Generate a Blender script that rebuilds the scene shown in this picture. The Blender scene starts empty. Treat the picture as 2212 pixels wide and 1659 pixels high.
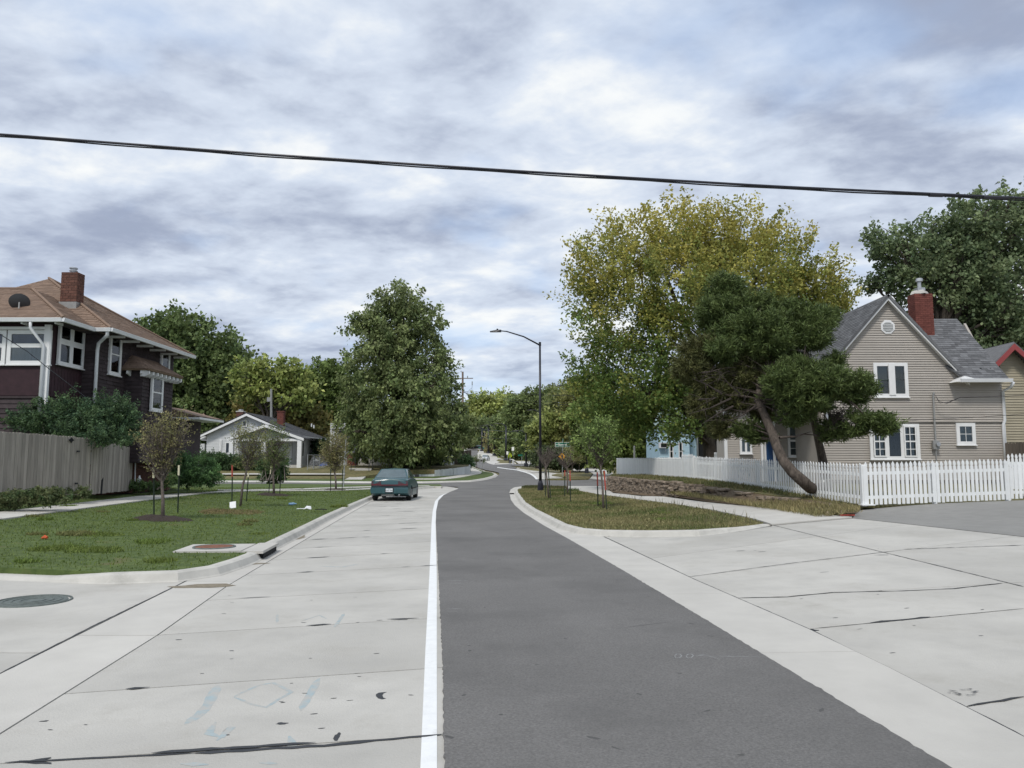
import bpy, bmesh, math, random
import numpy as np
from mathutils import Vector, Matrix, Euler
from mathutils.geometry import delaunay_2d_cdt

random.seed(7)
RNG = np.random.default_rng(11)
SC = bpy.context.scene
COL = SC.collection

# ------------------------------------------------------------ camera, sky, sun, exposure
F = 1660.0                      # focal length in pixels of a 2212 px wide frame
TH = math.atan(170.5 / F)       # camera looks slightly up
CH = 1.65                       # eye height
cam_data = bpy.data.cameras.new('camera')
cam = bpy.data.objects.new('camera', cam_data)
COL.objects.link(cam)
cam_data.sensor_width = 36.0
cam_data.lens = F / 2212 * 36.0
cam_data.clip_start = 0.1
cam_data.clip_end = 4000
cam.location = (0, 0, CH)
cam.rotation_euler = (math.pi / 2 + TH, 0, 0)
SC.camera = cam

SUN_EL, SUN_AZ = math.radians(52), math.radians(200)
world = bpy.data.worlds.new('World')
SC.world = world
world.use_nodes = True
nt = world.node_tree
nt.nodes.clear()
def N(t, **kw):
    n = nt.nodes.new(t)
    for k, v in kw.items():
        setattr(n, k, v)
    return n
def wmath(op, a, b=None, clamp=False):
    n = N('ShaderNodeMath', operation=op, use_clamp=clamp)
    for i, v in enumerate((a, b)):
        if v is None: continue
        if isinstance(v, (int, float)): n.inputs[i].default_value = v
        else: nt.links.new(v, n.inputs[i])
    return n.outputs[0]
def wmix(f, a, b):
    n = N('ShaderNodeMix', data_type='RGBA')
    if isinstance(f, (int, float)): n.inputs[0].default_value = f
    else: nt.links.new(f, n.inputs[0])
    for i, v in ((6, a), (7, b)):
        if isinstance(v, tuple): n.inputs[i].default_value = (*v, 1)
        else: nt.links.new(v, n.inputs[i])
    return n.outputs[2]
tc = N('ShaderNodeTexCoord')
sep = N('ShaderNodeSeparateXYZ')
nt.links.new(tc.outputs['Generated'], sep.inputs[0])
zz = wmath('MAXIMUM', sep.outputs[2], 0.0)
den = wmath('ADD', zz, 0.17)
cu = wmath('DIVIDE', sep.outputs[0], den)
cv = wmath('DIVIDE', sep.outputs[1], den)
comb = N('ShaderNodeCombineXYZ')
nt.links.new(cu, comb.inputs[0]); nt.links.new(cv, comb.inputs[1])
def wnoise(scale, detail, rough, rot=0.0, sx=1.0, sy=1.0, dist=0.0, off=(0, 0, 0)):
    mp = N('ShaderNodeMapping')
    mp.inputs['Rotation'].default_value = (0, 0, rot)
    mp.inputs['Scale'].default_value = (sx, sy, 1)
    mp.inputs['Location'].default_value = off
    nt.links.new(comb.outputs[0], mp.inputs[0])
    n = N('ShaderNodeTexNoise')
    n.inputs['Scale'].default_value = scale
    n.inputs['Detail'].default_value = detail
    n.inputs['Roughness'].default_value = rough
    n.inputs['Distortion'].default_value = dist
    nt.links.new(mp.outputs[0], n.inputs['Vector'])
    return n.outputs['Fac']
def wramp(v, a, b):
    n = N('ShaderNodeMapRange', interpolation_type='SMOOTHSTEP')
    n.inputs[1].default_value = a; n.inputs[2].default_value = b
    nt.links.new(v, n.inputs[0])
    return n.outputs[0]
big = wnoise(1.05, 4, 0.50, rot=0.75, sx=0.75, sy=1.25, dist=0.35, off=(0.4, 13.3, 0))
mid = wnoise(3.6, 5, 0.55, rot=0.75, sx=0.85, sy=1.1, dist=0.25, off=(1.3, 2.2, 0))
fine = wnoise(12.0, 5, 0.58, rot=0.75, sx=0.9, sy=1.05, dist=0.2)
dens = wmath('ADD', wmath('MULTIPLY', big, 0.50), wmath('ADD', wmath('MULTIPLY', mid, 0.36), wmath('MULTIPLY', fine, 0.14)))
thick = wramp(dens, 0.38, 0.585)           # 0 thin bright veil .. 1 thick grey-blue cloud
gap = wmath('MULTIPLY', wramp(wnoise(1.7, 4, 0.5, rot=0.7, off=(9, 4, 0)), 0.52, 0.68), 0.5)
cloud = wmix(wramp(dens, 0.385, 0.495), (0.62, 0.635, 0.64), wmix(wramp(dens, 0.46, 0.64), (0.45, 0.50, 0.58), (0.235, 0.272, 0.36)))
sky = N('ShaderNodeTexSky', sky_type='NISHITA')
sky.sun_disc = False
sky.sun_elevation = SUN_EL
sky.sun_rotation = SUN_AZ
skyb = N('ShaderNodeVectorMath', operation='SCALE')
nt.links.new(sky.outputs[0], skyb.inputs[0]); skyb.inputs[3].default_value = 0.10
blue = wmix(0.6, skyb.outputs[0], (0.33, 0.45, 0.66))
col = wmix(gap, cloud, blue)
hz = wramp(zz, 0.16, 0.0)
col = wmix(wmath('MULTIPLY', hz, 0.55), col, (0.37, 0.49, 0.63))
bg = N('ShaderNodeBackground'); bg.inputs[1].default_value = 1.0
nt.links.new(col, bg.inputs[0])
out = N('ShaderNodeOutputWorld')
nt.links.new(bg.outputs[0], out.inputs[0])

sun_data = bpy.data.lights.new('sun', 'SUN')
sun_data.energy = 1.5
sun_data.angle = math.radians(10)
sun_data.color = (1.0, 0.96, 0.90)
sun = bpy.data.objects.new('sun', sun_data)
COL.objects.link(sun)
sd = Vector((math.sin(SUN_AZ) * math.cos(SUN_EL), math.cos(SUN_AZ) * math.cos(SUN_EL), math.sin(SUN_EL)))
sun.rotation_euler = sd.to_track_quat('Z', 'Y').to_euler()
sun.location = (0, 0, 60)

SC.view_settings.view_transform = 'Standard'
SC.view_settings.look = 'None'
SC.view_settings.exposure = 0.62
SC.view_settings.gamma = 1.0
SC.view_settings.use_curve_mapping = False
SC.cycles.max_bounces = 6
SC.cycles.transparent_max_bounces = 12

# ------------------------------------------------------------ helpers
def tag(o, label=None, cat=None, group=None, kind=None):
    if label: o['label'] = label
    if cat: o['category'] = cat
    if group: o['group'] = group
    if kind: o['kind'] = kind
    return o

WLOC = {}
def thing(name, label, cat, loc, group=None, rz=0.0):
    o = bpy.data.objects.new(name, None)
    COL.objects.link(o)
    o.empty_display_size = 0.2
    o.location = loc
    o.rotation_euler = (0, 0, rz)
    WLOC[o.name] = Vector(loc)
    return tag(o, label, cat, group)

def wl(parent):
    return WLOC.get(parent.name, Vector((0, 0, 0))) if parent else Vector((0, 0, 0))

def link(name, me, parent=None, local=False, kind=None):
    """world-coordinate mesh -> object; children are shifted into the frame of their (unrotated) thing"""
    if not local and parent is not None:
        w = wl(parent)
        if w.length > 0: me.transform(Matrix.Translation(-w))
    o = bpy.data.objects.new(name, me)
    COL.objects.link(o)
    if parent is not None:
        o.parent = parent
        WLOC[o.name] = wl(parent)
    if kind: o['kind'] = kind
    return o

class MB:
    def __init__(s): s.v = []; s.f = []
    def add(s, vs, fs):
        b = len(s.v)
        s.v += [tuple(v) for v in vs]
        s.f += [tuple(b + i for i in f) for f in fs]
        return s
    def obox(s, o, a, b, c):
        o, a, b, c = Vector(o), Vector(a), Vector(b), Vector(c)
        return s.add([o, o + a, o + a + b, o + b, o + c, o + a + c, o + a + b + c, o + b + c],
                     [(0, 3, 2, 1), (4, 5, 6, 7), (0, 1, 5, 4), (1, 2, 6, 5), (2, 3, 7, 6), (3, 0, 4, 7)])
    def box(s, c, sz, rz=0.0):
        r = Matrix.Rotation(rz, 3, 'Z')
        a, b = r @ Vector((sz[0], 0, 0)), r @ Vector((0, sz[1], 0))
        cc = Vector((0, 0, sz[2]))
        return s.obox(Vector(c) - a / 2 - b / 2 - cc / 2, a, b, cc)
    def prism(s, poly, vec):
        n = len(poly); vec = Vector(vec)
        vs = [Vector(p) for p in poly] + [Vector(p) + vec for p in poly]
        fs = [tuple(range(n))[::-1], tuple(range(n, 2 * n))]
        fs += [(i, (i + 1) % n, (i + 1) % n + n, i + n) for i in range(n)]
        return s.add(vs, fs)
    def tube(s, pts, rad, n=8, cap=True):
        pts = [Vector(p) for p in pts]
        if isinstance(rad, (int, float)): rad = [rad] * len(pts)
        base = len(s.v)
        prev = None
        for i, p in enumerate(pts):
            d = (pts[min(i + 1, len(pts) - 1)] - pts[max(i - 1, 0)])
            d = d.normalized() if d.length > 1e-9 else Vector((0, 0, 1))
            if prev is None:
                r = Vector((1, 0, 0)) if abs(d.x) < 0.9 else Vector((0, 1, 0))
                a = d.cross(r).normalized()
            else:
                a = (prev - d * prev.dot(d)).normalized()
            prev = a
            b = d.cross(a)
            for k in range(n):
                t = 2 * math.pi * k / n
                s.v.append(tuple(p + (a * math.cos(t) + b * math.sin(t)) * rad[i]))
        for i in range(len(pts) - 1):
            for k in range(n):
                k2 = (k + 1) % n
                s.f.append((base + i * n + k, base + i * n + k2, base + (i + 1) * n + k2, base + (i + 1) * n + k))
        if cap:
            s.f.append(tuple(base + k for k in range(n))[::-1])
            s.f.append(tuple(base + (len(pts) - 1) * n + k for k in range(n)))
        return s
    def cyl(s, p0, p1, r, n=12, r2=None):
        return s.tube([p0, p1], [r, r if r2 is None else r2], n)
    def mesh(s, name, mat, smooth=False):
        me = bpy.data.meshes.new(name)
        me.from_pydata(s.v, [], s.f)
        if mat: me.materials.append(mat)
        if smooth: me.polygons.foreach_set('use_smooth', [True] * len(me.polygons))
        me.update()
        return me
    def build(s, name, mat, parent=None, local=False, smooth=False, kind=None):
        return link(name, s.mesh(name, mat, smooth), parent, local, kind)

# ---- materials
MATS = {}
def M(name, col, rough=0.7, var=0.12, vs=2.0, bump=0.0, bs=40.0, rand=0.0, metal=0.0, spec=0.35, col2=None, sc=(1, 1, 1), big=0.0, emis=None, alpha=None, stain=None):
    m = bpy.data.materials.new(name)
    m.use_nodes = True
    t = m.node_tree; nd = t.nodes; L = t.links
    b = nd['Principled BSDF']
    b.inputs['Roughness'].default_value = rough
    b.inputs['Metallic'].default_value = metal
    b.inputs['Specular IOR Level'].default_value = spec
    geo = nd.new('ShaderNodeNewGeometry')
    mp = nd.new('ShaderNodeMapping'); mp.inputs['Scale'].default_value = sc
    L.new(geo.outputs['Position'], mp.inputs[0])
    def noise(s_, d=6, r=0.6):
        n = nd.new('ShaderNodeTexNoise'); n.inputs['Scale'].default_value = s_
        n.inputs['Detail'].default_value = d; n.inputs['Roughness'].default_value = r
        L.new(mp.outputs[0], n.inputs['Vector']); return n
    n1 = noise(vs)
    mr = nd.new('ShaderNodeMapRange'); mr.inputs[1].default_value = 0.32; mr.inputs[2].default_value = 0.68
    L.new(n1.outputs['Fac'], mr.inputs[0])
    mx = nd.new('ShaderNodeMix'); mx.data_type = 'RGBA'
    L.new(mr.outputs[0], mx.inputs[0])
    c1 = tuple(c * (1 - var) for c in col); c2 = tuple(min(1, c * (1 + var)) for c in (col2 or col))
    mx.inputs[6].default_value = (*c1, 1); mx.inputs[7].default_value = (*c2, 1)
    cur = mx.outputs[2]
    def scale_by(cur, sock):
        v = nd.new('ShaderNodeVectorMath'); v.operation = 'SCALE'
        L.new(cur, v.inputs[0]); L.new(sock, v.inputs[3]); return v.outputs[0]
    if rand:
        oi = nd.new('ShaderNodeObjectInfo'); at = nd.new('ShaderNodeAttribute'); at.attribute_name = 'rnd'
        ad = nd.new('ShaderNodeMath'); ad.operation = 'ADD'; L.new(oi.outputs['Random'], ad.inputs[0]); L.new(at.outputs['Fac'], ad.inputs[1])
        fr = nd.new('ShaderNodeMath'); fr.operation = 'FRACT'; L.new(ad.outputs[0], fr.inputs[0])
        r2 = nd.new('ShaderNodeMapRange'); r2.inputs[3].default_value = 1 - rand; r2.inputs[4].default_value = 1 + rand
        L.new(fr.outputs[0], r2.inputs[0]); cur = scale_by(cur, r2.outputs[0])
    if big:
        n3 = noise(0.35, 4, 0.6)
        r3 = nd.new('ShaderNodeMapRange'); r3.inputs[1].default_value = 0.35; r3.inputs[2].default_value = 0.65
        r3.inputs[3].default_value = 1 - big; r3.inputs[4].default_value = 1 + big
        L.new(n3.outputs['Fac'], r3.inputs[0]); cur = scale_by(cur, r3.outputs[0])
    if stain:
        n4 = noise(stain[1], 8, 0.7)
        r4 = nd.new('ShaderNodeMapRange'); r4.inputs[1].default_value = stain[2]; r4.inputs[2].default_value = stain[3]
        L.new(n4.outputs['Fac'], r4.inputs[0])
        m4 = nd.new('ShaderNodeMix'); m4.data_type = 'RGBA'
        L.new(r4.outputs[0], m4.inputs[0]); L.new(cur, m4.inputs[6]); m4.inputs[7].default_value = (*stain[0], 1)
        cur = m4.outputs[2]
    L.new(cur, b.inputs['Base Color'])
    if bump:
        n2 = noise(bs, 4, 0.6)
        bp = nd.new('ShaderNodeBump'); bp.inputs['Strength'].default_value = bump; bp.inputs['Distance'].default_value = 0.02
        L.new(n2.outputs['Fac'], bp.inputs['Height']); L.new(bp.outputs[0], b.inputs['Normal'])
    MATS[name] = m
    return m

def leafmat(name, trans=0.3, rough=0.55):
    m = bpy.data.materials.new(name); m.use_nodes = True
    t = m.node_tree; nd = t.nodes; L = t.links
    b = nd['Principled BSDF']; b.inputs['Roughness'].default_value = rough
    b.inputs['Specular IOR Level'].default_value = 0.3
    at = nd.new('ShaderNodeAttribute'); at.attribute_name = 'Col'
    L.new(at.outputs['Color'], b.inputs['Base Color'])
    if trans:
        tr = nd.new('ShaderNodeBsdfTranslucent'); L.new(at.outputs['Color'], tr.inputs[0])
        mx = nd.new('ShaderNodeMixShader'); mx.inputs[0].default_value = trans
        L.new(b.outputs[0], mx.inputs[1]); L.new(tr.outputs[0], mx.inputs[2])
        L.new(mx.outputs[0], nd['Material Output'].inputs[0])
    return m

def glassmat(name, tint=(0.75, 0.8, 0.82), refl=0.05):
    m = bpy.data.materials.new(name); m.use_nodes = True
    t = m.node_tree; nd = t.nodes; L = t.links
    nd.remove(nd['Principled BSDF'])
    tr = nd.new('ShaderNodeBsdfTransparent'); tr.inputs[0].default_value = (*tint, 1)
    gl = nd.new('ShaderNodeBsdfGlossy'); gl.inputs['Roughness'].default_value = 0.03
    fr = nd.new('ShaderNodeFresnel'); fr.inputs[0].default_value = 1.5
    ad = nd.new('ShaderNodeMath'); ad.operation = 'ADD'; ad.inputs[1].default_value = refl - 0.04
    L.new(fr.outputs[0], ad.inputs[0])
    mx = nd.new('ShaderNodeMixShader'); L.new(ad.outputs[0], mx.inputs[0])
    L.new(tr.outputs[0], mx.inputs[1]); L.new(gl.outputs[0], mx.inputs[2])
    L.new(mx.outputs[0], nd['Material Output'].inputs[0])
    return m

mCONC = M('concrete', (0.465, 0.450, 0.412), 0.85, 0.09, 1.6, 0.35, 60, rand=0.055, big=0.08, stain=((0.325, 0.31, 0.275), 0.8, 0.50, 0.78))
mCONC2 = M('pale_concrete', (0.50, 0.483, 0.443), 0.85, 0.06, 1.5, 0.2, 60, rand=0.03, big=0.05)
mKERB = M('kerb_concrete', (0.49, 0.474, 0.432), 0.85, 0.10, 3, 0.25, 40, rand=0.05, stain=((0.33, 0.32, 0.29), 1.6, 0.55, 0.75))
mBED = M('joint_sealant', (0.035, 0.035, 0.036), 0.6, 0.2, 8)
mTAR = M('tar', (0.025, 0.026, 0.028), 0.45, 0.2, 8)
mASPH = M('asphalt', (0.162, 0.157, 0.150), 0.88, 0.26, 60, 0.5, 160, big=0.10, stain=((0.118, 0.115, 0.110), 0.55, 0.48, 0.72))
mTARA = M('asphalt_dark_patch', (0.085, 0.083, 0.08), .8, .15, 9)
mASPH2 = M('old_asphalt', (0.25, 0.245, 0.23), 0.9, 0.07, 3, 0.35, 120, big=0.06)
mPAINT = M('road_paint', (0.76, 0.77, 0.76), 0.7, 0.05, 9, 0.1, 60, stain=((0.6, 0.6, 0.59), 5, 0.60, 0.75))
mGRASS = M('lawn_soil', (0.062, 0.100, 0.024), 0.95, 0.22, 5, 0.6, 60, big=0.12, col2=(0.088, 0.120, 0.034), stain=((0.14, 0.115, 0.055), 0.7, 0.60, 0.72))
mGRASSD = M('dry_lawn_soil', (0.115, 0.12, 0.045), 0.95, 0.30, 4, 0.6, 60, big=0.12, col2=(0.155, 0.135, 0.06), stain=((0.19, 0.15, 0.075), 0.9, 0.50, 0.65))
mDIRT = M('dirt', (0.13, 0.095, 0.06), 0.95, 0.25, 6, 0.8, 30)
mMULCH = M('mulch', (0.045, 0.033, 0.026), 0.95, 0.4, 30, 1.0, 60)
mLEAF = leafmat('leaf', 0.40)
mNEED = leafmat('needle', 0.10, 0.6)
mBLADE = leafmat('grass_blade', 0.25, 0.7)
mBARK = M('bark', (0.075, 0.062, 0.050), 0.95, 0.35, 12, 0.9, 30, sc=(1, 1, 0.35))
mBARKP = M('pine_bark', (0.095, 0.077, 0.063), 0.95, 0.40, 14, 1.0, 22, sc=(1, 1, 0.4), stain=((0.05, 0.04, 0.032), 9, 0.50, 0.62))
mTWIG = M('twig', (0.14, 0.115, 0.10), 0.9, 0.3, 20)
mWHITE = M('white_trim', (0.74, 0.74, 0.73), 0.55, 0.04, 3)
mPICKET = M('picket_paint', (0.75, 0.76, 0.75), 0.6, 0.04, 4, rand=0.05, stain=((0.5, 0.5, 0.47), 4, 0.66, 0.8))
mSIDE = M('greige_vinyl', (0.395, 0.360, 0.318), 0.6, 0.04, 2, rand=0.03, big=0.03)
mTAN = M('tan_vinyl', (0.36, 0.32, 0.235), 0.65, 0.05, 2, rand=0.04)
mWSIDE = M('white_vinyl', (0.56, 0.57, 0.57), 0.65, 0.05, 2, rand=0.03)
mBSIDE = M('pale_blue_vinyl', (0.42, 0.58, 0.66), 0.65, 0.05, 2, rand=0.03)
mDARK = M('dark_shingle_siding', (0.046, 0.034, 0.036), 0.8, 0.25, 5, 0.2, 40, rand=0.18)
mBURG = M('burgundy_board', (0.040, 0.018, 0.023), 0.7, 0.2, 5, rand=0.1)
mROOFB = M('brown_shingle', (0.215, 0.150, 0.110), 0.95, 0.12, 7, 0.4, 60, rand=0.12)
mROOFG = M('grey_shingle', (0.135, 0.137, 0.142), 0.95, 0.14, 7, 0.4, 60, rand=0.28)
mROOFD = M('dark_grey_shingle', (0.085, 0.088, 0.095), 0.95, 0.14, 7, 0.4, 60, rand=0.15)
mBRICKD = M('brown_brick', (0.125, 0.058, 0.042), 0.9, 0.2, 9, 0.4, 60, rand=0.25)
mBRICKR = M('red_brick', (0.155, 0.052, 0.040), 0.9, 0.15, 9, 0.4, 60, rand=0.16)
mMORTAR = M('mortar', (0.17, 0.11, 0.09), 0.95, 0.15, 9)
mMORTARR = M('red_mortar', (0.11, 0.035, 0.03), 0.95, 0.15, 9)
mWOOD = M('weathered_wood', (0.315, 0.285, 0.245), 0.9, 0.18, 8, 0.5, 30, rand=0.17, sc=(1, 1, 0.12), stain=((0.10, 0.085, 0.07), 2.5, 0.58, 0.8))
mWOODB = M('brown_fence_wood', (0.085, 0.070, 0.055), 0.9, 0.2, 8, 0.4, 30, rand=0.15, sc=(1, 1, 0.15))
mSTONE = M('limestone', (0.205, 0.165, 0.120), 0.95, 0.25, 6, 0.8, 22, rand=0.22, col2=(0.25, 0.20, 0.155))
mMETALW = M('white_metal', (0.70, 0.71, 0.72), 0.4, 0.05, 3, spec=0.5)
mGALV = M('galvanised', (0.42, 0.43, 0.44), 0.45, 0.12, 6, metal=0.6)
mGREYM = M('grey_metal', (0.30, 0.30, 0.29), 0.5, 0.1, 6, metal=0.3)
mBLACKM = M('black_metal', (0.013, 0.013, 0.020), 0.35, 0.1, 6, spec=0.5)
mIRON = M('cast_iron', (0.12, 0.14, 0.13), 0.6, 0.25, 14, 0.5, 60)
mRUST = M('rusty_iron', (0.20, 0.085, 0.05), 0.85, 0.3, 16, 0.5, 60)
mGREENP = M('green_post', (0.030, 0.045, 0.030), 0.6, 0.2, 9)
mREDP = M('rusty_red_post', (0.16, 0.05, 0.04), 0.7, 0.25, 12)
mCREAM = M('cream_tip', (0.62, 0.58, 0.42), 0.7, 0.1, 9)
mREDT = M('red_tip', (0.35, 0.07, 0.05), 0.7, 0.1, 9)
mRETW = M('pale_retaining_wall', (0.60, 0.62, 0.62), 0.8, 0.10, 2, 0.2, 30, rand=0.10, sc=(1, 1, 0.2))
mGLASS = glassmat('window_glass')
mINT = M('dark_interior', (0.012, 0.013, 0.014), 0.9, 0.2, 2)
mBLIND = M('grey_blind', (0.20, 0.215, 0.215), 0.9, 0.08, 3)
mBLINDW = M('pale_curtain', (0.42, 0.43, 0.44), 0.9, 0.12, 6, sc=(3, 3, 0.3))
mBLUEC = M('blue_film', (0.015, 0.035, 0.085), 0.6, 0.2, 3)
mGREENB = M('green_grey_blind', (0.060, 0.085, 0.078), 0.9, 0.1, 3)
mBLUED = M('blue_door_paint', (0.02, 0.07, 0.19), 0.5, 0.08, 3)
mREDTRIM = M('red_trim', (0.27, 0.055, 0.055), 0.6, 0.08, 4)
mRUBBER = M('rubber', (0.02, 0.02, 0.02), 0.8, 0.15, 9)
mTEAL = M('teal_car_paint', (0.026, 0.080, 0.090), 0.28, 0.05, 4, spec=0.6)
mCARW = M('white_car_paint', (0.6, 0.61, 0.62), 0.3, 0.03, 4, spec=0.6)
mCARG = M('green_car_paint', (0.02, 0.12, 0.10), 0.3, 0.03, 4, spec=0.6)
mSILV = M('silver_rim', (0.42, 0.43, 0.44), 0.35, 0.05, 9, metal=0.7)
mTAIL = M('tail_lamp_red', (0.10, 0.012, 0.016), 0.25, 0.1, 9, spec=0.6)
mTAILD = M('tail_lamp_smoked', (0.055, 0.030, 0.036), 0.25, 0.1, 9, spec=0.6)
mPLATE = M('plate_white', (0.66, 0.70, 0.72), 0.5, 0.03, 9)
mINK = M('black_ink', (0.02, 0.02, 0.02), 0.7, 0.05, 9)
mSIGNG = M('sign_green', (0.008, 0.135, 0.085), 0.45, 0.03, 5)
mSIGNY = M('sign_yellow', (0.78, 0.38, 0.02), 0.5, 0.03, 5)
mSIGNF = M('sign_fluorescent', (0.62, 0.80, 0.02), 0.5, 0.03, 5)
mSIGNW = M('sign_white', (0.76, 0.76, 0.70), 0.5, 0.03, 5)
mORANGE = M('orange_plastic', (0.55, 0.10, 0.03), 0.5, 0.05, 5)
mBLUEP = M('blue_plastic', (0.02, 0.09, 0.42), 0.5, 0.1, 5)
mCHALKB = M('blue_marking_paint', (0.33, 0.40, 0.415), 0.85, 0.06, 14, stain=((0.42, 0.41, 0.38), 9, 0.40, 0.58))
mCHALKW = M('white_marking_paint', (0.27, 0.27, 0.27), 0.85, 0.2, 20)
mSCUFF = M('tyre_scuff', (0.395, 0.386, 0.36), 0.85, 0.05, 5, stain=((0.425, 0.415, 0.385), 3, 0.40, 0.55))
mSILT = M('silt', (0.22, 0.19, 0.14), 0.95, 0.3, 12, 0.5, 40)
mUTIL = M('utility_pole_wood', (0.20, 0.15, 0.12), 0.9, 0.2, 9, 0.4, 30, sc=(1, 1, 0.2))

# ---- image pixel (of the 2212 px wide photo) + depth -> a real point in the world
def ray(px, py):
    u = (px - 1106) / F; v = (829.5 - py) / F
    return u, math.cos(TH) - v * math.sin(TH), math.sin(TH) + v * math.cos(TH)
def P(px, py, Y):
    dx, dy, dz = ray(px, py); t = Y / dy
    return Vector((dx * t, Y, CH + dz * t))
def sstep(x, a, b):
    t = min(1.0, max(0.0, (x - a) / (b - a))); return t * t * (3 - 2 * t)
ZY = [-60, 65, 85, 112, 130, 160, 195, 232, 261, 300, 330, 400, 520, 800, 3000]
ZZ = [0, 0, .45, .6, .8, 1.3, 2.15, 3.85, 4.9, 7.2, 9.2, 12.5, 14, 16, 16]
def zt(y):
    return sum(float(np.interp(y + d, ZY, ZZ)) for d in (-6, -3, 0, 3, 6)) / 5
def H(x, y):
    r = 0.035 * max(0.0, x - max(0.3, 3.2 - 0.085 * y)) * (1 - sstep(y, 34, 50))
    return zt(y) + min(r, 0.45)
def G(px, py, f=H, off=0.0):
    dx, dy, dz = ray(px, py)
    y0, y = 1.0, 1.0
    def g(y):
        t = y / dy
        return CH + dz * t - f(dx * t, y) - off
    while g(y) > 0 and y < 900:
        y0 = y; y *= 1.01
    lo, hi = y0, y
    for _ in range(40):
        m = (lo + hi) / 2
        if g(m) > 0: lo = m
        else: hi = m
    t = hi / dy
    return Vector((dx * t, hi, f(dx * t, hi) + off))
def GP(pts, f=H): return [tuple(G(a, b, f)[:2]) for a, b in pts]

def kx(y): return -3.45 - 0.1 * y           # left kerb line
def LL(x, y):                                # left lawn surface
    s = kx(y) - x
    rise = 0.22 * sstep(s, 0, 7) + 0.42 * sstep(s, 8.3, 11.5)
    return zt(y) + 0.13 + rise * sstep(y, 9, 17) * (1 - sstep(y, 34, 46))
def RL(x, y):                                # raised lot behind the picket fence
    return float(np.interp(y, [21.5, 25.5, 28, 32, 37, 55, 90], [.44, .60, .70, .80, .85, .87, 1.0]))
def RB(x, y):                                # right boulevard grass
    return H(x, y) + 0.12 * (1 - .8 * sstep(x, 3.5, 6.3) * (1 - sstep(y, 20, 26)))
def FL(x, y):                                # far lots beyond the cross street
    return zt(y) + 0.14 + 0.30 * sstep(y, 67, 70) + 0.62 * sstep(y, 71, 79)
def FR(x, y):
    return zt(y) + 0.13 + 0.5 * sstep(y, 80, 110)

def inside(poly, pts):
    x, y = pts[:, 0], pts[:, 1]; r = np.zeros(len(pts), bool); n = len(poly)
    for i in range(n):
        x1, y1 = poly[i]; x2, y2 = poly[(i + 1) % n]
        c = ((y1 > y) != (y2 > y)) & (x < (x2 - x1) * (y - y1) / ((y2 - y1) if y2 != y1 else 1e-9) + x1)
        r ^= c
    return r
def densify(poly, step):
    o = []
    for i in range(len(poly)):
        a, b = Vector(poly[i]), Vector(poly[(i + 1) % len(poly)])
        st = step * (1 + max(0, (a.y + b.y) / 2 - 20) / 30)
        k = max(1, int((b - a).length / st))
        o += [tuple(a.lerp(b, j / k)) for j in range(k)]
    return o
def sheet(name, poly, f, mat, off=0.0, step=1.5, skirt=0.0, parent=None, kind=None, grid=True):
    poly = [tuple(p[:2]) for p in poly]
    bd = densify(poly, step)
    pa = np.array(bd)
    pts = list(bd)
    if grid:
        y = pa[:, 1].min()
        while y < pa[:, 1].max():
            st = step * (1 + max(0, y - 20) / 30)
            xs = np.arange(max(pa[:, 0].min(), -90), min(pa[:, 0].max(), 90), st)
            if len(xs):
                g = np.stack([xs, np.full(len(xs), y)], 1) + 0.013
                g = g[inside(poly, g)]
                for p in g:
                    if np.min((pa[:, 0] - p[0]) ** 2 + (pa[:, 1] - p[1]) ** 2) > (0.3 * st) ** 2: pts.append(tuple(p))
            y += st
    n = len(bd)
    vs, es, fs, *_ = delaunay_2d_cdt([Vector(p) for p in pts], [], [list(range(n))], 1, 1e-5)
    mb = MB()
    mb.v = [(v.x, v.y, f(v.x, v.y) + off) for v in vs]
    mb.f = [tuple(t) for t in fs]
    up = []
    for t in mb.f:
        a, b, c = [Vector(mb.v[i]) for i in t[:3]]
        up.append(t if (b - a).cross(c - a).z > 0 else t[::-1])
    mb.f = up
    if skirt:
        b0 = len(mb.v)
        mb.v += [(p[0], p[1], f(p[0], p[1]) + off) for p in bd] + [(p[0], p[1], f(p[0], p[1]) + off - skirt) for p in bd]
        mb.f += [(b0 + i, b0 + (i + 1) % n, b0 + n + (i + 1) % n, b0 + n + i) for i in range(n)]
    return mb.build(name, mat, parent, kind=kind)

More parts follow.
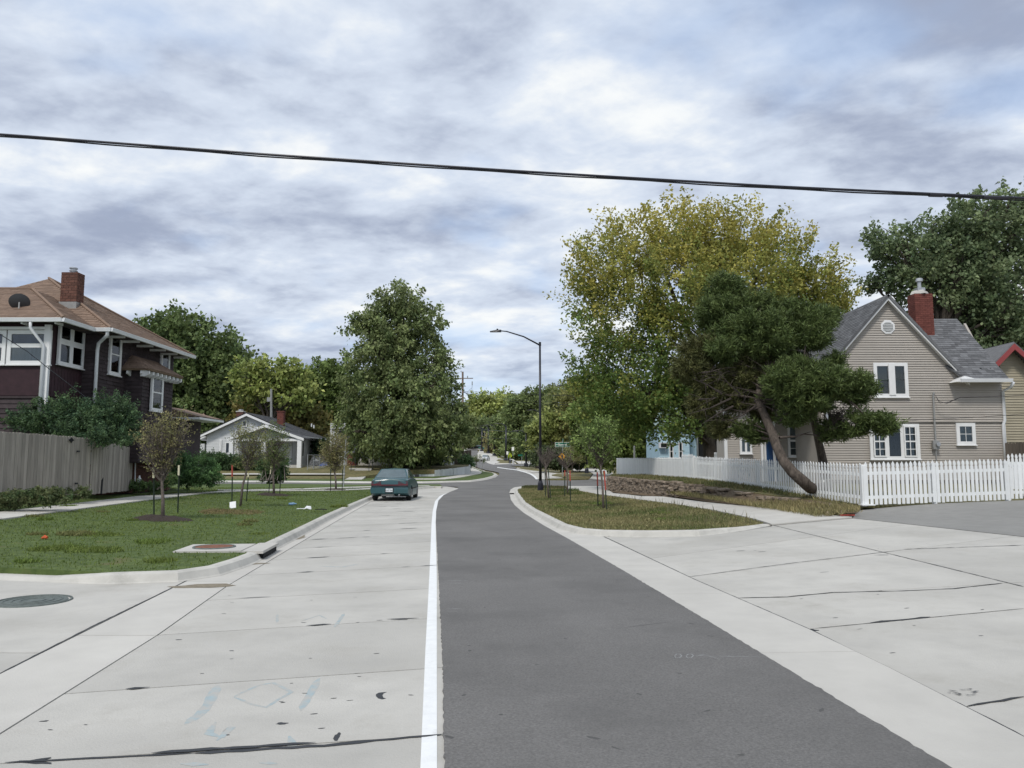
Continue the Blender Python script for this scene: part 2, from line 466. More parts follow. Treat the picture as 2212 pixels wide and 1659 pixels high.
# ---- pieces: alike small pieces sharing one unit mesh
UNIT = {}
def unit(kind, mat):
    k = (kind, mat.name)
    if k in UNIT: return UNIT[k]
    mb = MB()
    if kind == 'box':
        mb.obox((-.5, -.5, -.5), (1, 0, 0), (0, 1, 0), (0, 0, 1))
    elif kind == 'lap':      # x length, y thickness (outwards +y), z height; thick at the bottom
        mb.add([(-.5, 0, 0), (.5, 0, 0), (.5, 1, 0), (-.5, 1, 0), (-.5, 0, 1), (.5, 0, 1), (.5, .15, 1), (-.5, .15, 1)],
               [(0, 3, 2, 1), (4, 5, 6, 7), (0, 1, 5, 4), (1, 2, 6, 5), (2, 3, 7, 6), (3, 0, 4, 7)])
        mb.f = [f[::-1] for f in mb.f]
    elif kind.startswith('rock'):
        r = random.Random(int(kind[4:]))
        vs = []
        for z in (-.5, .5):
            for k8 in range(7):
                t = 2 * math.pi * k8 / 7
                q = 0.5 * (1.15 if k8 % 2 else 1.0) * r.uniform(.85, 1.05)
                vs.append((q * math.cos(t) * (1 if z < 0 else .92), q * math.sin(t), z * r.uniform(.75, 1)))
        mb.add(vs, [tuple(range(7))[::-1], tuple(range(7, 14))] + [(i, (i + 1) % 7, (i + 1) % 7 + 7, i + 7) for i in range(7)])
    elif kind == 'picket':   # 1.0 wide, 1.0 tall, depth 1; gothic top
        o = [(-.5, 0), (.5, 0), (.5, .845), (.33, .862), (.33, .878), (.5, .90), (.46, .94), (0, 1.0), (-.46, .94), (-.5, .90), (-.33, .878), (-.33, .862), (-.5, .845)]
        mb.prism([(x, -.5, z) for x, z in o], (0, 1, 0))
    elif kind == 'board':    # dog-eared board
        o = [(-.5, 0), (.5, 0), (.5, .985), (.3, 1.0), (-.3, 1.0), (-.5, .985)]
        mb.prism([(x, -.5, z) for x, z in o], (0, 1, 0))
    UNIT[k] = mb.mesh(kind, mat)
    return UNIT[k]
CAMP = Vector((0, 0, CH))
def mat4(o, a, b, c):
    return Matrix(((a[0], b[0], c[0], o[0]), (a[1], b[1], c[1], o[1]), (a[2], b[2], c[2], o[2]), (0, 0, 0, 1)))
def pieces(parent, name, mats, mat, kind='box', nind=300, rest=None):
    """mats: world matrices of unit pieces. The nind nearest become objects, the rest one part."""
    mats = sorted(mats, key=lambda m: (m.translation - CAMP).length)
    w = Matrix.Translation(-wl(parent))
    kinds = kind if isinstance(kind, list) else [kind]
    for i, m in enumerate(mats[:nind]):
        o = bpy.data.objects.new(name, unit(kinds[i % len(kinds)], mat))
        COL.objects.link(o); o.parent = parent
        o.matrix_local = w @ m
    if len(mats) > nind:
        u = unit(kinds[0], mat)
        uv = np.array([list(v.co) + [1] for v in u.vertices])
        uf = [tuple(p.vertices) for p in u.polygons]
        V, Fs, R = [], [], []
        for i, m in enumerate(mats[nind:]):
            V.append((uv @ np.array(w @ m).T)[:, :3]); b = i * len(uv)
            Fs += [tuple(b + j for j in f) for f in uf]
            R += [random.random()] * len(uv)
        me = bpy.data.meshes.new(rest or name)
        me.from_pydata(np.concatenate(V).tolist(), [], Fs)
        me.materials.append(mat)
        a = me.attributes.new('rnd', 'FLOAT', 'POINT'); a.data.foreach_set('value', R)
        o = bpy.data.objects.new(rest or name, me); COL.objects.link(o); o.parent = parent; o['kind'] = 'stuff'
        WLOC[o.name] = wl(parent)
    return mats

def siding(parent, A, u, nrm, z0, z1, expo, mat, ext, name='siding_board', tab=None, nind=300, th=0.034):
    """horizontal boards on a wall. ext(z)->(s0,s1) extents along u from A"""
    A, u, nrm = Vector((A[0], A[1], 0)), Vector(u).normalized(), Vector(nrm).normalized()
    ms = []; z = z0; row = 0
    while z < z1 - 0.02:
        s0, s1 = ext(z + expo * 0.5)
        if s1 - s0 > 0.05:
            cuts = [s0, s1]
            if tab:
                cuts = [s0]; x = s0 + random.uniform(0.3, 1) * tab
                while x < s1 - 0.1:
                    cuts.append(x); x += tab * random.uniform(0.75, 1.25)
                cuts.append(s1)
            for a, b in zip(cuts, cuts[1:]):
                g = 0.012 if tab else 0
                t = th * (random.uniform(0.8, 1.25) if tab else 1)
                dz = random.uniform(-.006, .004) if tab else 0
                ms.append(mat4(A + u * (a + b) / 2 + Vector((0, 0, z + dz)), u * (b - a - g), nrm * t, Vector((0, 0, min(expo * 1.04, z1 - z)))))
        z += expo; row += 1
    pieces(parent, name, ms, mat, 'lap', nind, rest=name + 's')

def roof_face(parent, a, b, c, d, mat, expo=0.14, tab=0.32, th=0.09, nind=0, name='shingle'):
    a, b, c, d = [Vector(p) for p in (a, b, c, d)]
    u = (b - a).normalized()
    nrm = (b - a).cross(((c + d) / 2 - a)).normalized()
    if nrm.z < 0: nrm = -nrm
    poly = [a, b, c] if (c - d).length < 0.02 else [a, b, c, d]
    slab = MB().prism([p - nrm * th for p in poly], nrm * th).build('roof_deck', mat, parent)
    sl = ((d + c) / 2 - (a + b) / 2); sl = sl - u * sl.dot(u); Ls = sl.length; sdir = sl / Ls
    n = max(1, int(Ls / expo)); ms = []
    for r in range(n):
        t0 = r / n
        t1 = min(1, (r + 1) / n)
        L0, R0 = a.lerp(d, t0), b.lerp(c, t0)
        L1, R1 = a.lerp(d, t1), b.lerp(c, t1)
        s0 = max((L0 - a).dot(u), (L1 - a).dot(u) if (L1 - a).dot(u) > (L0 - a).dot(u) else -1e9)
        s1 = min((R0 - a).dot(u), (R1 - a).dot(u) if (R1 - a).dot(u) < (R0 - a).dot(u) else 1e9)
        if s1 - s0 < 0.08: continue
        org = a + sdir * (Ls * t0)
        x = s0; first = True
        while x < s1 - 0.03:
            w_ = min(tab * random.uniform(.75, 1.25) * (random.uniform(.3, 1) if first else 1), s1 - x)
            first = False
            if s1 - x - w_ < 0.06: w_ = s1 - x
            hgt = Ls / n * 1.03
            lift = random.uniform(.012, .02)
            ms.append(mat4(org + u * (x + w_ / 2) + nrm * 0.004, u * (w_ - 0.006), nrm * lift, sdir * hgt))
            x += w_
    if name == 'stuff': pieces(slab, 'shingles', ms, mat, 'lap', 0)
    else: pieces(parent, name, ms, mat, 'lap', nind, rest='shingles')
    return slab

def window(parent, o, u, nrm, cols, rows, fr=0.09, bar=0.05, trim=0.0, back=None, mat=None, sill=True, name='window', dep=0.08, muntin=None):
    """o: bottom outer corner; cols/rows: clear pane sizes. back(i,j)-> backing material"""
    o, u, nrm = Vector(o), Vector(u).normalized(), Vector(nrm).normalized(); z = Vector((0, 0, 1))
    mat = mat or mWHITE
    W_ = 2 * fr + sum(cols) + bar * (len(cols) - 1); H_ = 2 * fr + sum(rows) + bar * (len(rows) - 1)
    mb = MB()
    mb.obox(o, u * fr, z * H_, nrm * dep); mb.obox(o + u * (W_ - fr), u * fr, z * H_, nrm * dep)
    mb.obox(o + u * fr, u * (W_ - 2 * fr), z * fr, nrm * dep); mb.obox(o + u * fr + z * (H_ - fr), u * (W_ - 2 * fr), z * fr, nrm * dep)
    if sill: mb.obox(o - u * 0.03 - z * 0.04, u * (W_ + 0.06), z * 0.04, nrm * (dep + 0.04))
    xs = [fr]
    for c in cols: xs += [xs[-1] + c, xs[-1] + c + bar]
    zs = [fr]
    for r in rows: zs += [zs[-1] + r, zs[-1] + r + bar]
    for i in range(len(cols) - 1): mb.obox(o + u * xs[2 * i + 1] + z * fr, u * bar, z * (H_ - 2 * fr), nrm * (dep - .012))
    for j in range(len(rows) - 1): mb.obox(o + u * fr + z * zs[2 * j + 1], u * (W_ - 2 * fr), z * bar, nrm * (dep - .018))
    w = mb.build(name, mat, parent)
    for i, c in enumerate(cols):
        for j, r in enumerate(rows):
            p = o + u * (xs[2 * i] - .004) + z * (zs[2 * j] - .004)
            MB().obox(p + nrm * (dep - .04), u * (c + .008), z * (r + .008), nrm * 0.006).build('pane', mGLASS, w)
            bm_ = back(i, j) if back else mINT
            MB().obox(p + nrm * 0.026, u * (c + .008), z * (r + .008), nrm * 0.004).build('blind' if bm_ not in (mINT,) else 'interior', bm_, w)
            if muntin and muntin(i, j):
                a_, b_ = muntin(i, j); m2 = MB()
                for k in range(1, a_): m2.obox(p + nrm * (dep - .03) + u * (c * k / a_ - .01), u * .02, z * r, nrm * .012)
                for k in range(1, b_): m2.obox(p + nrm * (dep - .029) + z * (r * k / b_ - .01), u * c, z * .02, nrm * .010)
                m2.build('muntin', mat, w)
    return w

def brick_stack(parent, cx, cy, w, d, z0, z1, mat, mort, bl=0.2, bh=0.075, nind=300):
    MB().box((cx, cy, (z0 + z1) / 2), (w - .02, d - .02, z1 - z0)).build('mortar_core', mort, parent)
    ms = []; z = z0; row = 0
    while z < z1 - bh * 0.5:
        off = (bl / 2) if row % 2 else 0
        for (A, u, n, L) in (((cx - w / 2, cy - d / 2), (1, 0, 0), (0, -1, 0), w), ((cx - w / 2, cy + d / 2), (0, -1, 0), (-1, 0, 0), d), ((cx + w / 2, cy - d / 2), (0, 1, 0), (1, 0, 0), d)):
            u, n = Vector(u), Vector(n); x = 0.0; first = True
            while x < L - .02:
                b = min((bl - off) if first and off else bl, L - x); first = False
                if b > 0.04:
                    ms.append(mat4(Vector((A[0], A[1], z + bh / 2)) + u * (x + b / 2) - n * .012, u * (b - .014), n * .03, Vector((0, 0, bh - .014))))
                x += b
        z += bh; row += 1
    pieces(parent, 'brick', ms, mat, 'box', nind, rest='bricks')

def text(s, size, loc, parent, mat, rot=(math.pi / 2, 0, 0), name='lettering', ext=0.002, xs=1.0):
    c = bpy.data.curves.new(name, 'FONT'); c.body = s; c.size = size; c.extrude = ext
    c.align_x = 'CENTER'; c.align_y = 'CENTER'; c.offset = size * .02
    c.materials.append(mat)
    o = text_mesh(c, name)
    o.parent = parent; o.location = Vector(loc) - wl(parent); o.rotation_euler = rot; o.scale = (xs, 1, 1)
    return o
def text_mesh(c, name):
    tmp = bpy.data.objects.new('tmp_text', c); COL.objects.link(tmp)
    me = bpy.data.meshes.new_from_object(tmp.evaluated_get(bpy.context.evaluated_depsgraph_get()))
    m = c.materials[0]
    bpy.data.objects.remove(tmp); bpy.data.curves.remove(c)
    if not me.materials: me.materials.append(m)
    o = bpy.data.objects.new(name, me); COL.objects.link(o)
    return o

# ---- foliage
def leaf_obj(name, C, D, S, ratio, colr, mat, parent=None, kind=None, fold=0.12):
    n = len(C)
    D = D / (np.linalg.norm(D, axis=1, keepdims=True) + 1e-9)
    R = RNG.normal(size=(n, 3)); sd_ = np.cross(D, R); sd_ /= (np.linalg.norm(sd_, axis=1, keepdims=True) + 1e-9)
    nr = np.cross(D, sd_)
    S = S[:, None]
    V = np.empty((n, 4, 3), np.float32)
    V[:, 0] = C
    V[:, 1] = C + D * S * .45 + sd_ * S * ratio / 2 + nr * S * fold
    V[:, 2] = C + D * S
    V[:, 3] = C + D * S * .45 - sd_ * S * ratio / 2 + nr * S * fold
    w = wl(parent); V -= np.array([w.x, w.y, w.z], np.float32)
    me = bpy.data.meshes.new(name)
    me.vertices.add(n * 4); me.vertices.foreach_set('co', V.ravel())
    me.loops.add(n * 4); me.loops.foreach_set('vertex_index', np.arange(n * 4, dtype=np.int32))
    me.polygons.add(n); me.polygons.foreach_set('loop_start', np.arange(0, n * 4, 4, dtype=np.int32))
    me.update(calc_edges=True)
    a = me.attributes.new('Col', 'FLOAT_COLOR', 'POINT')
    cc = np.ones((n, 4, 4), np.float32); cc[:, :, :3] = np.clip(colr, 0, 1)[:, None, :]
    a.data.foreach_set('color', cc.ravel())
    me.materials.append(mat)
    o = bpy.data.objects.new(name, me); COL.objects.link(o)
    if parent is not None: o.parent = parent
    if kind: o['kind'] = kind
    return o
def unitv(n):
    v = RNG.normal(size=(n, 3)); return v / np.linalg.norm(v, axis=1, keepdims=True)
def clusters(blobs, ncl, rmin=0.3):
    B = np.array([b[:6] for b in blobs]); w = B[:, 3] * B[:, 5] + 0.3 * B[:, 3] * B[:, 4]; w /= w.sum()
    idx = RNG.choice(len(B), ncl, p=w)
    v = unitv(ncl); r = RNG.uniform(rmin, 1, ncl)[:, None] ** 0.5
    return B[idx, :3] + v * r * B[idx, 3:6], v, r[:, 0]
def pal(colA, colB, t):
    return np.array(colA)[None] * (1 - t[:, None]) + np.array(colB)[None] * t[:, None]
FOL = 3.1
def crown(name, parent, blobs, ncl, nl, rad, size, ratio, cA, cB, up=0.3, hang=0.3, top=None, mat=None, elong=1.4, rmin=0.3, lvar=0.22, kind=None, tmix=None):
    cl, v, r = clusters(blobs, ncl, rmin)
    outd = v * np.array([1, 1, .7]) + np.array([0, 0, up]); outd /= np.linalg.norm(outd, axis=1, keepdims=True)
    i = np.repeat(np.arange(ncl), nl); n = len(i)
    t = RNG.uniform(-.5, 1, n)[:, None]
    rr = (rad * RNG.uniform(.6, 1.3, ncl))[i][:, None]
    C = cl[i] + outd[i] * rr * t * elong + RNG.normal(size=(n, 3)) * rr * (.42 - .2 * t) 
    D = outd[i] * .5 + RNG.normal(size=(n, 3)) * .7 + np.array([0, 0, -hang])
    S = size * RNG.uniform(.65, 1.3, n)
    tc_ = RNG.uniform(0, 1, ncl) * .6
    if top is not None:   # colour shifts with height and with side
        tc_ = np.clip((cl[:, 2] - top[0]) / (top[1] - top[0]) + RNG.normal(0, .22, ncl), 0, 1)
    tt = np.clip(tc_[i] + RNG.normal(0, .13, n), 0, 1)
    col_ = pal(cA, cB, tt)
    col_ = col_ * .86 + col_.mean(axis=1, keepdims=True) * .14
    col_ *= FOL * (1 + RNG.normal(0, lvar * .6, ncl))[i][:, None] * (1 + RNG.normal(0, lvar, n))[:, None]
    return leaf_obj(name, C, D, S, ratio, np.clip(col_, .004, .9), mat or mLEAF, parent, kind), cl
def pb(Y, *bl):
    """blobs given as (px, py, rx px, ry px[, extra depth m]) at depth Y"""
    o = []
    for b in bl:
        dY = b[4] if len(b) > 4 else 0.0
        c = P(b[0], b[1], Y + dY)
        rx, rz = b[2] * Y / F, b[3] * Y / F
        o.append((c.x, c.y, c.z, rx, min(rx, 6.0), rz))
    return o
def limbs(mb, base, top, targets, r0, zf=(0.35, 0.9), n=6, wig=0.06):
    base, top = Vector(base), Vector(top)
    L = (top - base).length
    for t in targets:
        t = Vector(t); f = random.uniform(*zf)
        f = min(f, max(0.15, (t.z - base.z) / max(.1, (top.z - base.z)) - 0.1))
        s = base.lerp(top, f); d = t - s
        ctrl = s + Vector((d.x * .35, d.y * .35, d.z * .65 + d.length * .05))
        r = r0 * (1 - f * .75) * .55
        pts = []
        for k in range(6):
            q = k / 5
            p = s * (1 - q) ** 2 + ctrl * 2 * q * (1 - q) + t * q * q
            if 0 < k < 5: p = p + Vector([random.uniform(-1, 1) * wig * d.length * .5 for _ in range(3)])
            pts.append(p)
        mb.tube(pts, [r * (1 - .85 * k / 5) for k in range(6)], n, cap=False)
        for _ in range(3):
            q = random.choice(pts[2:5]); e = t + Vector([random.gauss(0, .06) * min(d.length, 4) for _ in range(3)])
            mb.tube([q, (q + e) / 2 + Vector((0, 0, .05 * d.length)), e], [r * .35, r * .2, r * .06], 4, cap=False)
def trunk_mb(base, top, r, lean=None, n=10, k=7, flare=1.6):
    mb = MB(); base, top = Vector(base), Vector(top); pts, rr = [], []
    for i in range(k):
        q = i / (k - 1)
        p = base.lerp(top, q)
        if 0 < i < k - 1: p += Vector((random.uniform(-1, 1), random.uniform(-1, 1), 0)) * r * .35
        pts.append(p); rr.append(r * ((1 - .75 * q) + (flare - 1) * max(0, 1 - q * 7)))
    mb.tube(pts, rr, n)
    return mb
def tree(name, label, cat, base, r, blobs, ncl, nl, rad, size, cA, cB, group=None, nlimb=26, toph=0.8, **kw):
    base = Vector(base)
    t = thing(name, label, cat, base, group)
    zt_ = max(b[2] + b[5] for b in blobs); w = [b[3] * b[5] for b in blobs]
    cx = sum(b[0] * q for b, q in zip(blobs, w)) / sum(w); cy = sum(b[1] * q for b, q in zip(blobs, w)) / sum(w)
    top = Vector((base.x + (cx - base.x) * .7, base.y + (cy - base.y) * .7, base.z + (zt_ - base.z) * toph))
    ratio = kw.pop('ratio', .75)
    _, cl = crown('crown', t, blobs, ncl, nl, rad, size, ratio, cA, cB, **kw)
    mb = trunk_mb(base - Vector((0, 0, .25)), top, r)
    if nlimb:
        sel = cl[RNG.choice(len(cl), min(nlimb, len(cl)), replace=False)]
        limbs(mb, base, top, sel, r)
    mb.build('trunk', mBARK, t, smooth=True)
    return t
# ============================================================ ground and streets
def ground_z(x, y):
    z = zt(y) - 0.10
    return z
gb = MB()
ys = list(np.arange(-40, 120, 6.0)) + list(np.arange(120, 420, 10.0)) + [450, 500, 600, 800, 1200, 3000]
xs = [-3000, -800, -300, -150] + list(np.arange(-90, 91, 15.0)) + [150, 300, 800, 3000]
for y in ys:
    for x in xs: gb.v.append((x, y, ground_z(x, y) - (0.25 if abs(x) > 100 else 0)))
nx = len(xs)
for j in range(len(ys) - 1):
    for i in range(nx - 1): gb.f.append((j * nx + i, j * nx + i + 1, (j + 1) * nx + i + 1, (j + 1) * nx + i))
gb.build('ground', mGRASSD, kind='structure')

# ---- main asphalt lane
redge = GP([(2050, 1659), (1780, 1496), (1504, 1328), (1340, 1230), (1228, 1165), (1175, 1136), (1132, 1109), (1112, 1092), (1103.5, 1080), (1101, 1068), (1103, 1060)])
ledge = GP([(959.6, 1659), (955.4, 1401), (947.4, 1242), (943, 1160), (941.5, 1130), (942, 1105), (946.8, 1082), (958, 1070), (972, 1063), (990, 1056)])
def extend(pts, y):
    (x0, y0), (x1, y1) = pts[0], pts[1]
    return (x0 + (x1 - x0) * (y - y0) / (y1 - y0), y)
def resample(pts, n):
    p = [Vector(q) for q in pts]; d = [0]
    for a, b in zip(p, p[1:]): d.append(d[-1] + (b - a).length)
    o = []
    for i in range(n):
        s = d[-1] * i / (n - 1)
        k = min(len(p) - 2, max(0, int(np.searchsorted(d, s)) - 1))
        o.append(tuple(p[k].lerp(p[k + 1], (s - d[k]) / max(1e-9, d[k + 1] - d[k]))))
    return o
def ragged(pts, amp, step=0.12, ymax=14):
    o = []
    for a, b in zip(pts, pts[1:]):
        a, b = Vector(a), Vector(b); L = (b - a).length
        n = max(1, int(L / step)) if a.y < ymax else 1
        nn = Vector((-(b - a).y, (b - a).x)).normalized()
        for k in range(n):
            o.append(tuple(a.lerp(b, k / n) + nn * (random.gauss(0, amp) if 0 < k else 0)))
    return o + [pts[-1]]
lx, rx = [extend(ledge, -8)] + ledge, [extend(redge, -8)] + redge
lane = ragged(lx, 0.004, .05) + ragged(rx, 0.004, .06)[::-1]
sheet('asphalt_lane', lane, H, mASPH, off=0.012, step=1.2, skirt=0.05, kind='structure')

cross = GP([(990, 1056), (988, 1052), (962, 1051.2), (752, 1051.6), (654, 1050), (614, 1046)]) + [(-60, 59.0), (-60, 68.2)] + \
    GP([(572, 1038.7), (796, 1040.6), (912, 1040.6), (1020, 1038.5), (1052, 1034), (1071, 1029), (1079, 1024.5), (1077, 1021), (1068, 1018.6), (1050, 1015.5), (1021, 1006), (1012, 995), (1007, 981), (1010, 971), (1018, 964),
        (1027, 963), (1030, 971), (1036, 981), (1046, 995), (1066, 1004.5), (1100, 1006.5), (1112, 1008.5), (1118, 1013), (1140, 1021), (1170, 1028), (1190, 1035)]) + [(14, 74), (50, 77), (50, 62), (17, 58.5)] + \
    GP([(1380, 1049), (1312, 1050.7), (1218, 1050.7), (1140, 1050.5), (1122, 1052.5), (1103, 1060)])
sheet('cross_street', cross, H, mASPH, off=0.008, step=2.5, kind='structure')
# darker street arm that leaves to the side further back
side2 = GP([(1066, 1004.5), (1100, 1006.5), (1240, 1006.8)]) + [(60, 150), (60, 158)] + GP([(1240, 1003.6), (1120, 1003.0), (1090, 1000.5), (1072, 999.5)])
sheet('side_street', side2, H, mASPH, off=0.02, step=4, kind='structure')

# ---- concrete parking lane: slabs between joints, dark sealant bed below
gj = GP([(0, 1585), (340, 1372), (490, 1266), (640, 1177), (740, 1118), (800, 1084), (860, 1062), (905, 1055)])
gj = [extend(gj, -8)] + gj
wl_ = [(p[0] + 0.05, p[1]) for p in lx]
bed = [(p[0] - 1.7, p[1]) for p in gj][:-1] + [gj[-1]] + wl_[::-1]
sheet('parking_lane', [(p[0], p[1]) for p in [(-9.5, -8), (-9.5, 10.5), (-5.0, 13.2)] + GP([(800, 1078), (900, 1054), (985, 1055.5)]) + wl_[::-1]], H, mBED, off=-0.022, step=1.5, kind='structure')
LANE = bpy.data.objects['parking_lane']
def along(pts, y):
    for (x0, y0), (x1, y1) in zip(pts, pts[1:]):
        if y0 <= y <= y1: return (x0 + (x1 - x0) * (y - y0) / (y1 - y0), y)
    return pts[-1] if y > pts[-1][1] else pts[0]
def seg(pts, ya, yb):
    return [along(pts, ya)] + [p for p in pts if ya + .05 < p[1] < yb - .05] + [along(pts, yb)]
def inset(poly, g):
    n = len(poly); ar = sum(poly[i][0] * poly[(i + 1) % n][1] - poly[(i + 1) % n][0] * poly[i][1] for i in range(n))
    s = 1 if ar > 0 else -1; o = []
    for i in range(n):
        a, b, c = Vector(poly[i - 1]), Vector(poly[i]), Vector(poly[(i + 1) % n])
        d1, d2 = (b - a).normalized(), (c - b).normalized()
        n1, n2 = Vector((-d1.y, d1.x)) * s, Vector((-d2.y, d2.x)) * s
        m = n1 + n2
        m = m / max(0.35, m.dot(n1)) if m.length > 1e-6 else n1
        o.append(tuple(b + m * g))
    return o
def slab(poly, mat, parent, g=0.008, f=H, off=0.0, name='concrete_slab', step=2.5, skirt=0.04):
    return sheet(name, inset(poly, g), f, mat, off=off, step=step, skirt=skirt, parent=parent)
yl = [-6.4, -4.0, -2.0, -.1, 2.05] ; yr = [-6.0, -3.5, -1.5, .55, 2.6]
def row_on(pts, row):     # y where the curve crosses a picture row
    return float(G(1106, row).y)
for a_, b_ in zip((1657, 1499, 1372, 1297, 1243, 1210), (1587, 1441, 1334, 1270, 1221, 1190)):
    yl.append(row_on(gj, a_)); yr.append(row_on(wl_, b_))
while yr[-1] < 35.5:
    yl.append(yl[-1] + 1.72); yr.append(yr[-1] + 1.78)
JT = []
for i in range(len(yl) - 1):
    a, b = seg(gj, yl[i], yl[i + 1]), seg(wl_, yr[i], yr[i + 1])
    slab(a + b[::-1], mCONC, LANE, g=0.009 + .0004 * max(0, yl[i] - 6))
    JT.append((along(gj, yl[i + 1]), along(wl_, yr[i + 1])))
endp = [along(gj, yl[-1])] + [p for p in gj if p[1] > yl[-1]] + GP([(940, 1052.6), (962, 1052.2), (986, 1056)]) + [p for p in wl_ if p[1] > yr[-1]][::-1] + [along(wl_, yr[-1])]
slab(endp, mCONC, LANE, name='concrete_slab')
# gutter pan strip left of the tooled joint
dj = GP([(0, 1455), (415, 1249)])
dj = [extend(dj, -8)] + dj
kb = GP([(415, 1249), (500, 1226), (556, 1203), (640, 1163), (700, 1128), (760, 1094), (800, 1077), (860, 1057)])
outer = dj + kb[1:]
yg = [-6, -2, 1.5, 4.4, 7.6, 11.0, 13.6, 16.5, 20, 24, 28.5, 33, 38, 44]
for i in range(len(yg) - 1):
    slab(seg(outer, yg[i], yg[i + 1]) + seg(gj, yg[i], yg[i + 1])[::-1], mCONC2, LANE, name='gutter_slab')
# side street apron at the near corner
sl = [Vector(dj[0]), Vector(dj[1]), Vector(dj[2])]
apr = MB()
SA = sheet('side_street_apron', [(-40, -8), (-40, 13.0)] + GP([(0, 1238), (250, 1246), (415, 1248)]) + [tuple(dj[1]), (tuple(dj[0]))], H, mBED, off=-0.024, step=2, kind='structure')
cut1 = GP([(-300, 1290), (0, 1322), (415, 1352)])
a1, a2 = Vector(cut1[1]), Vector(cut1[2])
def bisect_poly(poly, lines):
    bm = bmesh.new()
    bm.faces.new([bm.verts.new((x, y, 0)) for x, y in poly])
    for (p, q) in lines:
        d = Vector((q[0] - p[0], q[1] - p[1], 0)); nn = Vector((-d.y, d.x, 0))
        bmesh.ops.bisect_plane(bm, geom=bm.verts[:] + bm.edges[:] + bm.faces[:], plane_co=(p[0], p[1], 0), plane_no=nn)
    r = [[(v.co.x, v.co.y) for v in f.verts] for f in bm.faces]
    bm.free(); return r
corner = [(-40, -8), (-40, 13.0)] + GP([(0, 1238), (250, 1246), (415, 1248)]) + [tuple(dj[1]), (tuple(dj[0]))]
for p in bisect_poly(corner, [((-14, 7.05), (-3.3, 6.9)), ((-12, 0), (-12, 10)), ((-20, 0), (-20, 10)), ((-28, 0), (-28, 10)), ((-14, 1.6), (-3, 1.5))]):
    slab(p, mCONC, SA, g=0.010)

# white edge line on the lane (paint)
ln_r = GP([(944, 1659), (943.5, 1401), (943.5, 1242), (941, 1130), (942.5, 1105), (946.8, 1084), (956, 1073), (968, 1066.5)])
ln_l = GP([(908, 1659), (919, 1401), (927.6, 1242), (932.2, 1130), (934.5, 1105), (939.5, 1083), (950, 1071.5), (963, 1065.6)])
ln_r, ln_l = [extend(ln_r, -8)] + ln_r, [extend(ln_l, -8)] + ln_l
wlp = [(min(p[0], along(wl_, p[1])[0] - .03) if p[1] < 26 else p[0], p[1]) for p in ln_r]
sheet('edge_line', ln_l + ln_r[::-1], H, mPAINT, off=0.003, step=1.2, skirt=0.002, kind='structure')
fr_ = GP([(1074, 1009.2), (1117, 1015), (1149, 1024.5), (1157, 1029.5), (1162, 1036)])
fl_ = GP([(1074, 1010.6), (1117, 1016.6), (1146, 1026), (1153, 1031), (1157.5, 1036.3)])
sheet('curved_edge_line', fl_ + fr_[::-1], H, mPAINT, off=0.035, step=2, grid=False, kind='structure')

# ---- concrete on the other side: gutter pan and wide driveway apron
jl = GP([(2212, 1592), (1920, 1442), (1747, 1359), (1500, 1252), (1300, 1158)])   # dark sealed joint
jl = [extend(jl, -8)] + jl
kr = GP([(1300, 1157), (1240, 1150), (1200, 1133), (1175, 1118), (1150, 1103), (1131, 1087), (1121, 1075), (1117, 1064)])
gout = jl + kr[1:]
GUT = sheet('gutter_bed', [(p[0] - .03, p[1]) for p in rx] + gout[::-1], H, mBED, off=-0.05, step=1.5, kind='structure')
yy = [-7.5, -3, 0.5, 3.6, 6.9, 9.9, 12.6, 15.4, 18.5, 22, 26, 30, 35, 41]
rxp = [(p[0] - .02, p[1]) for p in rx]
for i in range(len(yy) - 1):
    slab(seg(rxp, yy[i], yy[i + 1]) + seg(gout, yy[i], yy[i + 1])[::-1], mCONC2, GUT, name='gutter_slab', g=.004, off=0.004)
ap_b = GP([(1300, 1158.5), (1504, 1158), (1600, 1148), (1665, 1137), (1720, 1120), (1842, 1119.6), (2212, 1160), (2500, 1192)])
apron = [tuple(p) for p in jl] + ap_b[1:] + [(26, ap_b[-1][1] - 1.5), (26, -8)]
APR = sheet('driveway_apron', apron, H, mSILT, off=-0.03, step=2, kind='structure')
def gl(a, b): return (tuple(G(*a)[:2]), tuple(G(*b)[:2]))
lineA = gl((1667, 1134), (2212, 1268))
jn = [gl((1407, 1206), (1787, 1156)), gl((1487, 1246.6), (1951, 1188)), gl((1587, 1294), (2167, 1260)), gl((1747, 1358.6), (2212, 1314.6)), gl((2087, 1526.6), (2212, 1505))]
polys = bisect_poly(apron, [lineA])
res = []
for p in polys:
    res += bisect_poly(p, jn + [((0, 1.6), (8, 2.0)), ((0, -2), (8, -1.6))])
for p in res: slab(p, mCONC, APR, g=0.008)
# cut slabs again for the row along the far side is left to the joints above

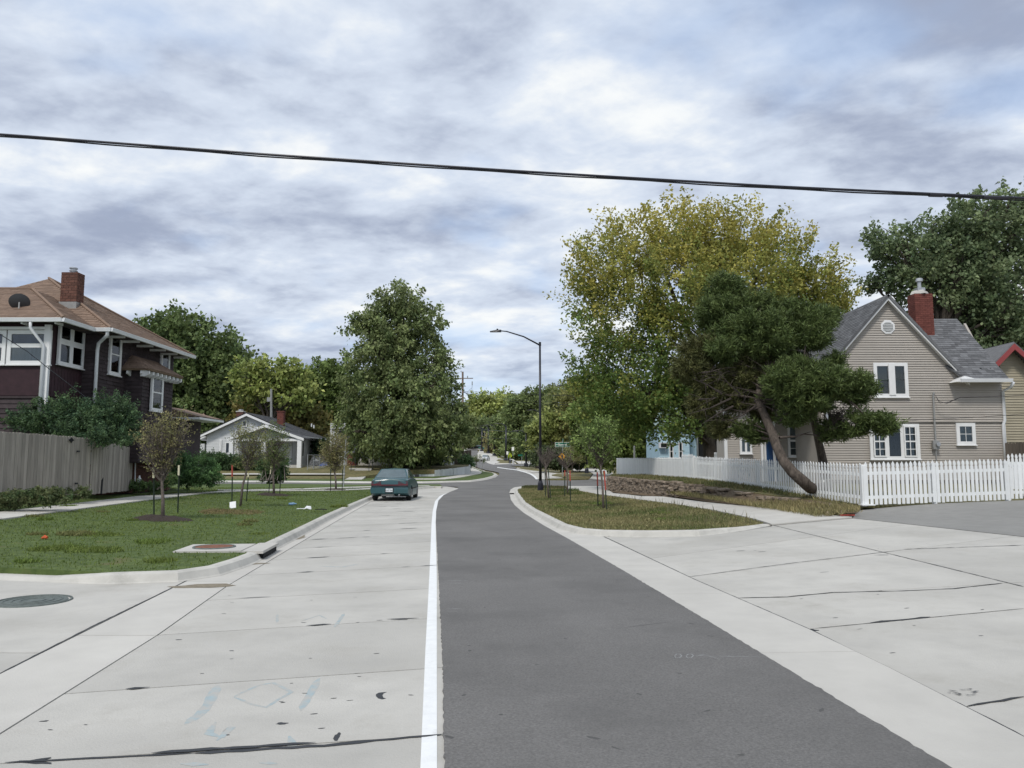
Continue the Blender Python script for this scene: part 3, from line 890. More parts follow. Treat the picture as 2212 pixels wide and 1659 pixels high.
# ---- tar blobs, sealed cracks, stains, paint marks
def blob(c, rx_, ry_, rot=0, n=14, jag=.25):
    o = []
    for k in range(n):
        t = 2 * math.pi * k / n; q = 1 + random.uniform(-jag, jag)
        x, y = rx_ * q * math.cos(t), ry_ * q * math.sin(t)
        o.append((c[0] + x * math.cos(rot) - y * math.sin(rot), c[1] + x * math.sin(rot) + y * math.cos(rot)))
    return o
def flat(name, poly, mat, off, f=H):
    mb = MB(); mb.add([(x, y, f(x, y) + off) for x, y in poly], [tuple(range(len(poly)))])
    me = mb.mesh(name, mat)
    return me
def join_flats(name, polys, mat, off, label=None, cat=None, kind=None, f=H):
    mb = MB()
    for ip, poly in enumerate(polys):
        if name in ('tyre_marks', 'blue_utility_markings', 'joint_sealer', 'white_chalk_markings'): o_ = off + 0.000012 * ip
        else: o_ = off + 0.00002 * ip
        ar = sum(poly[i][0] * poly[(i + 1) % len(poly)][1] - poly[(i + 1) % len(poly)][0] * poly[i][1] for i in range(len(poly)))
        if ar < 0: poly = poly[::-1]
        mb.add([(x, y, f(x, y) + o_) for x, y in poly], [tuple(range(len(poly)))])
    return tag(mb.build(name, mat, kind=kind), label, cat)
cres = [(812, 1500), (818, 1496.5), (828, 1495.5), (836, 1495), (829, 1498), (826, 1502), (828, 1507), (834, 1509), (826, 1511), (817, 1509), (812, 1504)]
spots = [GP(cres)]
for (px, py, a, b) in [(728, 1592, .02, .07), (609, 1563, .035, .02), (95, 1558, .03, .012), (386, 1382, .03, .014), (500, 1406, .025, .012), (1742, 1361, .11, .05), (1690, 1346, .07, .04), (620, 1310, .0, .0),
                       (860, 1338, .10, .018), (75, 1647, .10, .02), (1600, 1190, .09, .025), (1905, 1199, .12, .03), (1646, 1192, .08, .02), (656, 1345, .03, .01), (820, 1340, .03, .012), (1780, 1236, .08, .01)]:
    if a: spots.append(blob(G(px, py)[:2], a, b, random.uniform(-.2, .3)))
for _ in range(34):
    px, py = random.uniform(100, 900), random.uniform(1120, 1600)
    if px < 930 - (1650 - py) * 0.05 and py > 1090 + max(0, (800 - px) * .55): spots.append(blob(G(px, py)[:2], random.uniform(.010, .028), random.uniform(.004, .010), random.uniform(-.3, .4), 8))
for _ in range(26):
    px, py = random.uniform(1500, 2200), random.uniform(1170, 1560)
    if py < 1150 + (px - 1300) * .42: spots.append(blob(G(px, py)[:2], random.uniform(.012, .04), random.uniform(.004, .010), random.uniform(-.3, .6), 8))
join_flats('tar_spots', spots, mTAR, 0.0012, kind='stuff')
def stroke(pts, w, jit=0.3, n=None, close=False):
    """world strip around a pixel polyline; width w (m) with jitter"""
    q = [Vector(p) for p in GP(pts)]
    r = []
    for a, b in zip(q, q[1:]):
        k = max(2, int((b - a).length / .09))
        r += [a.lerp(b, i / k) for i in range(k)]
    r.append(q[-1]); L, R = [], []
    for i, p in enumerate(r):
        d = (r[min(i + 1, len(r) - 1)] - r[max(i - 1, 0)]).normalized(); nn = Vector((-d.y, d.x))
        e = 1 if 0 < i < len(r) - 1 else .2
        L.append(p + nn * w / 2 * (1 + random.uniform(-jit, jit)) * e); R.append(p - nn * w / 2 * (1 + random.uniform(-jit, jit)) * e)
    return [[tuple(L[i]), tuple(L[i + 1]), tuple(R[i + 1]), tuple(R[i])] for i in range(len(r) - 1)]
tars = []
tars += stroke([(0, 1455), (200, 1353), (415, 1249)], .024) + stroke([(2212, 1591), (1747, 1359), (1500, 1252), (1302, 1158)], .026)
tars += stroke([(10, 1648), (420, 1628)], .022, .5) + stroke([(420, 1628), (700, 1611), (955, 1587)], .034, .6) + stroke([(60, 1646), (110, 1638)], .07, .6)
tars += stroke([(835, 1338), (905, 1335.5)], .03, .6) + stroke([(1880, 1346), (2010, 1333)], .05, .6) + stroke([(1760, 1358), (2212, 1315)], .014, .5)
tars += stroke([(1590, 1292), (1700, 1290), (1800, 1280), (1950, 1277), (2060, 1272), (2167, 1260)], .026, .6) + stroke([(1490, 1246), (1700, 1218), (1951, 1188)], .016, .7)
tars += stroke([(2090, 1526), (2212, 1506)], .030, .5) + stroke([(1667, 1134), (2212, 1268)], .016, .6) + stroke([(1951, 1187), (2212, 1178)], .03, .7)
def wstroke(a, b, w, jit=.5):
    a, b = Vector(a), Vector(b); k = max(3, int((b - a).length / .1)); d = (b - a).normalized(); n_ = Vector((-d.y, d.x)); r = []
    for i in range(k + 1):
        e = (1 if 0 < i < k else .15) * w / 2
        r.append((a.lerp(b, i / k) + n_ * e * (1 + random.uniform(-jit, jit)), a.lerp(b, i / k) - n_ * e * (1 + random.uniform(-jit, jit))))
    return [[tuple(r[i][0]), tuple(r[i + 1][0]), tuple(r[i + 1][1]), tuple(r[i][1])] for i in range(k)]
for (a, b) in JT:
    a, b = Vector(a), Vector(b)
    for _ in range(random.choice((1, 2, 3))):
        q = random.uniform(.03, .9); L_ = random.uniform(.05, .16)
        tars += wstroke(a.lerp(b, q), a.lerp(b, min(.99, q + L_)), random.uniform(.02, .04) * (1 + a.y * .03))
for k in range(14):
    px = 2050 + random.uniform(-8, 55); py = 1496 + random.uniform(-7, 9)
    tars += stroke([(px, py), (px + random.uniform(8, 20), py + random.uniform(-2, 3))], .012, .7)
join_flats('joint_sealer', tars, mTAR, 0.0012, kind='stuff')
blue = stroke([(470, 1480), (455, 1510), (440, 1535), (400, 1565)], .07) + stroke([(690, 1465), (675, 1490), (650, 1535)], .05) + stroke([(505, 1505), (560, 1480), (590, 1475), (630, 1495), (600, 1512), (575, 1528), (540, 1520), (505, 1506)], .028)
blue += stroke([(466, 1560), (450, 1585), (478, 1592), (500, 1570), (468, 1600)], .05) + stroke([(625, 1590), (632, 1610), (620, 1618)], .05) + stroke([(600, 1327), (598, 1345)], .03) + stroke([(744, 1325), (722, 1355)], .035)
blue += stroke([(688, 1223), (740, 1225), (775, 1218)], .05) + stroke([(650, 1342), (690, 1329), (706, 1337)], .02) + stroke([(390, 1650), (450, 1652)], .05) + stroke([(560, 1648), (600, 1650)], .04)
join_flats('blue_utility_markings', blue, mCHALKB, 0.0004, kind='structure')
ch = stroke([(1530, 1420), (1650, 1422)], .010, .5) + stroke([(1500, 1419), (1530, 1420), (1555, 1427)], .010) + stroke([(1500, 1420), (1530, 1416)], .010)
for cx in (1465, 1490): ch += stroke([(cx - 8, 1420), (cx - 3, 1416), (cx + 4, 1416), (cx + 8, 1420), (cx + 3, 1424), (cx - 5, 1424), (cx - 8, 1420)], .009)
ch += stroke([(962, 1256), (1010, 1256)], .02) + stroke([(962, 1262), (1006, 1262)], .014) + stroke([(964, 1317), (1003, 1318)], .016) + stroke([(962, 1323), (990, 1323)], .01)
asc = []
for _ in range(42):
    py = random.uniform(1120, 1640); xa_ = 950; xb_ = 1175 + (py - 1135) * 1.68
    c = G(random.uniform(xa_ + 20, xb_ - 30), py)
    asc.append(blob(c[:2], random.uniform(.012, .05), random.uniform(.008, .02), random.uniform(0, 3), 9, .4))
for _ in range(2):
    py = random.uniform(1180, 1560); px = random.uniform(1000, 1150 + (py - 1135) * 1.5); c = Vector(G(px, py)[:2]); an = random.uniform(-.5, .9)
    e = c + Vector((math.cos(an), math.sin(an))) * random.uniform(.3, .9)
    asc += wstroke(c, e, random.uniform(.006, .012), .7)
join_flats('asphalt_specks', asc, mTARA, 0.0124, kind='stuff')
join_flats('white_chalk_markings', ch, mCHALKW, 0.0126, kind='structure')
sc_ = stroke([(0, 1380), (200, 1440), (450, 1490), (620, 1540), (830, 1610)], .13, .15) + stroke([(0, 1410), (220, 1470), (330, 1500), (480, 1580)], .12, .15) + stroke([(300, 1390), (560, 1400), (900, 1470)], .14, .15)
sc_ += stroke([(1400, 1230), (1600, 1330), (1800, 1440), (2050, 1600)], .13, .15) + stroke([(1700, 1300), (1950, 1330), (2212, 1400)], .12, .2)
sl_ = [blob(G(1070 + 310, 1157)[:2], .75, .07, .02), blob(G(1475, 1149)[:2], .45, .05, .1), blob(G(385, 1244)[:2], .28, .09, .1), blob(G(440, 1266)[:2], .42, .16, .3), blob(G(255, 1243)[:2], .5, .05, 0), blob(G(555, 1218)[:2], .2, .07, .5), blob(G(648, 1160)[:2], .12, .5, .2)]
join_flats('gutter_silt', sl_, mSILT, 0.0030, kind='stuff')

# ---- kerbs (swept, cast in lengths)
def kerb(name, path, side, f, h=0.13, w=0.17, mat=None, seglen=3.0, hvar=None):
    """path = back (grass) edge, side=+1 when the street lies to the right of the direction of travel"""
    K = bpy.data.objects.new(name, None); COL.objects.link(K); tag(K, kind='structure')
    pts = [Vector(p) for p in densify_open(path, 0.8)]
    prof = [(0.0, h + .004), (w * .55, h + .002), (w * .85, h * .85), (w * 1.15, h * .15), (w * 1.3, 0.004), (w * 1.3, -.06), (0, -.06)]
    rows = []
    for i, p in enumerate(pts):
        d = (pts[min(i + 1, len(pts) - 1)] - pts[max(i - 1, 0)]).normalized(); nn = Vector((d.y, -d.x)) * side
        s = hvar(p) if hvar else 1.0
        rows.append([(p.x + nn.x * a, p.y + nn.y * a, f(p.x, p.y) + (b * s if b > 0 else b)) for a, b in prof])
    per = max(1, int(seglen / 0.8)); m = len(prof)
    for a in range(0, len(rows) - 1, per):
        b = min(a + per, len(rows) - 1); mb = MB()
        rr = rows[a:b + 1]
        for r in rr: mb.v += r
        for i in range(len(rr) - 1):
            for k in range(m): 
                k2 = (k + 1) % m; q = (i * m + k, i * m + k2, (i + 1) * m + k2, (i + 1) * m + k)
                mb.f.append(q if side < 0 else q[::-1])
        mb.f.append(tuple(range(m))); mb.f.append(tuple((len(rr) - 1) * m + k for k in range(m))[::-1])
        mb.build('kerb_length', mat or mKERB, K)
    return K
def densify_open(path, step):
    o = []
    for a, b in zip(path, path[1:]):
        a, b = Vector(a), Vector(b); st = step * (1 + max(0, (a.y + b.y) / 2 - 20) / 30); k = max(1, round((b - a).length / st))
        o += [tuple(a.lerp(b, j / k)) for j in range(k)]
    return o + [path[-1]]

# left lawn: back edge of kerb
kpx = [(-500, 1212), (0, 1228), (250, 1237), (380, 1233), (450, 1223), (500, 1208), (530, 1197), (562, 1178), (640, 1142), (700, 1113), (760, 1087), (800, 1071), (850, 1058)]
kl = GP(kpx, lambda x, y: zt(y) + 0.13)
kl2 = kl + GP([(900, 1052.5), (935, 1050.2), (956, 1050.6)], lambda x, y: zt(y) + .13)
lawnL = kl2 + GP([(950, 1050.0), (752, 1050.5), (640, 1049)]) + [(-30, 56.5), (-70, 56.5), (-70, kl[0][1])]
sheet('lawn', lawnL, LL, mGRASS, step=1.3, skirt=0.3, kind='structure')
INL = (G(545, 1185).x, G(545, 1185).y)
KL = kerb('kerb', kl2, +1, lambda x, y: zt(y), h=0.135, hvar=lambda p: 0.45 + 0.55 * sstep(p.y, 11.9, 13.0) if p.x < -6.0 else 1.0)
# storm inlet: dark throat, cover slab and lid
ci = Vector(kl[6]); cj = Vector(kl[8]); dd = (cj - ci).normalized(); nn = Vector((dd.y, -dd.x))
inl = thing('storm_drain_inlet', 'kerb storm drain inlet with dark throat and rusty lid on a pale square slab', 'storm drain', (ci.x, ci.y, .13))
m0 = ci + dd * .35
def v3(p, z): return Vector((p.x, p.y, z))
MB().obox(v3(m0 - nn * .05, 0.015), v3(dd * 1.15, 0), v3(nn * .275, 0), (0, 0, .095)).build('throat', mINT, inl)
MB().obox(v3(m0 - nn * .12 - dd * .12, .108), v3(dd * 1.4, 0), v3(nn * .36, 0), (0, 0, .045)).build('cover_beam', mCONC2, inl)
q0 = m0 - nn * 1.25 - dd * .1
MB().obox(v3(q0, .10), v3(dd * 1.15, 0), v3(nn * 1.12, 0), (0, 0, .062)).build('cover_slab', mCONC2, inl)
cc = q0 + dd * .6 + nn * .52
MB().cyl(v3(cc, .12), v3(cc, .176), .32, 24).build('lid', mRUST, inl)
MB().tube([v3(cc + Vector((math.cos(t), math.sin(t))) * .35, .166) for t in np.linspace(0, 2 * math.pi, 25)], .018, 6, False).build('lid_ring', mIRON, inl)
# manhole in the side street
mh = G(71, 1299)
mo = thing('manhole', 'round cast iron manhole cover set in the near corner concrete', 'manhole', mh)
MB().cyl(mh + Vector((0, 0, -.02)), mh + Vector((0, 0, .010)), .37, 36).build('cover', mIRON, mo)
for r_ in (.13, .22, .31): MB().tube([mh + Vector((math.cos(t) * r_, math.sin(t) * r_, .011)) for t in np.linspace(0, 2 * math.pi, 37)], .008, 5, False).build('raised_ring', mIRON, mo)
MB().tube([mh + Vector((math.cos(t) * .41, math.sin(t) * .41, .004)) for t in np.linspace(0, 2 * math.pi, 37)], .014, 5, False).build('frame', mIRON, mo)

# near sidewalk on the lawn
swn = GP([(-400, 1178), (0, 1124), (330, 1080), (455, 1065.3)], LL)
swf = GP([(-400, 1147), (0, 1108), (300, 1073), (450, 1064.3)], LL)
def panels(name, A, B, f, off, mat, every, parentname=None, g=.008):
    base = sheet(name, list(A) + list(B)[::-1], f, mDIRT, off=off - .03, step=2, kind='structure')
    A2, B2 = resample(A, 60), resample(B, 60)
    L = sum((Vector(a) - Vector(b)).length for a, b in zip(A2, A2[1:])); n = max(1, int(L / every))
    ii = [round(59 * k / n) for k in range(n + 1)]
    for a, b in zip(ii, ii[1:]):
        if b > a: slab(A2[a:b + 1:max(1, (b - a) // 3)] + ([A2[b]] if (b - a) % max(1, (b - a) // 3) else []) + [B2[b]] + B2[a:b][::-1][::max(1, (b - a) // 3)] , mat, base, g=g, f=f, off=off, name='paving_slab', skirt=.05)
    return base
panels('pavement', swn + [(-12.2, 38.5), (-9.2, 42.5), (-7.4, 45.6)], swf + [(-13.3, 39.2), (-10.2, 43.6), (-8.0, 47.0)], LL, 0.035, mCONC2, 1.6)
# walk that crosses in front of the cross street
panels('cross_walkway', GP([(470, 1060.5), (600, 1059.5), (700, 1056.5), (800, 1053.5), (930, 1050.6)], LL), GP([(470, 1059.0), (600, 1057.6), (700, 1054.6), (800, 1051.6), (925, 1049.6)], LL), LL, 0.04, mCONC2, 2.0)

# right boulevard
bk = [(1119, 1058), (1119.5, 1064), (1135.5, 1085), (1158, 1100), (1180, 1111), (1225, 1133), (1262, 1142), (1305, 1145.5), (1400, 1147), (1504, 1145.5), (1590, 1139), (1648, 1131.5)]
kr_w = GP(bk, RB)
blv = kr_w + GP([(1640, 1127), (1600, 1117), (1540, 1104), (1450, 1090), (1350, 1077), (1290, 1069), (1240, 1060), (1205, 1056.5), (1130, 1056.0)], RB)
sheet('boulevard_lawn', blv, RB, mGRASSD, step=1.0, skirt=.3, kind='structure')
strip = GP([(1126, 1052.5), (1134, 1054.5), (1170, 1054.6), (1210, 1054.4), (1226, 1052.0), (1170, 1050.0), (1135, 1050.2)], RB)
sheet('corner_concrete', GP([(1100, 1066), (1103, 1058), (1111, 1053.5), (1124, 1051.5), (1135, 1050), (1170, 1049.8), (1226, 1051.6), (1210, 1055.4), (1130, 1056.5), (1121, 1061), (1119, 1066)]), H, mCONC2, off=.022, step=1.5, kind='structure')
sheet('lane_end_concrete', GP([(930, 1052.8), (950, 1051), (962, 1050.8), (994, 1055.0), (975, 1063), (958, 1068), (940, 1066)]), H, mCONC, off=.004, step=1.5, kind='structure')
sheet('corner_grass_strip', strip, RB, mGRASSD, step=1.5, skirt=.3, kind='structure')
kerb('kerb', kr_w[::-1], -1, H, h=.13, hvar=lambda p: 1 - .8 * sstep(p.x, 3.5, 6.3))
# sidewalk right
sn = GP([(1130, 1055.2), (1205, 1056), (1240, 1060), (1290, 1069), (1350, 1077), (1450, 1090), (1540, 1104), (1600, 1117), (1640, 1127), (1667, 1136)])
sf = GP([(1200, 1051), (1312, 1051.5), (1312, 1058), (1325, 1067), (1380, 1073.5), (1430, 1074.5), (1522, 1087), (1593, 1094), (1680, 1102), (1764, 1114), (1842, 1120)])
panels('pavement', sn, sf, H, 0.045, mCONC2, 1.7)

# asphalt pad in front of the picket fence
def PAD(x, y):
    a = np.interp(x, [9, 15.5, 30], [ap_b[5][1], ap_b[6][1], ap_b[7][1]])
    t = sstep(y, a, a + 5.5)
    z0 = H(x, y); z1 = 0.45 + .02 * (x - 9.7)
    return z0 * (1 - t) + z1 * t
pad = [ap_b[5], ap_b[6], ap_b[7], (26, 14.5), (40, 14), (40, 27), (17, 26), (15.2, 22.75), (9.95, 21.55), tuple(G(1852, 1108)[:2])]
sheet('asphalt_pad', pad, PAD, mASPH2, off=0.012, step=.9, skirt=.05, kind='structure')

# raised lot behind the fences
lot = [(9.72, 21.62), (9.35, 23.6), (8.5, 25.7), (8.15, 27.2), (7.9, 30.0), (7.5, 31.5), (6.7, 33.3), (6.15, 36), (5.9, 40), (5.75, 44.8), (6.1, 49), (7.3, 56), (60, 58), (60, 26), (17, 26), (15.2, 22.9)]
sheet('raised_garden', lot, RL, mGRASSD, step=1.6, skirt=0.05, kind='structure')
# bank of dirt and dry grass down to the sidewalk
top_ = lot[:10]
bot_ = GP([(1850, 1113), (1764, 1113), (1680, 1101), (1593, 1093), (1522, 1086), (1450, 1073.5), (1400, 1073.5), (1345, 1069), (1322, 1064.5), (1311, 1056)])
bm_ = MB()
T2, B2 = resample(top_, 70), resample(bot_, 70)
for i in range(70):
    for k, q in enumerate((0, .3, .6, 1)):
        a, b = Vector(T2[i]), Vector(B2[i]); p = a.lerp(b, q)
        zt_, zb_ = RL(*a), H(*b) + .05
        e = (1 - q) ** 1.3
        wf = 1 if k == 0 else 1 - .80 * sstep(a.y, 27.5, 31.5)
        bm_.v.append((p.x, p.y, zb_ + (zt_ - .03 - zb_) * e * wf * (.92 if k else 1) + (random.uniform(-.02, .03) if k in (1, 2) else 0)))
for i in range(69):
    for k in range(3): bm_.f.append((i * 4 + k, i * 4 + k + 1, (i + 1) * 4 + k + 1, (i + 1) * 4 + k))
bm_.build('garden_bank', mDIRT, kind='structure', smooth=True)

# ---- far side of the cross street, left: grass, walk, retained lot
farL = [(-80, 68.4)] + GP([(572, 1038.2), (796, 1040), (912, 1040), (1012, 1037.8)], lambda x, y: zt(y) + .13) + GP([(1045, 1033), (1063, 1028), (1068, 1024), (1062, 1021), (1046, 1018.5), (1040, 1016), (1018, 1008), (1008, 998), (1002, 985), (1003, 970)], lambda x, y: zt(y) + .13)
farL2 = farL + [(farL[-1][0] - 2, 330), (-120, 330), (-120, 68.4)]
def FLs(x, y):     # street edge stays low; lots rise
    return zt(y) + 0.13
sheet('far_verge', farL2, FLs, mGRASS, step=2.5, skirt=.3, kind='structure')
kerb('kerb', farL, -1 * -1, lambda x, y: zt(y), h=.13, w=.3, mat=mCONC2, seglen=5)
lotL = [(-80, 68.9), tuple(P(720, 1030, 68.9)[:2]), tuple(P(768, 1030, 69.5)[:2]), tuple(P(870, 1020, 74.4)[:2]), tuple(P(938, 1016, 74.9)[:2]), tuple(P(1013, 1008, 81.5)[:2]), tuple(P(1010, 1000, 110)[:2]), (-8, 140), (-80, 140)]
def FLt(x, y):
    return zt(y) + 0.16 + 0.32 * sstep(y, 68.9, 70.5) + 0.50 * sstep(y, 71, 78)
sheet('far_garden', lotL, FLt, mGRASSD, off=0, step=2, skirt=.4, kind='structure')
# thin pavement line in front of the bungalow
pw = GP([(500, 1028.2), (600, 1028.6), (700, 1028.4), (745, 1028.2)], lambda x, y: .62)
sheet('far_pavement', [tuple(P(480, 1029, 70.6)[:2]), tuple(P(745, 1029, 70.6)[:2]), tuple(P(745, 1029, 72.0)[:2]), tuple(P(480, 1029, 72.0)[:2])], FLt, mCONC2, off=.03, step=2, skirt=.05, kind='structure')
# walk and steps to the porch house
sheet('front_walk', [tuple(P(745, 1041, 67.2)[:2]), tuple(P(782, 1041, 67.2)[:2]), tuple(P(796, 1026, 73.2)[:2]), tuple(P(768, 1026, 73.2)[:2])], lambda x, y: zt(y) + .16 + .25 * sstep(y, 67.5, 72), mCONC, step=2, skirt=.2, kind='structure')
# pavement along the pale wall, out to the far corner
fw_n = GP([(860, 1036.5), (960, 1036.0), (1000, 1031), (1038, 1023.5), (1042, 1020), (1030, 1014.5), (1019, 1010)], FLs)
fw_f = GP([(862, 1034.2), (940, 1034.2), (985, 1028), (1012, 1022), (1018, 1018), (1014, 1013), (1010, 1009)], FLs)
panels('far_corner_pavement', fw_n, fw_f, FLs, .03, mCONC2, 2.4)
# parking lane slabs beyond the crossing
cl = GP([(1170, 1028), (1140, 1021), (1118, 1013), (1112, 1008.5)]) 
def conc_far(name, pts, off=.03):
    return sheet(name, GP(pts), H, mCONC2, off=off, step=4, skirt=.05, kind='structure')
conc_far('far_parking_lane', [(1118, 1015.5), (1149, 1025), (1160, 1035), (1176, 1035.5), (1230, 1032), (1225, 1029.5), (1164, 1019), (1133, 1014), (1117, 1010)])
conc_far('far_lane_concrete', [(1031, 981), (1040, 993), (1056, 1001.5), (1066, 1004), (1112, 1001.5), (1098, 997), (1075, 988), (1060, 979), (1052, 973), (1036, 972)])
conc_far('far_upper_street_concrete', [(1018, 963), (1028, 970), (1036, 972), (1052, 973), (1060, 966), (1040, 961), (1024, 960)])
conc_far('far_verge_concrete', [(1000, 986), (1006, 1000), (1014, 1006), (1020, 1009), (1014, 1000), (1007, 985), (1009, 972), (1012, 966), (1016, 958), (1010, 962), (1003, 974)], off=.20)
# islands beyond the crossing (right): grass with kerb
def island(pts, h=.13, grass=mGRASSD, k=True):
    w = GP(pts, lambda x, y: H(x, y) + h)
    sheet('grass_island', w, lambda x, y: H(x, y) + h, grass, step=3, skirt=.25, kind='structure')
    if k: kerb('kerb', w + [w[0]], 1, H, h=h, w=.25, mat=mCONC2, seglen=8)
def ccw(pts): return pts
island([(1119, 1011.5), (1124, 1012.5), (1150, 1016.5), (1190, 1021), (1232, 1025), (1225, 1021.5), (1190, 1017), (1150, 1010.6), (1125, 1008.8)])
island([(1192, 1025.5), (1225, 1031.5), (1275, 1031.2), (1279, 1023.5), (1268, 1018.5), (1240, 1017.5), (1212, 1021)], k=False)
island([(1178, 1034.5), (1225, 1034.8), (1272, 1033.5), (1268, 1032.4), (1195, 1033.4)], k=False)
island([(1073, 1000.6), (1113, 1000.8), (1108, 997.5), (1092, 993.5), (1077, 992), (1072, 994.5), (1080, 998)])
island([(1060, 979), (1075, 984), (1090, 986.5), (1082, 982), (1068, 977)], k=False)
# pavements right of those
sheet('far_right_pavement', GP([(1240, 1016), (1270, 1017.5), (1283, 1023.5), (1275, 1033), (1312, 1036.5), (1330, 1030), (1322, 1020), (1300, 1013), (1262, 1011.5), (1235, 1013)], FR if False else (lambda x, y: H(x, y) + .15)), lambda x, y: H(x, y) + .15, mCONC2, step=3, skirt=.1, kind='structure')
sheet('far_walkway', GP([(1120, 1001.5), (1240, 1002.3), (1330, 1003), (1330, 1000.5), (1240, 999.5), (1112, 996), (1096, 990), (1072, 982), (1060, 977), (1066, 976.5), (1090, 984), (1110, 993)], lambda x, y: H(x, y) + .15), lambda x, y: H(x, y) + .15, mCONC2, off=.03, step=5, skirt=.1, kind='structure')
sheet('far_kerb_concrete', GP([(1133, 1014.6), (1228, 1031), (1190, 1034), (1178, 1033.5), (1150, 1022)]), H, mCONC2, off=.05, step=3, kind='structure')
# ============================================================ dark two-storey house (near side)
def PX(px, Y): return (px - 1106) / F * Y
h1 = thing('dark_house', 'dark brown shingled two-storey house with a brown hip roof behind the board fence', 'house', (-18.5, 31.5, .6))
EZ = 6.52
# wall cores (slightly inside the siding)
MB().box((-19.3, 31.65, 3.4), (7.55, 6.5, 6.3)).build('wall', mDARK, h1)
MB().box((-20.0, 27.4, 3.4), (7.95, 2.2, 6.3)).build('porch_wall', mBURG, h1)
# siding: long side wall, bay, porch
siding(h1, (-15.5, 28.4), (0, 1, 0), (1, 0, 0), 1.75, 6.5, 0.145, mDARK, lambda z: (0, 6.5), 'wall_shingle', tab=.55, nind=150)
siding(h1, (-16.02, 28.4), (1, 0, 0), (0, -1, 0), 1.6, 6.5, 0.145, mDARK, lambda z: (0, .52), 'wall_shingle', tab=None, nind=12)
siding(h1, (-24, 26.28), (1, 0, 0), (0, -1, 0), 1.3, 3.9, 0.17, mDARK, lambda z: (0, 8.0), 'siding_board', tab=None)
siding(h1, (-16.02, 26.3), (0, 1, 0), (1, 0, 0), 1.3, 3.9, 0.17, mDARK, lambda z: (0, 2.1), 'siding_board', tab=None)
for k in range(11):   # vertical beadboard under the porch side windows
    MB().obox((-16.02, 26.35 + k * .19, 3.95), (.03, 0, 0), (0, .17, 0), (0, 0, 1.0)).build('bead_board', mBURG, h1)
MB().obox((-24, 26.22, 3.86), (8.02, 0, 0), (0, .06, 0), (0, 0, .07)).build('belt_trim', mDARK, h1)
MB().obox((-24, 26.25, 3.95), (8.02, 0, 0), (0, .04, 0), (0, 0, 1.02)).build('spandrel_panel', mBURG, h1)
# foundation bricks
fms = []
z = .45; row = 0
while z < 1.75:
    y = 28.4 + (.11 if row % 2 else 0)
    while y < 34.8:
        fms.append(mat4(Vector((-15.5, y + .1, z + .035)), Vector((.05, 0, 0)), Vector((0, .205, 0)), Vector((0, 0, .062)))); y += .22
    z += .075; row += 1
MB().box((-17, 31.6, 1.0), (2.95, 6.4, 1.6)).build('foundation_core', mMORTAR, h1)
pieces(h1, 'foundation_brick', fms, mBRICKD, 'box', 120, rest='foundation_bricks')
# bay on the side wall: px 255-350 side window, x pushed out
bx0, by0, by1 = -14.8, 30.55, 33.3
MB().box((( -15.5 + bx0) / 2, (by0 + by1) / 2, 3.5), (bx0 + 15.5 - .02, by1 - by0 - .02, 3.7)).build('bay_wall', mDARK, h1)
siding(h1, (bx0, by0), (0, 1, 0), (1, 0, 0), 1.7, 5.4, 0.145, mDARK, lambda z: (0, by1 - by0), 'bay_shingle', tab=.5, nind=60)
siding(h1, (-15.5, by0), (1, 0, 0), (0, -1, 0), 1.7, 5.4, 0.145, mDARK, lambda z: (0, bx0 + 15.5), 'bay_shingle', tab=None)
bz, bt = 5.38, 5.92
e0, e1, ex = by0 - .32, by1 + .15, bx0 + .42
roof_face(h1, (ex, e0, bz), (ex, e1, bz), (-15.48, e1 - .3, bt + .1), (-15.48, e0 + .75, bt + .1), mROOFB, .13, .3, nind=0, name='shingle')
roof_face(h1, (-15.5, e0, bz), (ex, e0, bz), (-15.48, e0 + .75, bt + .1), (-15.48, e0 + .75, bt + .1), mROOFB, .13, .3, nind=0)
for k in range(9):
    y = e0 + .12 + k * (e1 - e0 - .25) / 8
    MB().prism([(bx0 + .02, y, bz - .02), (ex - .04, y, bz - .09), (ex - .04, y, bz - .22), (bx0 + .2, y, bz - .30), (bx0 + .02, y, bz - .30)], (0, .07, 0)).build('rafter_tail', mWHITE, h1)
for k in range(2):
    x = -15.3 + k * .55
    MB().prism([(x, by0 - .02, bz - .02), (x, e0 + .04, bz - .09), (x, e0 + .04, bz - .2), (x, by0 - .02, bz - .28)], (.07, 0, 0)).build('rafter_tail', mWHITE, h1)
# windows
yb = lambda a, b: mBLIND
def on_side(px): return 15.5 / ((1106 - px) / F)         # depth on the long wall for a pixel column
def sidewin(pxa, pxb, z0, z1, X=-15.5, rows=2, back=None):
    ya, yb_ = -X / ((1106 - pxa) / F), -X / ((1106 - pxb) / F)
    w_ = yb_ - ya - .24; hh = (z1 - z0 - .24 - .05 * (rows - 1)) / rows
    return window(h1, (X + .02, ya, z0), (0, 1, 0), (1, 0, 0), [w_], [hh] * rows, fr=.12, bar=.05, back=back or (lambda i, j: mBLIND))
def zat(py, Y): return P(1106, py, Y).z
Yw = on_side(236); sidewin(224.5, 250, zat(810, Yw), zat(722, Yw))
Yw = on_side(346); sidewin(338, 357, zat(800, Yw), zat(748, Yw), rows=1)
Yw = 14.75 / ((1106 - 330) / F); sidewin(320, 345, zat(888, Yw), zat(808, Yw), X=-14.75)
# small low window
window(h1, (-15.47, on_side(228), zat(905, 29.3)), (0, 1, 0), (1, 0, 0), [.6], [.55], fr=.10, back=lambda i, j: mBLIND)
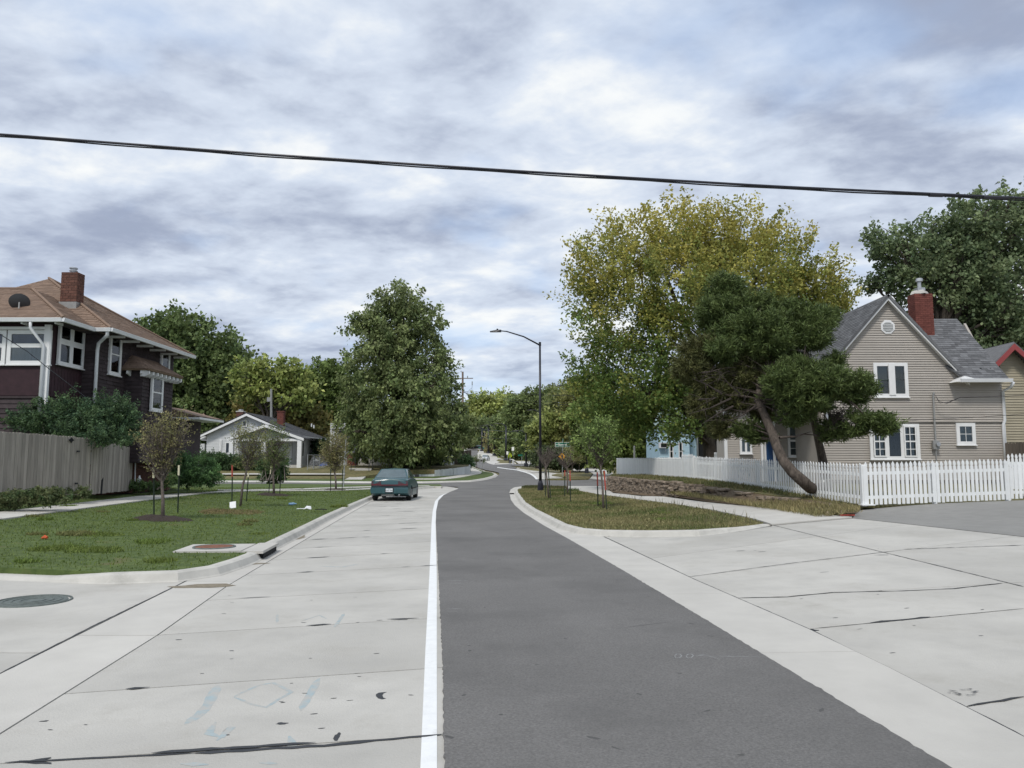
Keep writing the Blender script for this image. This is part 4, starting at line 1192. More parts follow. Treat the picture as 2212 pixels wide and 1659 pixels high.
# porch windows: side pair and front band
ya, yb2 = 16.0 / ((1106 - 112.5) / F), 16.0 / ((1106 - 168.5) / F)
window(h1, (-16.0 + .01, ya, zat(788, 27)), (0, 1, 0), (1, 0, 0), [(yb2 - ya - .42) / 2] * 2, [.62, .47], fr=.11, bar=.20, back=lambda i, j: mBLIND if (i, j) != (1, 1) else mINT)
wz0, wz1 = zat(788, 26.3), zat(712, 26.3)
xa = PX(102, 26.2)
for k in range(3):
    window(h1, (xa - 1.55 - k * 1.55, 26.28, wz0), (1, 0, 0), (0, -1, 0), [1.24], [.46, .33], fr=.13, bar=.14, back=(lambda i, j, k=k: mBLUEC if j == 1 else (mBLINDW if k == 0 else mBLIND)))
MB().obox((-22, 26.16, wz1 - .02), (5.95, 0, 0), (0, .10, 0), (0, 0, .10)).build('head_trim', mWHITE, h1)
# corner boards, downspouts and gutters
MB().obox((-16.13, 26.18, 1.3), (.20, 0, 0), (0, .12, 0), (0, 0, 5.1)).build('corner_board', mWHITE, h1)
d1 = MB().tube([(-16.35, 25.75, EZ - .05), (-16.35, 25.75, EZ - .30), (-16.08, 26.10, EZ - .85), (-16.08, 26.10, 1.2)], .055, 8).build('downspout', mMETALW, h1, smooth=True)
MB().tube([(-14.78, 27.72, EZ - .02), (-14.78, 27.74, EZ - .22), (-15.0, 27.95, EZ - .30), (-15.36, 28.25, EZ - .45), (-15.42, 28.30, EZ - .7), (-15.42, 28.30, 1.6)], .062, 8).build('downspout', mMETALW, h1, smooth=True)
def gutter(h, pts, n, s=.12, name='gutter', mat=None):
    """box gutter swept along pts at eave height"""
    mb = MB()
    for a, b, nn in zip(pts, pts[1:], n):
        a, b, nn = Vector(a), Vector(b), Vector(nn)
        mb.prism([a, a + nn * s * .75, a + nn * s + Vector((0, 0, s)), a + nn * s + Vector((0, 0, s * 1.1)), a + Vector((0, 0, s * 1.1))], b - a)
    return mb.build(name, mat or mMETALW, h)
gutter(h1, [(-24.2, 25.78, EZ - .10), (-15.28, 25.78, EZ - .10)], [(0, -1, 0)])
gutter(h1, [(-15.28, 25.7, EZ - .10), (-15.28, 27.75, EZ - .10)], [(1, 0, 0)])
gutter(h1, [(-15.2, 27.72, EZ - .10), (-14.62, 27.72, EZ - .10)], [(0, -1, 0)])
gutter(h1, [(-14.66, 27.66, EZ - .10), (-14.66, 35.1, EZ - .10)], [(1, 0, 0)])
MB().box((-19.5, 31.5, EZ - .02), (9.6, 7.2, .06)).build('soffit', mDARK, h1)
MB().box((-20, 27.2, EZ - .04), (9.4, 2.7, .05)).build('soffit', mDARK, h1)
for k in range(6):
    MB().obox((-15.45 + .05, 28.9 + k * 1.15, EZ - .14), (.66, 0, 0), (0, .06, 0), (0, 0, .09)).build('rafter_tail', mWHITE, h1)
for k in range(7):
    MB().obox((-22.5 + k * 1.15, 25.85, EZ - .15), (.06, 0, 0), (0, .42, 0), (0, 0, .09)).build('rafter_tail', mWHITE, h1)
# roofs
ap = (-19.3, 31.4, 9.28)
cS = [(-14.62, 27.65, EZ), (-14.62, 35.1, EZ), (-24, 35.1, EZ), (-24, 27.65, EZ)]
roof_face(h1, cS[0], cS[1], ap, ap, mROOFB, .145, .32, nind=110)
roof_face(h1, cS[3], cS[0], ap, ap, mROOFB, .145, .32, nind=60)
roof_face(h1, cS[2], cS[3], ap, ap, mROOFB, .16, .4)
roof_face(h1, cS[1], cS[2], ap, ap, mROOFB, .16, .4)
pr = (-18.25, 28.7, 8.22)
roof_face(h1, (-25, 25.7, EZ + .01), (-15.22, 25.7, EZ + .01), pr, (-22.2, 28.7, 8.22), mROOFB, .145, .32, nind=90)
roof_face(h1, (-15.22, 25.7, EZ + .01), (-15.22, 29.6, EZ + .01), (-18.25, 30.6, 8.22), pr, mROOFB, .145, .32, nind=40)
for a, b in (((-15.22, 25.7, EZ + .05), (pr[0], pr[1], pr[2] + .04)), ((-14.62, 27.65, EZ + .04), (ap[0], ap[1], ap[2] + .04)), ((-14.62, 35.1, EZ + .04), (ap[0], ap[1], ap[2] + .04)), ((pr[0], pr[1], pr[2] + .03), (-22.2, 28.7, 8.25))):
    MB().tube([a, b], .05, 6).build('hip_cap', mROOFB, h1)
# low rear roof seen at px 370-402
roof_face(h1, (-15.6, 38.0, 3.75), (-14.9 + .0, 38.0, 3.75), (-15.6, 38.0 + .8, 4.15), (-15.6, 38.8, 4.15), mROOFB, .15, .3)
MB().box((-15.35, 36.9, 3.70), (1.9, 3.0, .10)).build('rear_fascia', mWHITE, h1)
MB().prism([(-16.3, 35.4, 3.78), (-14.4, 35.4, 3.78), (-16.3, 35.4, 4.3)], (0, 3.0, 0)).build('rear_roof', mROOFB, h1)
MB().box((-16.0, 36.6, 2.3), (1.4, 2.4, 2.8)).build('rear_wall', mDARK, h1)
# chimney and roof things
cy = 29.2; cxx = PX(136, cy)
chm = bpy.data.objects.new('chimney', None); COL.objects.link(chm); chm.parent = h1; WLOC[chm.name] = wl(h1)
brick_stack(chm, cxx, cy + .1, .63, .5, zat(676, cy), zat(590, cy), mBRICKD, mMORTAR, .21, .105, nind=120)
zc = zat(590, cy)
MB().box((cxx, cy + .1, zat(662, cy)), (.68, .55, .30)).build('flashing', mGREYM, chm)
MB().cyl((cxx, cy + .1, zc), (cxx, cy + .1, zc + .09), .10, 14).cyl((cxx, cy + .1, zc + .09), (cxx, cy + .1, zc + .12), .15, 14).cyl((cxx, cy + .1, zc + .12), (cxx, cy + .1, zc + .19), .11, 14).cyl((cxx, cy + .1, zc + .19), (cxx, cy + .1, zc + .23), .15, 14).build('flue_cap', mGALV, chm)
for (px, py, Y, hh, r_) in ((181.5, 682, 29.6, .32, .05), (237, 692, 31.2, .10, .03)):
    p = P(px, py, Y)
    MB().cyl(p, p + Vector((0, 0, hh)), r_, 10).build('vent_pipe', mINT, h1)
    MB().cyl(p + Vector((0, 0, -.06)), p + Vector((0, 0, .03)), r_ * 2.6, 12, r_ * 1.1).build('pipe_flashing', mWHITE, h1)
p = P(92, 633, 30.6); MB().tube([p + Vector((-.25, -.1, .05)), p + Vector((.25, .1, -.12))], .06, 6).build('ridge_vent', mRUST, h1)
# satellite dish (a thing on the roof)
p = P(50, 682, 26.9)
dish = thing('satellite_dish', 'dark grey satellite dish on a bracket, low on the brown hip roof', 'satellite dish', p)
dc = P(42, 652, 26.7); dn = Vector((-.45, .80, .38)).normalized()
t1_ = dn.cross(Vector((0, 0, 1))).normalized(); t2_ = t1_.cross(dn)
mb = MB(); rings = 5; mb.v.append(tuple(dc - dn * .06))
for r_ in range(1, rings + 1):
    q = r_ / rings
    for k in range(24):
        a = 2 * math.pi * k / 24
        mb.v.append(tuple(dc + t1_ * math.cos(a) * .33 * q + t2_ * math.sin(a) * .30 * q - dn * .06 * (1 - q * q)))
for k in range(24): mb.f.append((0, 1 + k, 1 + (k + 1) % 24))
for r_ in range(rings - 1):
    for k in range(24):
        a, b = 1 + r_ * 24 + k, 1 + r_ * 24 + (k + 1) % 24
        mb.f.append((a, a + 24, b + 24, b))
mDISH = M('dish_grey', (0.045, 0.047, 0.05), 0.5, 0.1, 4)
mb.build('reflector', mDISH, dish, smooth=True)
MB().tube([dc - dn * .07, dc - dn * .12 + Vector((0, 0, -.2)), p], .025, 8).build('mast', mGREYM, dish)
MB().box(p, (.25, .2, .03)).build('foot', mGREYM, dish)
fp = dc + dn * .42 - t2_ * .02
MB().tube([dc - t2_ * .28, dc + dn * .25 - t2_ * .25, fp], .014, 6).build('feed_arm', mGALV, dish)
MB().cyl(fp - dn * .02, fp + dn * .08, .04, 10).build('receiver', mGREYM, dish)
# service wire crossing in front of the porch
tag(MB().tube([P(-40, 700, 22), P(0, 722, 22.4), P(60, 760, 23), P(110, 800, 24), P(200, 870, 26.5), P(225, 885, 27.9)], .012, 5).build('service_wire', mBLACKM), 'thin black wire sloping across the dark house porch windows', 'cable')

# ============================================================ weathered board fence
fA, fB, fC = (-14.15, 21.2), (-14.0, 25.5), (-15.25, 31.0)
bf = thing('board_fence', 'tall weathered grey board fence with a gate in front of the dark house', 'fence', (-14.1, 25.5, .6))
def boards(a, b, za, zb, ta, tb, w, name='board', mat=mWOOD, parent=bf, nn=None, thick=.02, kind='board'):
    a, b = Vector(a), Vector(b); L = (b - a).length; u = (b - a).normalized(); n3 = Vector((u.y, -u.x))
    ms = []; k = 0; x = 0
    while x < L - .03:
        q = (x + w / 2) / L; p = a.lerp(b, q); z0 = za + (zb - za) * q + random.uniform(-.02, .01); z1 = ta + (tb - ta) * q + random.uniform(-.012, .012)
        if not (nn and nn(k)):
            ms.append(mat4(Vector((p.x, p.y, z0)) + Vector((n3.x, n3.y, 0)) * random.uniform(-.006, .006), Vector((u.x, u.y, 0)) * (w - .009), Vector((n3.x, n3.y, 0)) * thick, Vector((random.uniform(-.006, .006), 0, z1 - z0))))
        x += w; k += 1
    pieces(parent, name, ms, mat, kind, 300)
boards((-14.35, 15.5), fA, .95, .86, 2.56, 2.52, .14)
boards(fA, (-13.98, 24.6), .86, .70, 2.52, 2.49, .14)
boards((-13.98, 24.6), (-13.93, 25.5), .66, .62, 2.48, 2.46, .13, name='gate_board')
boards((-13.9, 25.5), fC, .62, .56, 2.46, 2.25, .14)
for a, b, z1, z2 in ((fA, (-13.98, 24.6), 2.2, 2.17), ((-13.98, 24.7), (-14.0, 25.5), 2.1, 2.1), (fB, fC, 2.1, 1.95)):
    for dz in (0, -1.25):
        MB().prism([(a[0] - .06, a[1], z1 + dz), (a[0] - .02, a[1], z1 + dz), (a[0] - .02, a[1], z1 + dz - .09), (a[0] - .06, a[1], z1 + dz - .09)], (b[0] - a[0], b[1] - a[1], z2 - z1)).build('rail', mWOODB, bf)
for (x, y, t) in ((-14.08, 24.62, 2.45), (-14.05, 25.46, 2.42), (-15.3, 30.95, 2.2), (-14.28, 21.2, 2.4)):
    MB().box((x - .05, y, (t + .5) / 2), (.1, .1, t - .5)).build('post', mWOODB, bf)
sq = P(145, 952, 24.4)
MB().prism([(-13.955, 24.38 + a, 2.37 + b) for a, b in ((-.16, 0), (-.05, -.04), (0, -.09), (.05, -.04), (.16, 0), (.05, .04), (0, .09), (-.05, .04))], (.02, 0, 0)).build('iron_star', mINT, bf)
MB().box((-13.90, 24.72, 2.02), (.03, .14, .05)).build('hinge', mBLACKM, bf)
MB().box((-13.90, 24.72, 1.0), (.03, .14, .05)).build('hinge', mBLACKM, bf)
MB().prism([(-13.935, 26.25, .60), (-13.94, 26.36, .60), (-13.94, 26.38, 1.16), (-13.935, 26.27, 1.06)], (.014, 0, 0)).build('broken_gap', mINT, bf)
# white pipe at the end of the fence + jug
tag(MB().tube([P(291, 1050, 31.5), P(293, 970, 31.5)], .03, 8).build('drain_pipe', mMETALW), 'thin white pipe rising at the far end of the board fence', 'pipe')
jg = P(301, 1037, 31.0)
tag(MB().tube([jg + Vector((0, 0, -.12)), jg + Vector((0, 0, -.11)), jg + Vector((0, 0, .05)), jg + Vector((0, 0, .12)), jg + Vector((0, 0, .18))], [.02, .075, .075, .03, .028], 10).build('plastic_jug', mMETALW, smooth=True), 'white plastic jug beside the brick foundation of the dark house', 'jug')

# ============================================================ greige house with steep gable
h2 = thing('greige_house', 'greige sided house with a steep gable and grey shingle roof behind the picket fence', 'house', (16, 33, .8))
WY = 32.0
x0, x1 = PX(1773, WY), PX(2166, WY)
gx, gz = PX(1925, WY), zat(645, WY)          # ridge
slope = (zat(645, WY) - zat(822, WY)) / (PX(2085, WY) - gx)
ez = zat(824, WY)
bz2 = zat(911, WY)                           # band between storeys
z0_ = .35
MB().box(((x0 + x1) / 2, WY + 3.5, (ez + z0_) / 2), (x1 - x0 - .04, 6.9, ez - z0_)).build('wall', mSIDE, h2)
MB().prism([(gx - (gz - ez) / slope + .05, WY + .08, ez - .02), (gx + (gz - ez) / slope - .05, WY + .08, ez - .02), (gx, WY + .08, gz - .1)], (0, 7.0, 0)).build('gable_wall', mSIDE, h2)
EX = zat(1000, WY) - zat(1005.3, WY)
siding(h2, (x0, WY + .03), (1, 0, 0), (0, -1, 0), z0_ + .1, bz2 - .04, EX, mSIDE, lambda z: (0, x1 - x0), th=.05)
def ext_(z):
    if z < ez: return (-.02, x1 - x0 + .02)
    a, b = gx - (gz - z) / slope, gx + (gz - z) / slope
    return (max(a - x0, 0) if a > x0 else 0, b - x0)
siding(h2, (x0, WY - .03), (1, 0, 0), (0, -1, 0), bz2, gz - .1, EX, mSIDE, ext_, th=.05)
MB().obox((x0 - .02, WY - .02, bz2 - .05), (x1 - x0 + .06, 0, 0), (0, .06, 0), (0, 0, .05)).build('band_board', mSIDE, h2)
for x in (x0 - .04, x1 - .05):
    MB().obox((x, WY - .09, z0_), (.10, 0, 0), (0, .1, 0), (0, 0, bz2 - z0_ - .05)).build('corner_board', mWHITE, h2)
# rake boards
for s in (-1, 1):
    L = (gz - ez) / slope + (0.35 if s < 0 else .08)
    a = Vector((gx, WY - .30, gz + .10)); b = Vector((gx + s * L, WY - .30, gz + .10 - L * slope))
    mb = MB().prism([a, b, b + Vector((0, 0, -.20)), a + Vector((0, 0, -.22))], (0, .03, 0)); mb.build('rake_board', mWHITE, h2)
    MB().prism([a + Vector((0, .03, -.12)), b + Vector((0, .03, -.12)), b + Vector((0, .03, -.16)), a + Vector((0, .03, -.16))], (0, .30, 0)).build('rake_soffit', mWHITE, h2)
rt = gz + .12
Ll = (gz - 3.4) / slope
roof_face(h2, (gx - Ll, 41.5, rt - Ll * slope), (gx - Ll, WY - .34, rt - Ll * slope), (gx, WY - .34, rt), (gx, 41.5, rt), mROOFG, .14, .34, nind=120)
Lr = (gz - ez) / slope + .12
roof_face(h2, (gx + Lr, WY - .34, rt - Lr * slope), (gx + Lr, 38, rt - Lr * slope), (gx, 38, rt), (gx, WY - .34, rt), mROOFG, .14, .34, nind=0)
# cross roof that faces the street
exl, exr = PX(2086, 31.6), PX(2186, 31.4)
cr_z, cr_y = zat(689, 34.1), 34.1
roof_face(h2, (gx + Lr - .25, 31.35, ez + .02), (exr, 31.35, ez + .02), (PX(2081, cr_y), cr_y, cr_z), (gx + (rt - cr_z) / slope - .6, cr_y, cr_z), mROOFG, .14, .30, nind=175)
MB().prism([(x1 - .02, WY + .1, ez - .05), (x1 - .02, 36.6, ez - .05), (x1 - .02, cr_y, cr_z - .2)], (-.1, 0, 0)).build('end_wall', mSIDE, h2)
gutter(h2, [(exl - .25, 31.38, ez - .10), (exr + .08, 31.38, ez - .10)], [(0, -1, 0)], s=.13)
MB().prism([(exl - .42, 31.35, ez - .08), (exl + .45, 31.35, ez - .08), (exl + .45, 31.35, ez + .02), (exl - .05, 31.35, ez + .16)], (0, .6, 0)).build('cornice_return', mWHITE, h2)
MB().obox((exl - .2, 31.4, ez - .07), (exr - exl + .2, 0, 0), (0, .62, 0), (0, 0, .02)).build('soffit', mWHITE, h2)
dx = x1 + .03
MB().tube([(dx + .1, 31.35, ez - .1), (dx + .1, 31.5, ez - .28), (dx, WY - .1, ez - .42), (dx, WY - .1, bz2 + .05), (dx - .05, WY - .06, bz2 - .12), (dx - .05, WY - .06, .8)], .062, 8).build('downspout', mMETALW, h2, smooth=True)
for px, py in ((2120, 803), (2141, 804)):
    p = P(px, py, 31.75)
    MB().obox(p + Vector((-.14, 0, -.10)), (.30, 0, 0), (0, .16, .17), (0, -.02, .02)).build('pipe_flashing', mWHITE, h2)
    MB().cyl(p + Vector((0, .05, 0)), p + Vector((0, .05, .16)), .04, 10).build('vent_pipe', mINT, h2)
# gable vent (octagon with louvres)
vx, vz, vr = PX(1926, WY), zat(707, WY), .31
o8 = [(vx + vr * math.cos(math.pi / 8 + k * math.pi / 4), WY - .10, vz + vr * math.sin(math.pi / 8 + k * math.pi / 4)) for k in range(8)]
vo = MB().prism(o8, (0, .07, 0)).build('gable_vent', mWHITE, h2)
MB().prism([(vx + (q[0] - vx) * .72, WY - .104, vz + (q[2] - vz) * .72) for q in o8], (0, .004, 0)).build('vent_opening', mBLIND, vo)
for k in range(6):
    zz_ = vz - .19 + k * .068; hw = min(.21, .21 + .0) * (1 if 0 < k < 5 else .62)
    MB().obox((vx - hw, WY - .13, zz_), (2 * hw, 0, 0), (0, .03, .0), (0, -.012, .036)).build('louvre', mWHITE, vo)
# windows
def fwin(pa, pb_, ya_, yb_, cols, rows, Y=WY - .05, **kw):
    xa, xb = PX(pa, Y), PX(pb_, Y); za, zb = zat(yb_, Y), zat(ya_, Y)
    fr = kw.pop('fr', .1); bar = kw.pop('bar', .06)
    cw = (xb - xa - 2 * fr - bar * (len(cols) - 1)) ; ch_ = (zb - za - 2 * fr - bar * (len(rows) - 1))
    return window(h2, (xa, Y, za), (1, 0, 0), (0, -1, 0), [cw * c / sum(cols) for c in cols], [ch_ * r / sum(rows) for r in rows], fr=fr, bar=bar, **kw)
fwin(1891, 1965, 784, 858, [1, 1], [1, .95], bar=.0, fr=.14, back=lambda i, j: (mINT if j == 0 else mBLIND) if i == 0 else mGREENB, name='window')
MB().obox((PX(1928, WY) - .13, WY - .17, zat(854, WY)), (.26, 0, 0), (0, .08, 0), (0, 0, zat(786, WY) - zat(854, WY))).build('window_mullion', mWHITE, h2)
MB().obox((PX(1897, WY), WY - .17, zat(822, WY)), (PX(1921, WY) - PX(1897, WY), 0, 0), (0, .05, 0), (0, 0, .02)).build('window_mullion', mGREENB, h2)
fwin(1876, 1983, 916, 992, [1, .95, 1], [1], bar=.16, fr=.12, back=lambda i, j: mINT if i == 1 else mBLIND)
for px0 in (1884, 1950):    # storm sashes with muntins
    xa, za, zb = PX(px0, WY - .1), zat(987, WY - .1), zat(921, WY - .1); w_ = PX(px0 + 26, WY - .1) - xa
    m2 = MB()
    for k in range(3): m2.obox((xa + k * (w_ - .04) / 2 , WY - .17, za), ((.05 if k != 1 else .025), 0, 0), (0, .03, 0), (0, 0, zb - za))
    for k, t in enumerate((0, .25, .5, .75, 1)): m2.obox((xa, WY - .165, za + (zb - za - .04) * t), (w_, 0, 0), (0, .025, 0), (0, 0, .055 if k in (0, 2, 4) else .025))
    m2.build('sash', mWHITE, h2)
fwin(2063, 2104, 914, 961, [1], [1], Y=WY + .0, fr=.14, back=lambda i, j: mBLIND, muntin=lambda i, j: (2, 2))
# electric meter and mast
mx_ = PX(2014.5, WY)
MB().cyl((mx_, WY - .16, zat(970, WY)), (mx_, WY - .16, zat(853, WY)), .035, 10).build('service_mast', mGREYM, h2)
MB().cyl((mx_ + .02, WY - .16, zat(853, WY)), (mx_ + .02, WY - .2, zat(853, WY) + .1), .06, 10, .03).build('weather_head', mGREYM, h2)
MB().box((mx_, WY - .15, zat(961, WY)), (.26, .12, .36)).build('meter_box', mGREYM, h2)
MB().cyl((mx_ + .04, WY - .21, zat(960, WY)), (mx_ + .04, WY - .31, zat(960, WY)), .085, 16).build('meter', mGALV, h2)
MB().cyl((mx_, WY - .13, zat(970, WY)), (mx_ + .03, WY - .13, .9), .02, 8).build('conduit', mGREYM, h2)
MB().box(((x0 + x1) / 2, WY + .5, .55), (x1 - x0 - .3, 1.0, .9)).build('crawl_space', mWOODB, h2)
sk = MB()
lat = []
for k in range(int((x1 - x0) / .13)):
    lat.append(mat4(Vector((x0 + .06 + k * .13, WY - .01, .70)), Vector((.11, 0, 0)), Vector((0, .02, 0)), Vector((0, 0, .5))))
pieces(h2, 'skirt_board', lat, mWOODB, 'box', 60)
# chimney
cY = 33.6; cX = PX(2002, cY)
ch2 = bpy.data.objects.new('chimney', None); COL.objects.link(ch2); ch2.parent = h2; WLOC[ch2.name] = wl(h2)
zt2 = zat(637, cY)
brick_stack(ch2, cX, cY, .80, .62, zat(740, cY), zt2, mBRICKR, mMORTARR, .22, .085, nind=130)
MB().tube([(cX, cY, zt2), (cX, cY, zt2 + .14), (cX, cY, zt2 + .18)], [.43, .36, .28], 4).build('mortar_cap', mCONC2, ch2)
MB().box((cX, cY, zt2 + .24), (.34, .34, .12)).cyl((cX, cY, zt2 + .28), (cX, cY, zt2 + .62), .08, 12).cyl((cX, cY, zt2 + .60), (cX, cY, zt2 + .74), .145, 14, .13).build('flue', mGALV, ch2)
# side wing with the blue door (set back)
wY = 35.0; wx0, wx1 = PX(1566, wY), x0 + .3
wz = zat(868, wY)
MB().box(((wx0 + wx1) / 2, wY + .8, (wz + .5) / 2), (wx1 - wx0 - .02, 1.5, wz - .5)).build('wing_wall', mSIDE, h2)
MB().box((x0 + .05, 33.6, (ez - .2) / 2 + .1), (.10, 3.0, ez - .4)).build('wall', mSIDE, h2)
siding(h2, (wx0, wY + .02), (1, 0, 0), (0, -1, 0), .6, wz, .106, mSIDE, lambda z: (0, wx1 - wx0))
MB().obox((wx0 - .06, wY - .06, .6), (.13, 0, 0), (0, .1, 0), (0, 0, wz - .6)).build('corner_board', mWHITE, h2)
roof_face(h2, (wx0 - .35, wY - .45, wz - .03), (wx1 + .2, wY - .45, wz - .03), (wx1 + .2, wY + 2.3, wz + 1.9), (wx0 - .35, wY + 2.3, wz + 1.9), mROOFG, .14, .34)
gutter(h2, [(wx0 - .35, wY - .45, wz - .12), (x0 + .02, wY - .45, wz - .12)], [(0, -1, 0)])
# upper part of the wing behind (two storeys)
MB().box((14.3, 38.6, 4.2), (3.0, 1.8, 4.6)).build('rear_wall', mSIDE, h2)
siding(h2, (12.8, 37.7), (1, 0, 0), (0, -1, 0), wz + .8, 6.4, .106, mSIDE, lambda z: (0, 3.0), nind=60)
fwin(1596, 1622, 915, 980, [1, 1], [1, 1], Y=wY - .02, fr=.09, bar=.09, back=lambda i, j: mBLINDW)
fwin(1700, 1737, 917, 987, [1, 1], [1, 1], Y=wY - .02, fr=.09, bar=.09, back=lambda i, j: mBLINDW if (i + j) % 2 else mBLIND, muntin=lambda i, j: (1, 2) if j == 0 else None)
dxa, dxb = PX(1652, wY), PX(1676, wY)
dr = MB().obox((dxa, wY - .06, .75), (dxb - dxa, 0, 0), (0, .05, 0), (0, 0, 2.1)).build('door', mBLUED, h2)
MB().obox((dxa + .1, wY - .072, 1.1), (dxb - dxa - .2, 0, 0), (0, .012, 0), (0, 0, .5)).build('door_panel', mBLUED, dr)
MB().cyl((dxb - .07, wY - .1, 1.75), (dxb - .07, wY - .06, 1.75), .03, 8).build('handle', mGALV, dr)
for x in (dxa - .09, dxb): MB().obox((x, wY - .08, .75), (.09, 0, 0), (0, .07, 0), (0, 0, 2.2)).build('door_frame', mWHITE, h2)
for px in (1637, 1663): 
    x = PX(px, wY); MB().obox((x - .04, wY - .5, .8), (.09, 0, 0), (0, .09, 0), (0, 0, 2.9)).build('porch_post', mWHITE, h2)
# thin wires to the mast
wr = MB()
mast = Vector((mx_ + .05, WY - .25, zat(856, WY)))
tag(wr.tube([mast, P(2030, 871, WY - .4), P(2050, 868, WY - .5), P(2075, 858, WY - .8), P(2140, 857, 30), P(2230, 853, 26)], .012, 5).tube([mast, P(2028, 866, WY - .4), P(2045, 872, WY - .5), P(2062, 864, WY - .6), P(2075, 858, WY - .8)], .010, 5).build('service_wire', mBLACKM), 'black drop wires looping off the meter mast of the greige house', 'cable')
tag(MB().tube([P(1890, 915, WY - .6), P(2000, 906, WY - .7), P(2100, 902, 31), P(2230, 893, 28)], .008, 4).build('phone_wire', mBLACKM), 'thin wire running low along the greige gable wall', 'cable')

# neighbour: tan house with red trim, dark board fence
h3 = thing('tan_house', 'tan sided house with red gable trim, partly out of frame behind the greige house', 'house', (24.5, 38, 1))
tY = 36.0; tx0 = PX(2168, tY)
MB().box((tx0 + 4, tY + 3, 2.75), (7.9, 5.8, 4.9)).build('wall', mTAN, h3)
siding(h3, (tx0, tY), (1, 0, 0), (0, -1, 0), .5, 5.6, .125, mTAN, lambda z: (0, 8), th=.05)
ax, az = PX(2192, tY), zat(742, tY)
dxr = (PX(2192, tY) - PX(2150, tY)) / (zat(742, tY) - zat(785, tY))
siding(h3, (tx0, tY), (1, 0, 0), (0, -1, 0), 5.6, az - .3, .125, mTAN, lambda z: (max(0, PX(2192, tY) - (az - .25 - z) * dxr - tx0), min(8, PX(2192, tY) + (az - .25 - z) * dxr - tx0)))
MB().prism([(ax - (az - .3 - 4.6) * dxr, tY + .04, 4.6), (ax + (az - .3 - 4.6) * dxr, tY + .04, 4.6), (ax, tY + .04, az - .3)], (0, 5.8, 0)).build('gable_wall', mTAN, h3)
a = P(2192, 742, tY - .6); b = P(2150, 785, tY - .6); dx_ = a.x - b.x
MB().prism([a, b, b + Vector((0, 0, -.28)), a + Vector((0, 0, -.28))], (0, .05, 0)).build('rake_board', mREDTRIM, h3)
MB().prism([a, a + Vector((dx_ * 3, 0, (b.z - a.z) * 3)), a + Vector((dx_ * 3, 0, (b.z - a.z) * 3 - .28)), a + Vector((0, 0, -.28))], (0, .05, 0)).build('rake_board', mREDTRIM, h3)
MB().prism([b + Vector((0, .05, -.02)), a + Vector((0, .05, -.02)), a + Vector((0, .05, .08)), b + Vector((0, .05, .08))], (0, 6, 0)).build('roof', mROOFG, h3)
MB().prism([a + Vector((0, .05, -.02)), a + Vector((dx_ * 3, .05, (b.z - a.z) * 3 - .02)), a + Vector((dx_ * 3, .05, (b.z - a.z) * 3 + .1)), a + Vector((0, .05, .1))], (0, 6, 0)).build('roof', mROOFG, h3)
MB().prism([b + Vector((0, .05, -.08)), a + Vector((0, .05, -.08)), a + Vector((0, .05, -.12)), b + Vector((0, .05, -.12))], (0, .6, 0)).build('soffit', mTAN, h3)
dfn = thing('dark_fence', 'dark brown board fence between the greige and tan houses', 'fence', (21, 31, .6))
boards((PX(2168, 31.0), 31.0), (26.5, 31.0), .65, .65, zat(956, 31), zat(956, 31), .14, mat=mWOODB, parent=dfn)

# ============================================================ white picket fences
def pickets(label, a, b, za, zb, ht, sp, w=.085, parent=None, name='picket', posts=(), cap=None, dep=.02):
    a, b = Vector(a), Vector(b); L = (b - a).length; u = (b - a).normalized(); n2 = Vector((u.y, -u.x))
    if n2.dot(a) > 0: n2 = -n2
    t = parent or thing('picket_fence', label, 'fence', (a.x, a.y, za), 'white picket fences')
    ms = []; k = int(L / sp)
    for i in range(k):
        q = (i + .5) / k; p = a.lerp(b, q); z = za + (zb - za) * q
        tl = random.uniform(-.008, .008)
        ms.append(mat4(Vector((p.x, p.y, z + .03 + random.uniform(-.012, .012))) + Vector((n2.x, n2.y, 0)) * .03, Vector((u.x, u.y, 0)) * w * random.uniform(.95, 1.05), Vector((n2.x, n2.y, 0)) * dep, Vector((u.x * tl, u.y * tl, ht + random.uniform(-.012, .012)))))
    pieces(t, name, ms, mPICKET, 'picket', 300)
    for r_ in (.16, .72):
        o = Vector((a.x, a.y, za + ht * r_)); d = Vector((b.x - a.x, b.y - a.y, zb - za))
        MB().prism([o, o + Vector((n2.x, n2.y, 0)) * .02, o + Vector((n2.x, n2.y, 0)) * .02 + Vector((0, 0, .09)), o + Vector((0, 0, .09))], d).build('rail', mPICKET, t)
    for q in posts:
        p = a.lerp(b, q); z = za + (zb - za) * q
        MB().box((p.x - n2.x * .03, p.y - n2.y * .03, z + ht * .48), (.1, .1, ht * .98)).build('post', mPICKET, t)
    return t
FCor = (9.78, 21.55)
pickets('long white picket fence running along the pavement above the stone wall', FCor, (8.62, 36.4), .47, .80, 1.13, .185, w=.10, posts=(.0, .25, .5, .75, 1))
pickets('short white picket gate section on the raised corner lot before the wall bend', (8.60, 36.6), (8.42, 38.2), .78, .80, 1.25, .17, w=.11, posts=(0, 1))
pickets('close-boarded white picket fence at the far bend above the stone wall', (8.42, 38.3), (7.40, 54.5), .80, .86, 1.10, .15, w=.11, posts=(0, .3, .65, 1))
t_ = pickets('white picket fence facing the asphalt pad in front of the greige house', FCor, (PX(2168, 22.6), 22.6), .46, .56, 1.18, .145, w=.092, posts=(0, .48, 1))
MB().box((9.82, 21.5, .50), (.36, .26, .03)).build('post_base', mPICKET, t_)
pickets('white picket gate at the frame edge by the downspout of the greige house', (PX(2170, 22.7), 22.7), (17.5, 22.9), .58, .60, 1.06, .13, w=.085, posts=(0,))
pickets('taller white picket fence further back by the dark board fence', (PX(2168, 26.5), 26.5), (19.5, 26.5), .72, .74, 1.22, .13, w=.085)
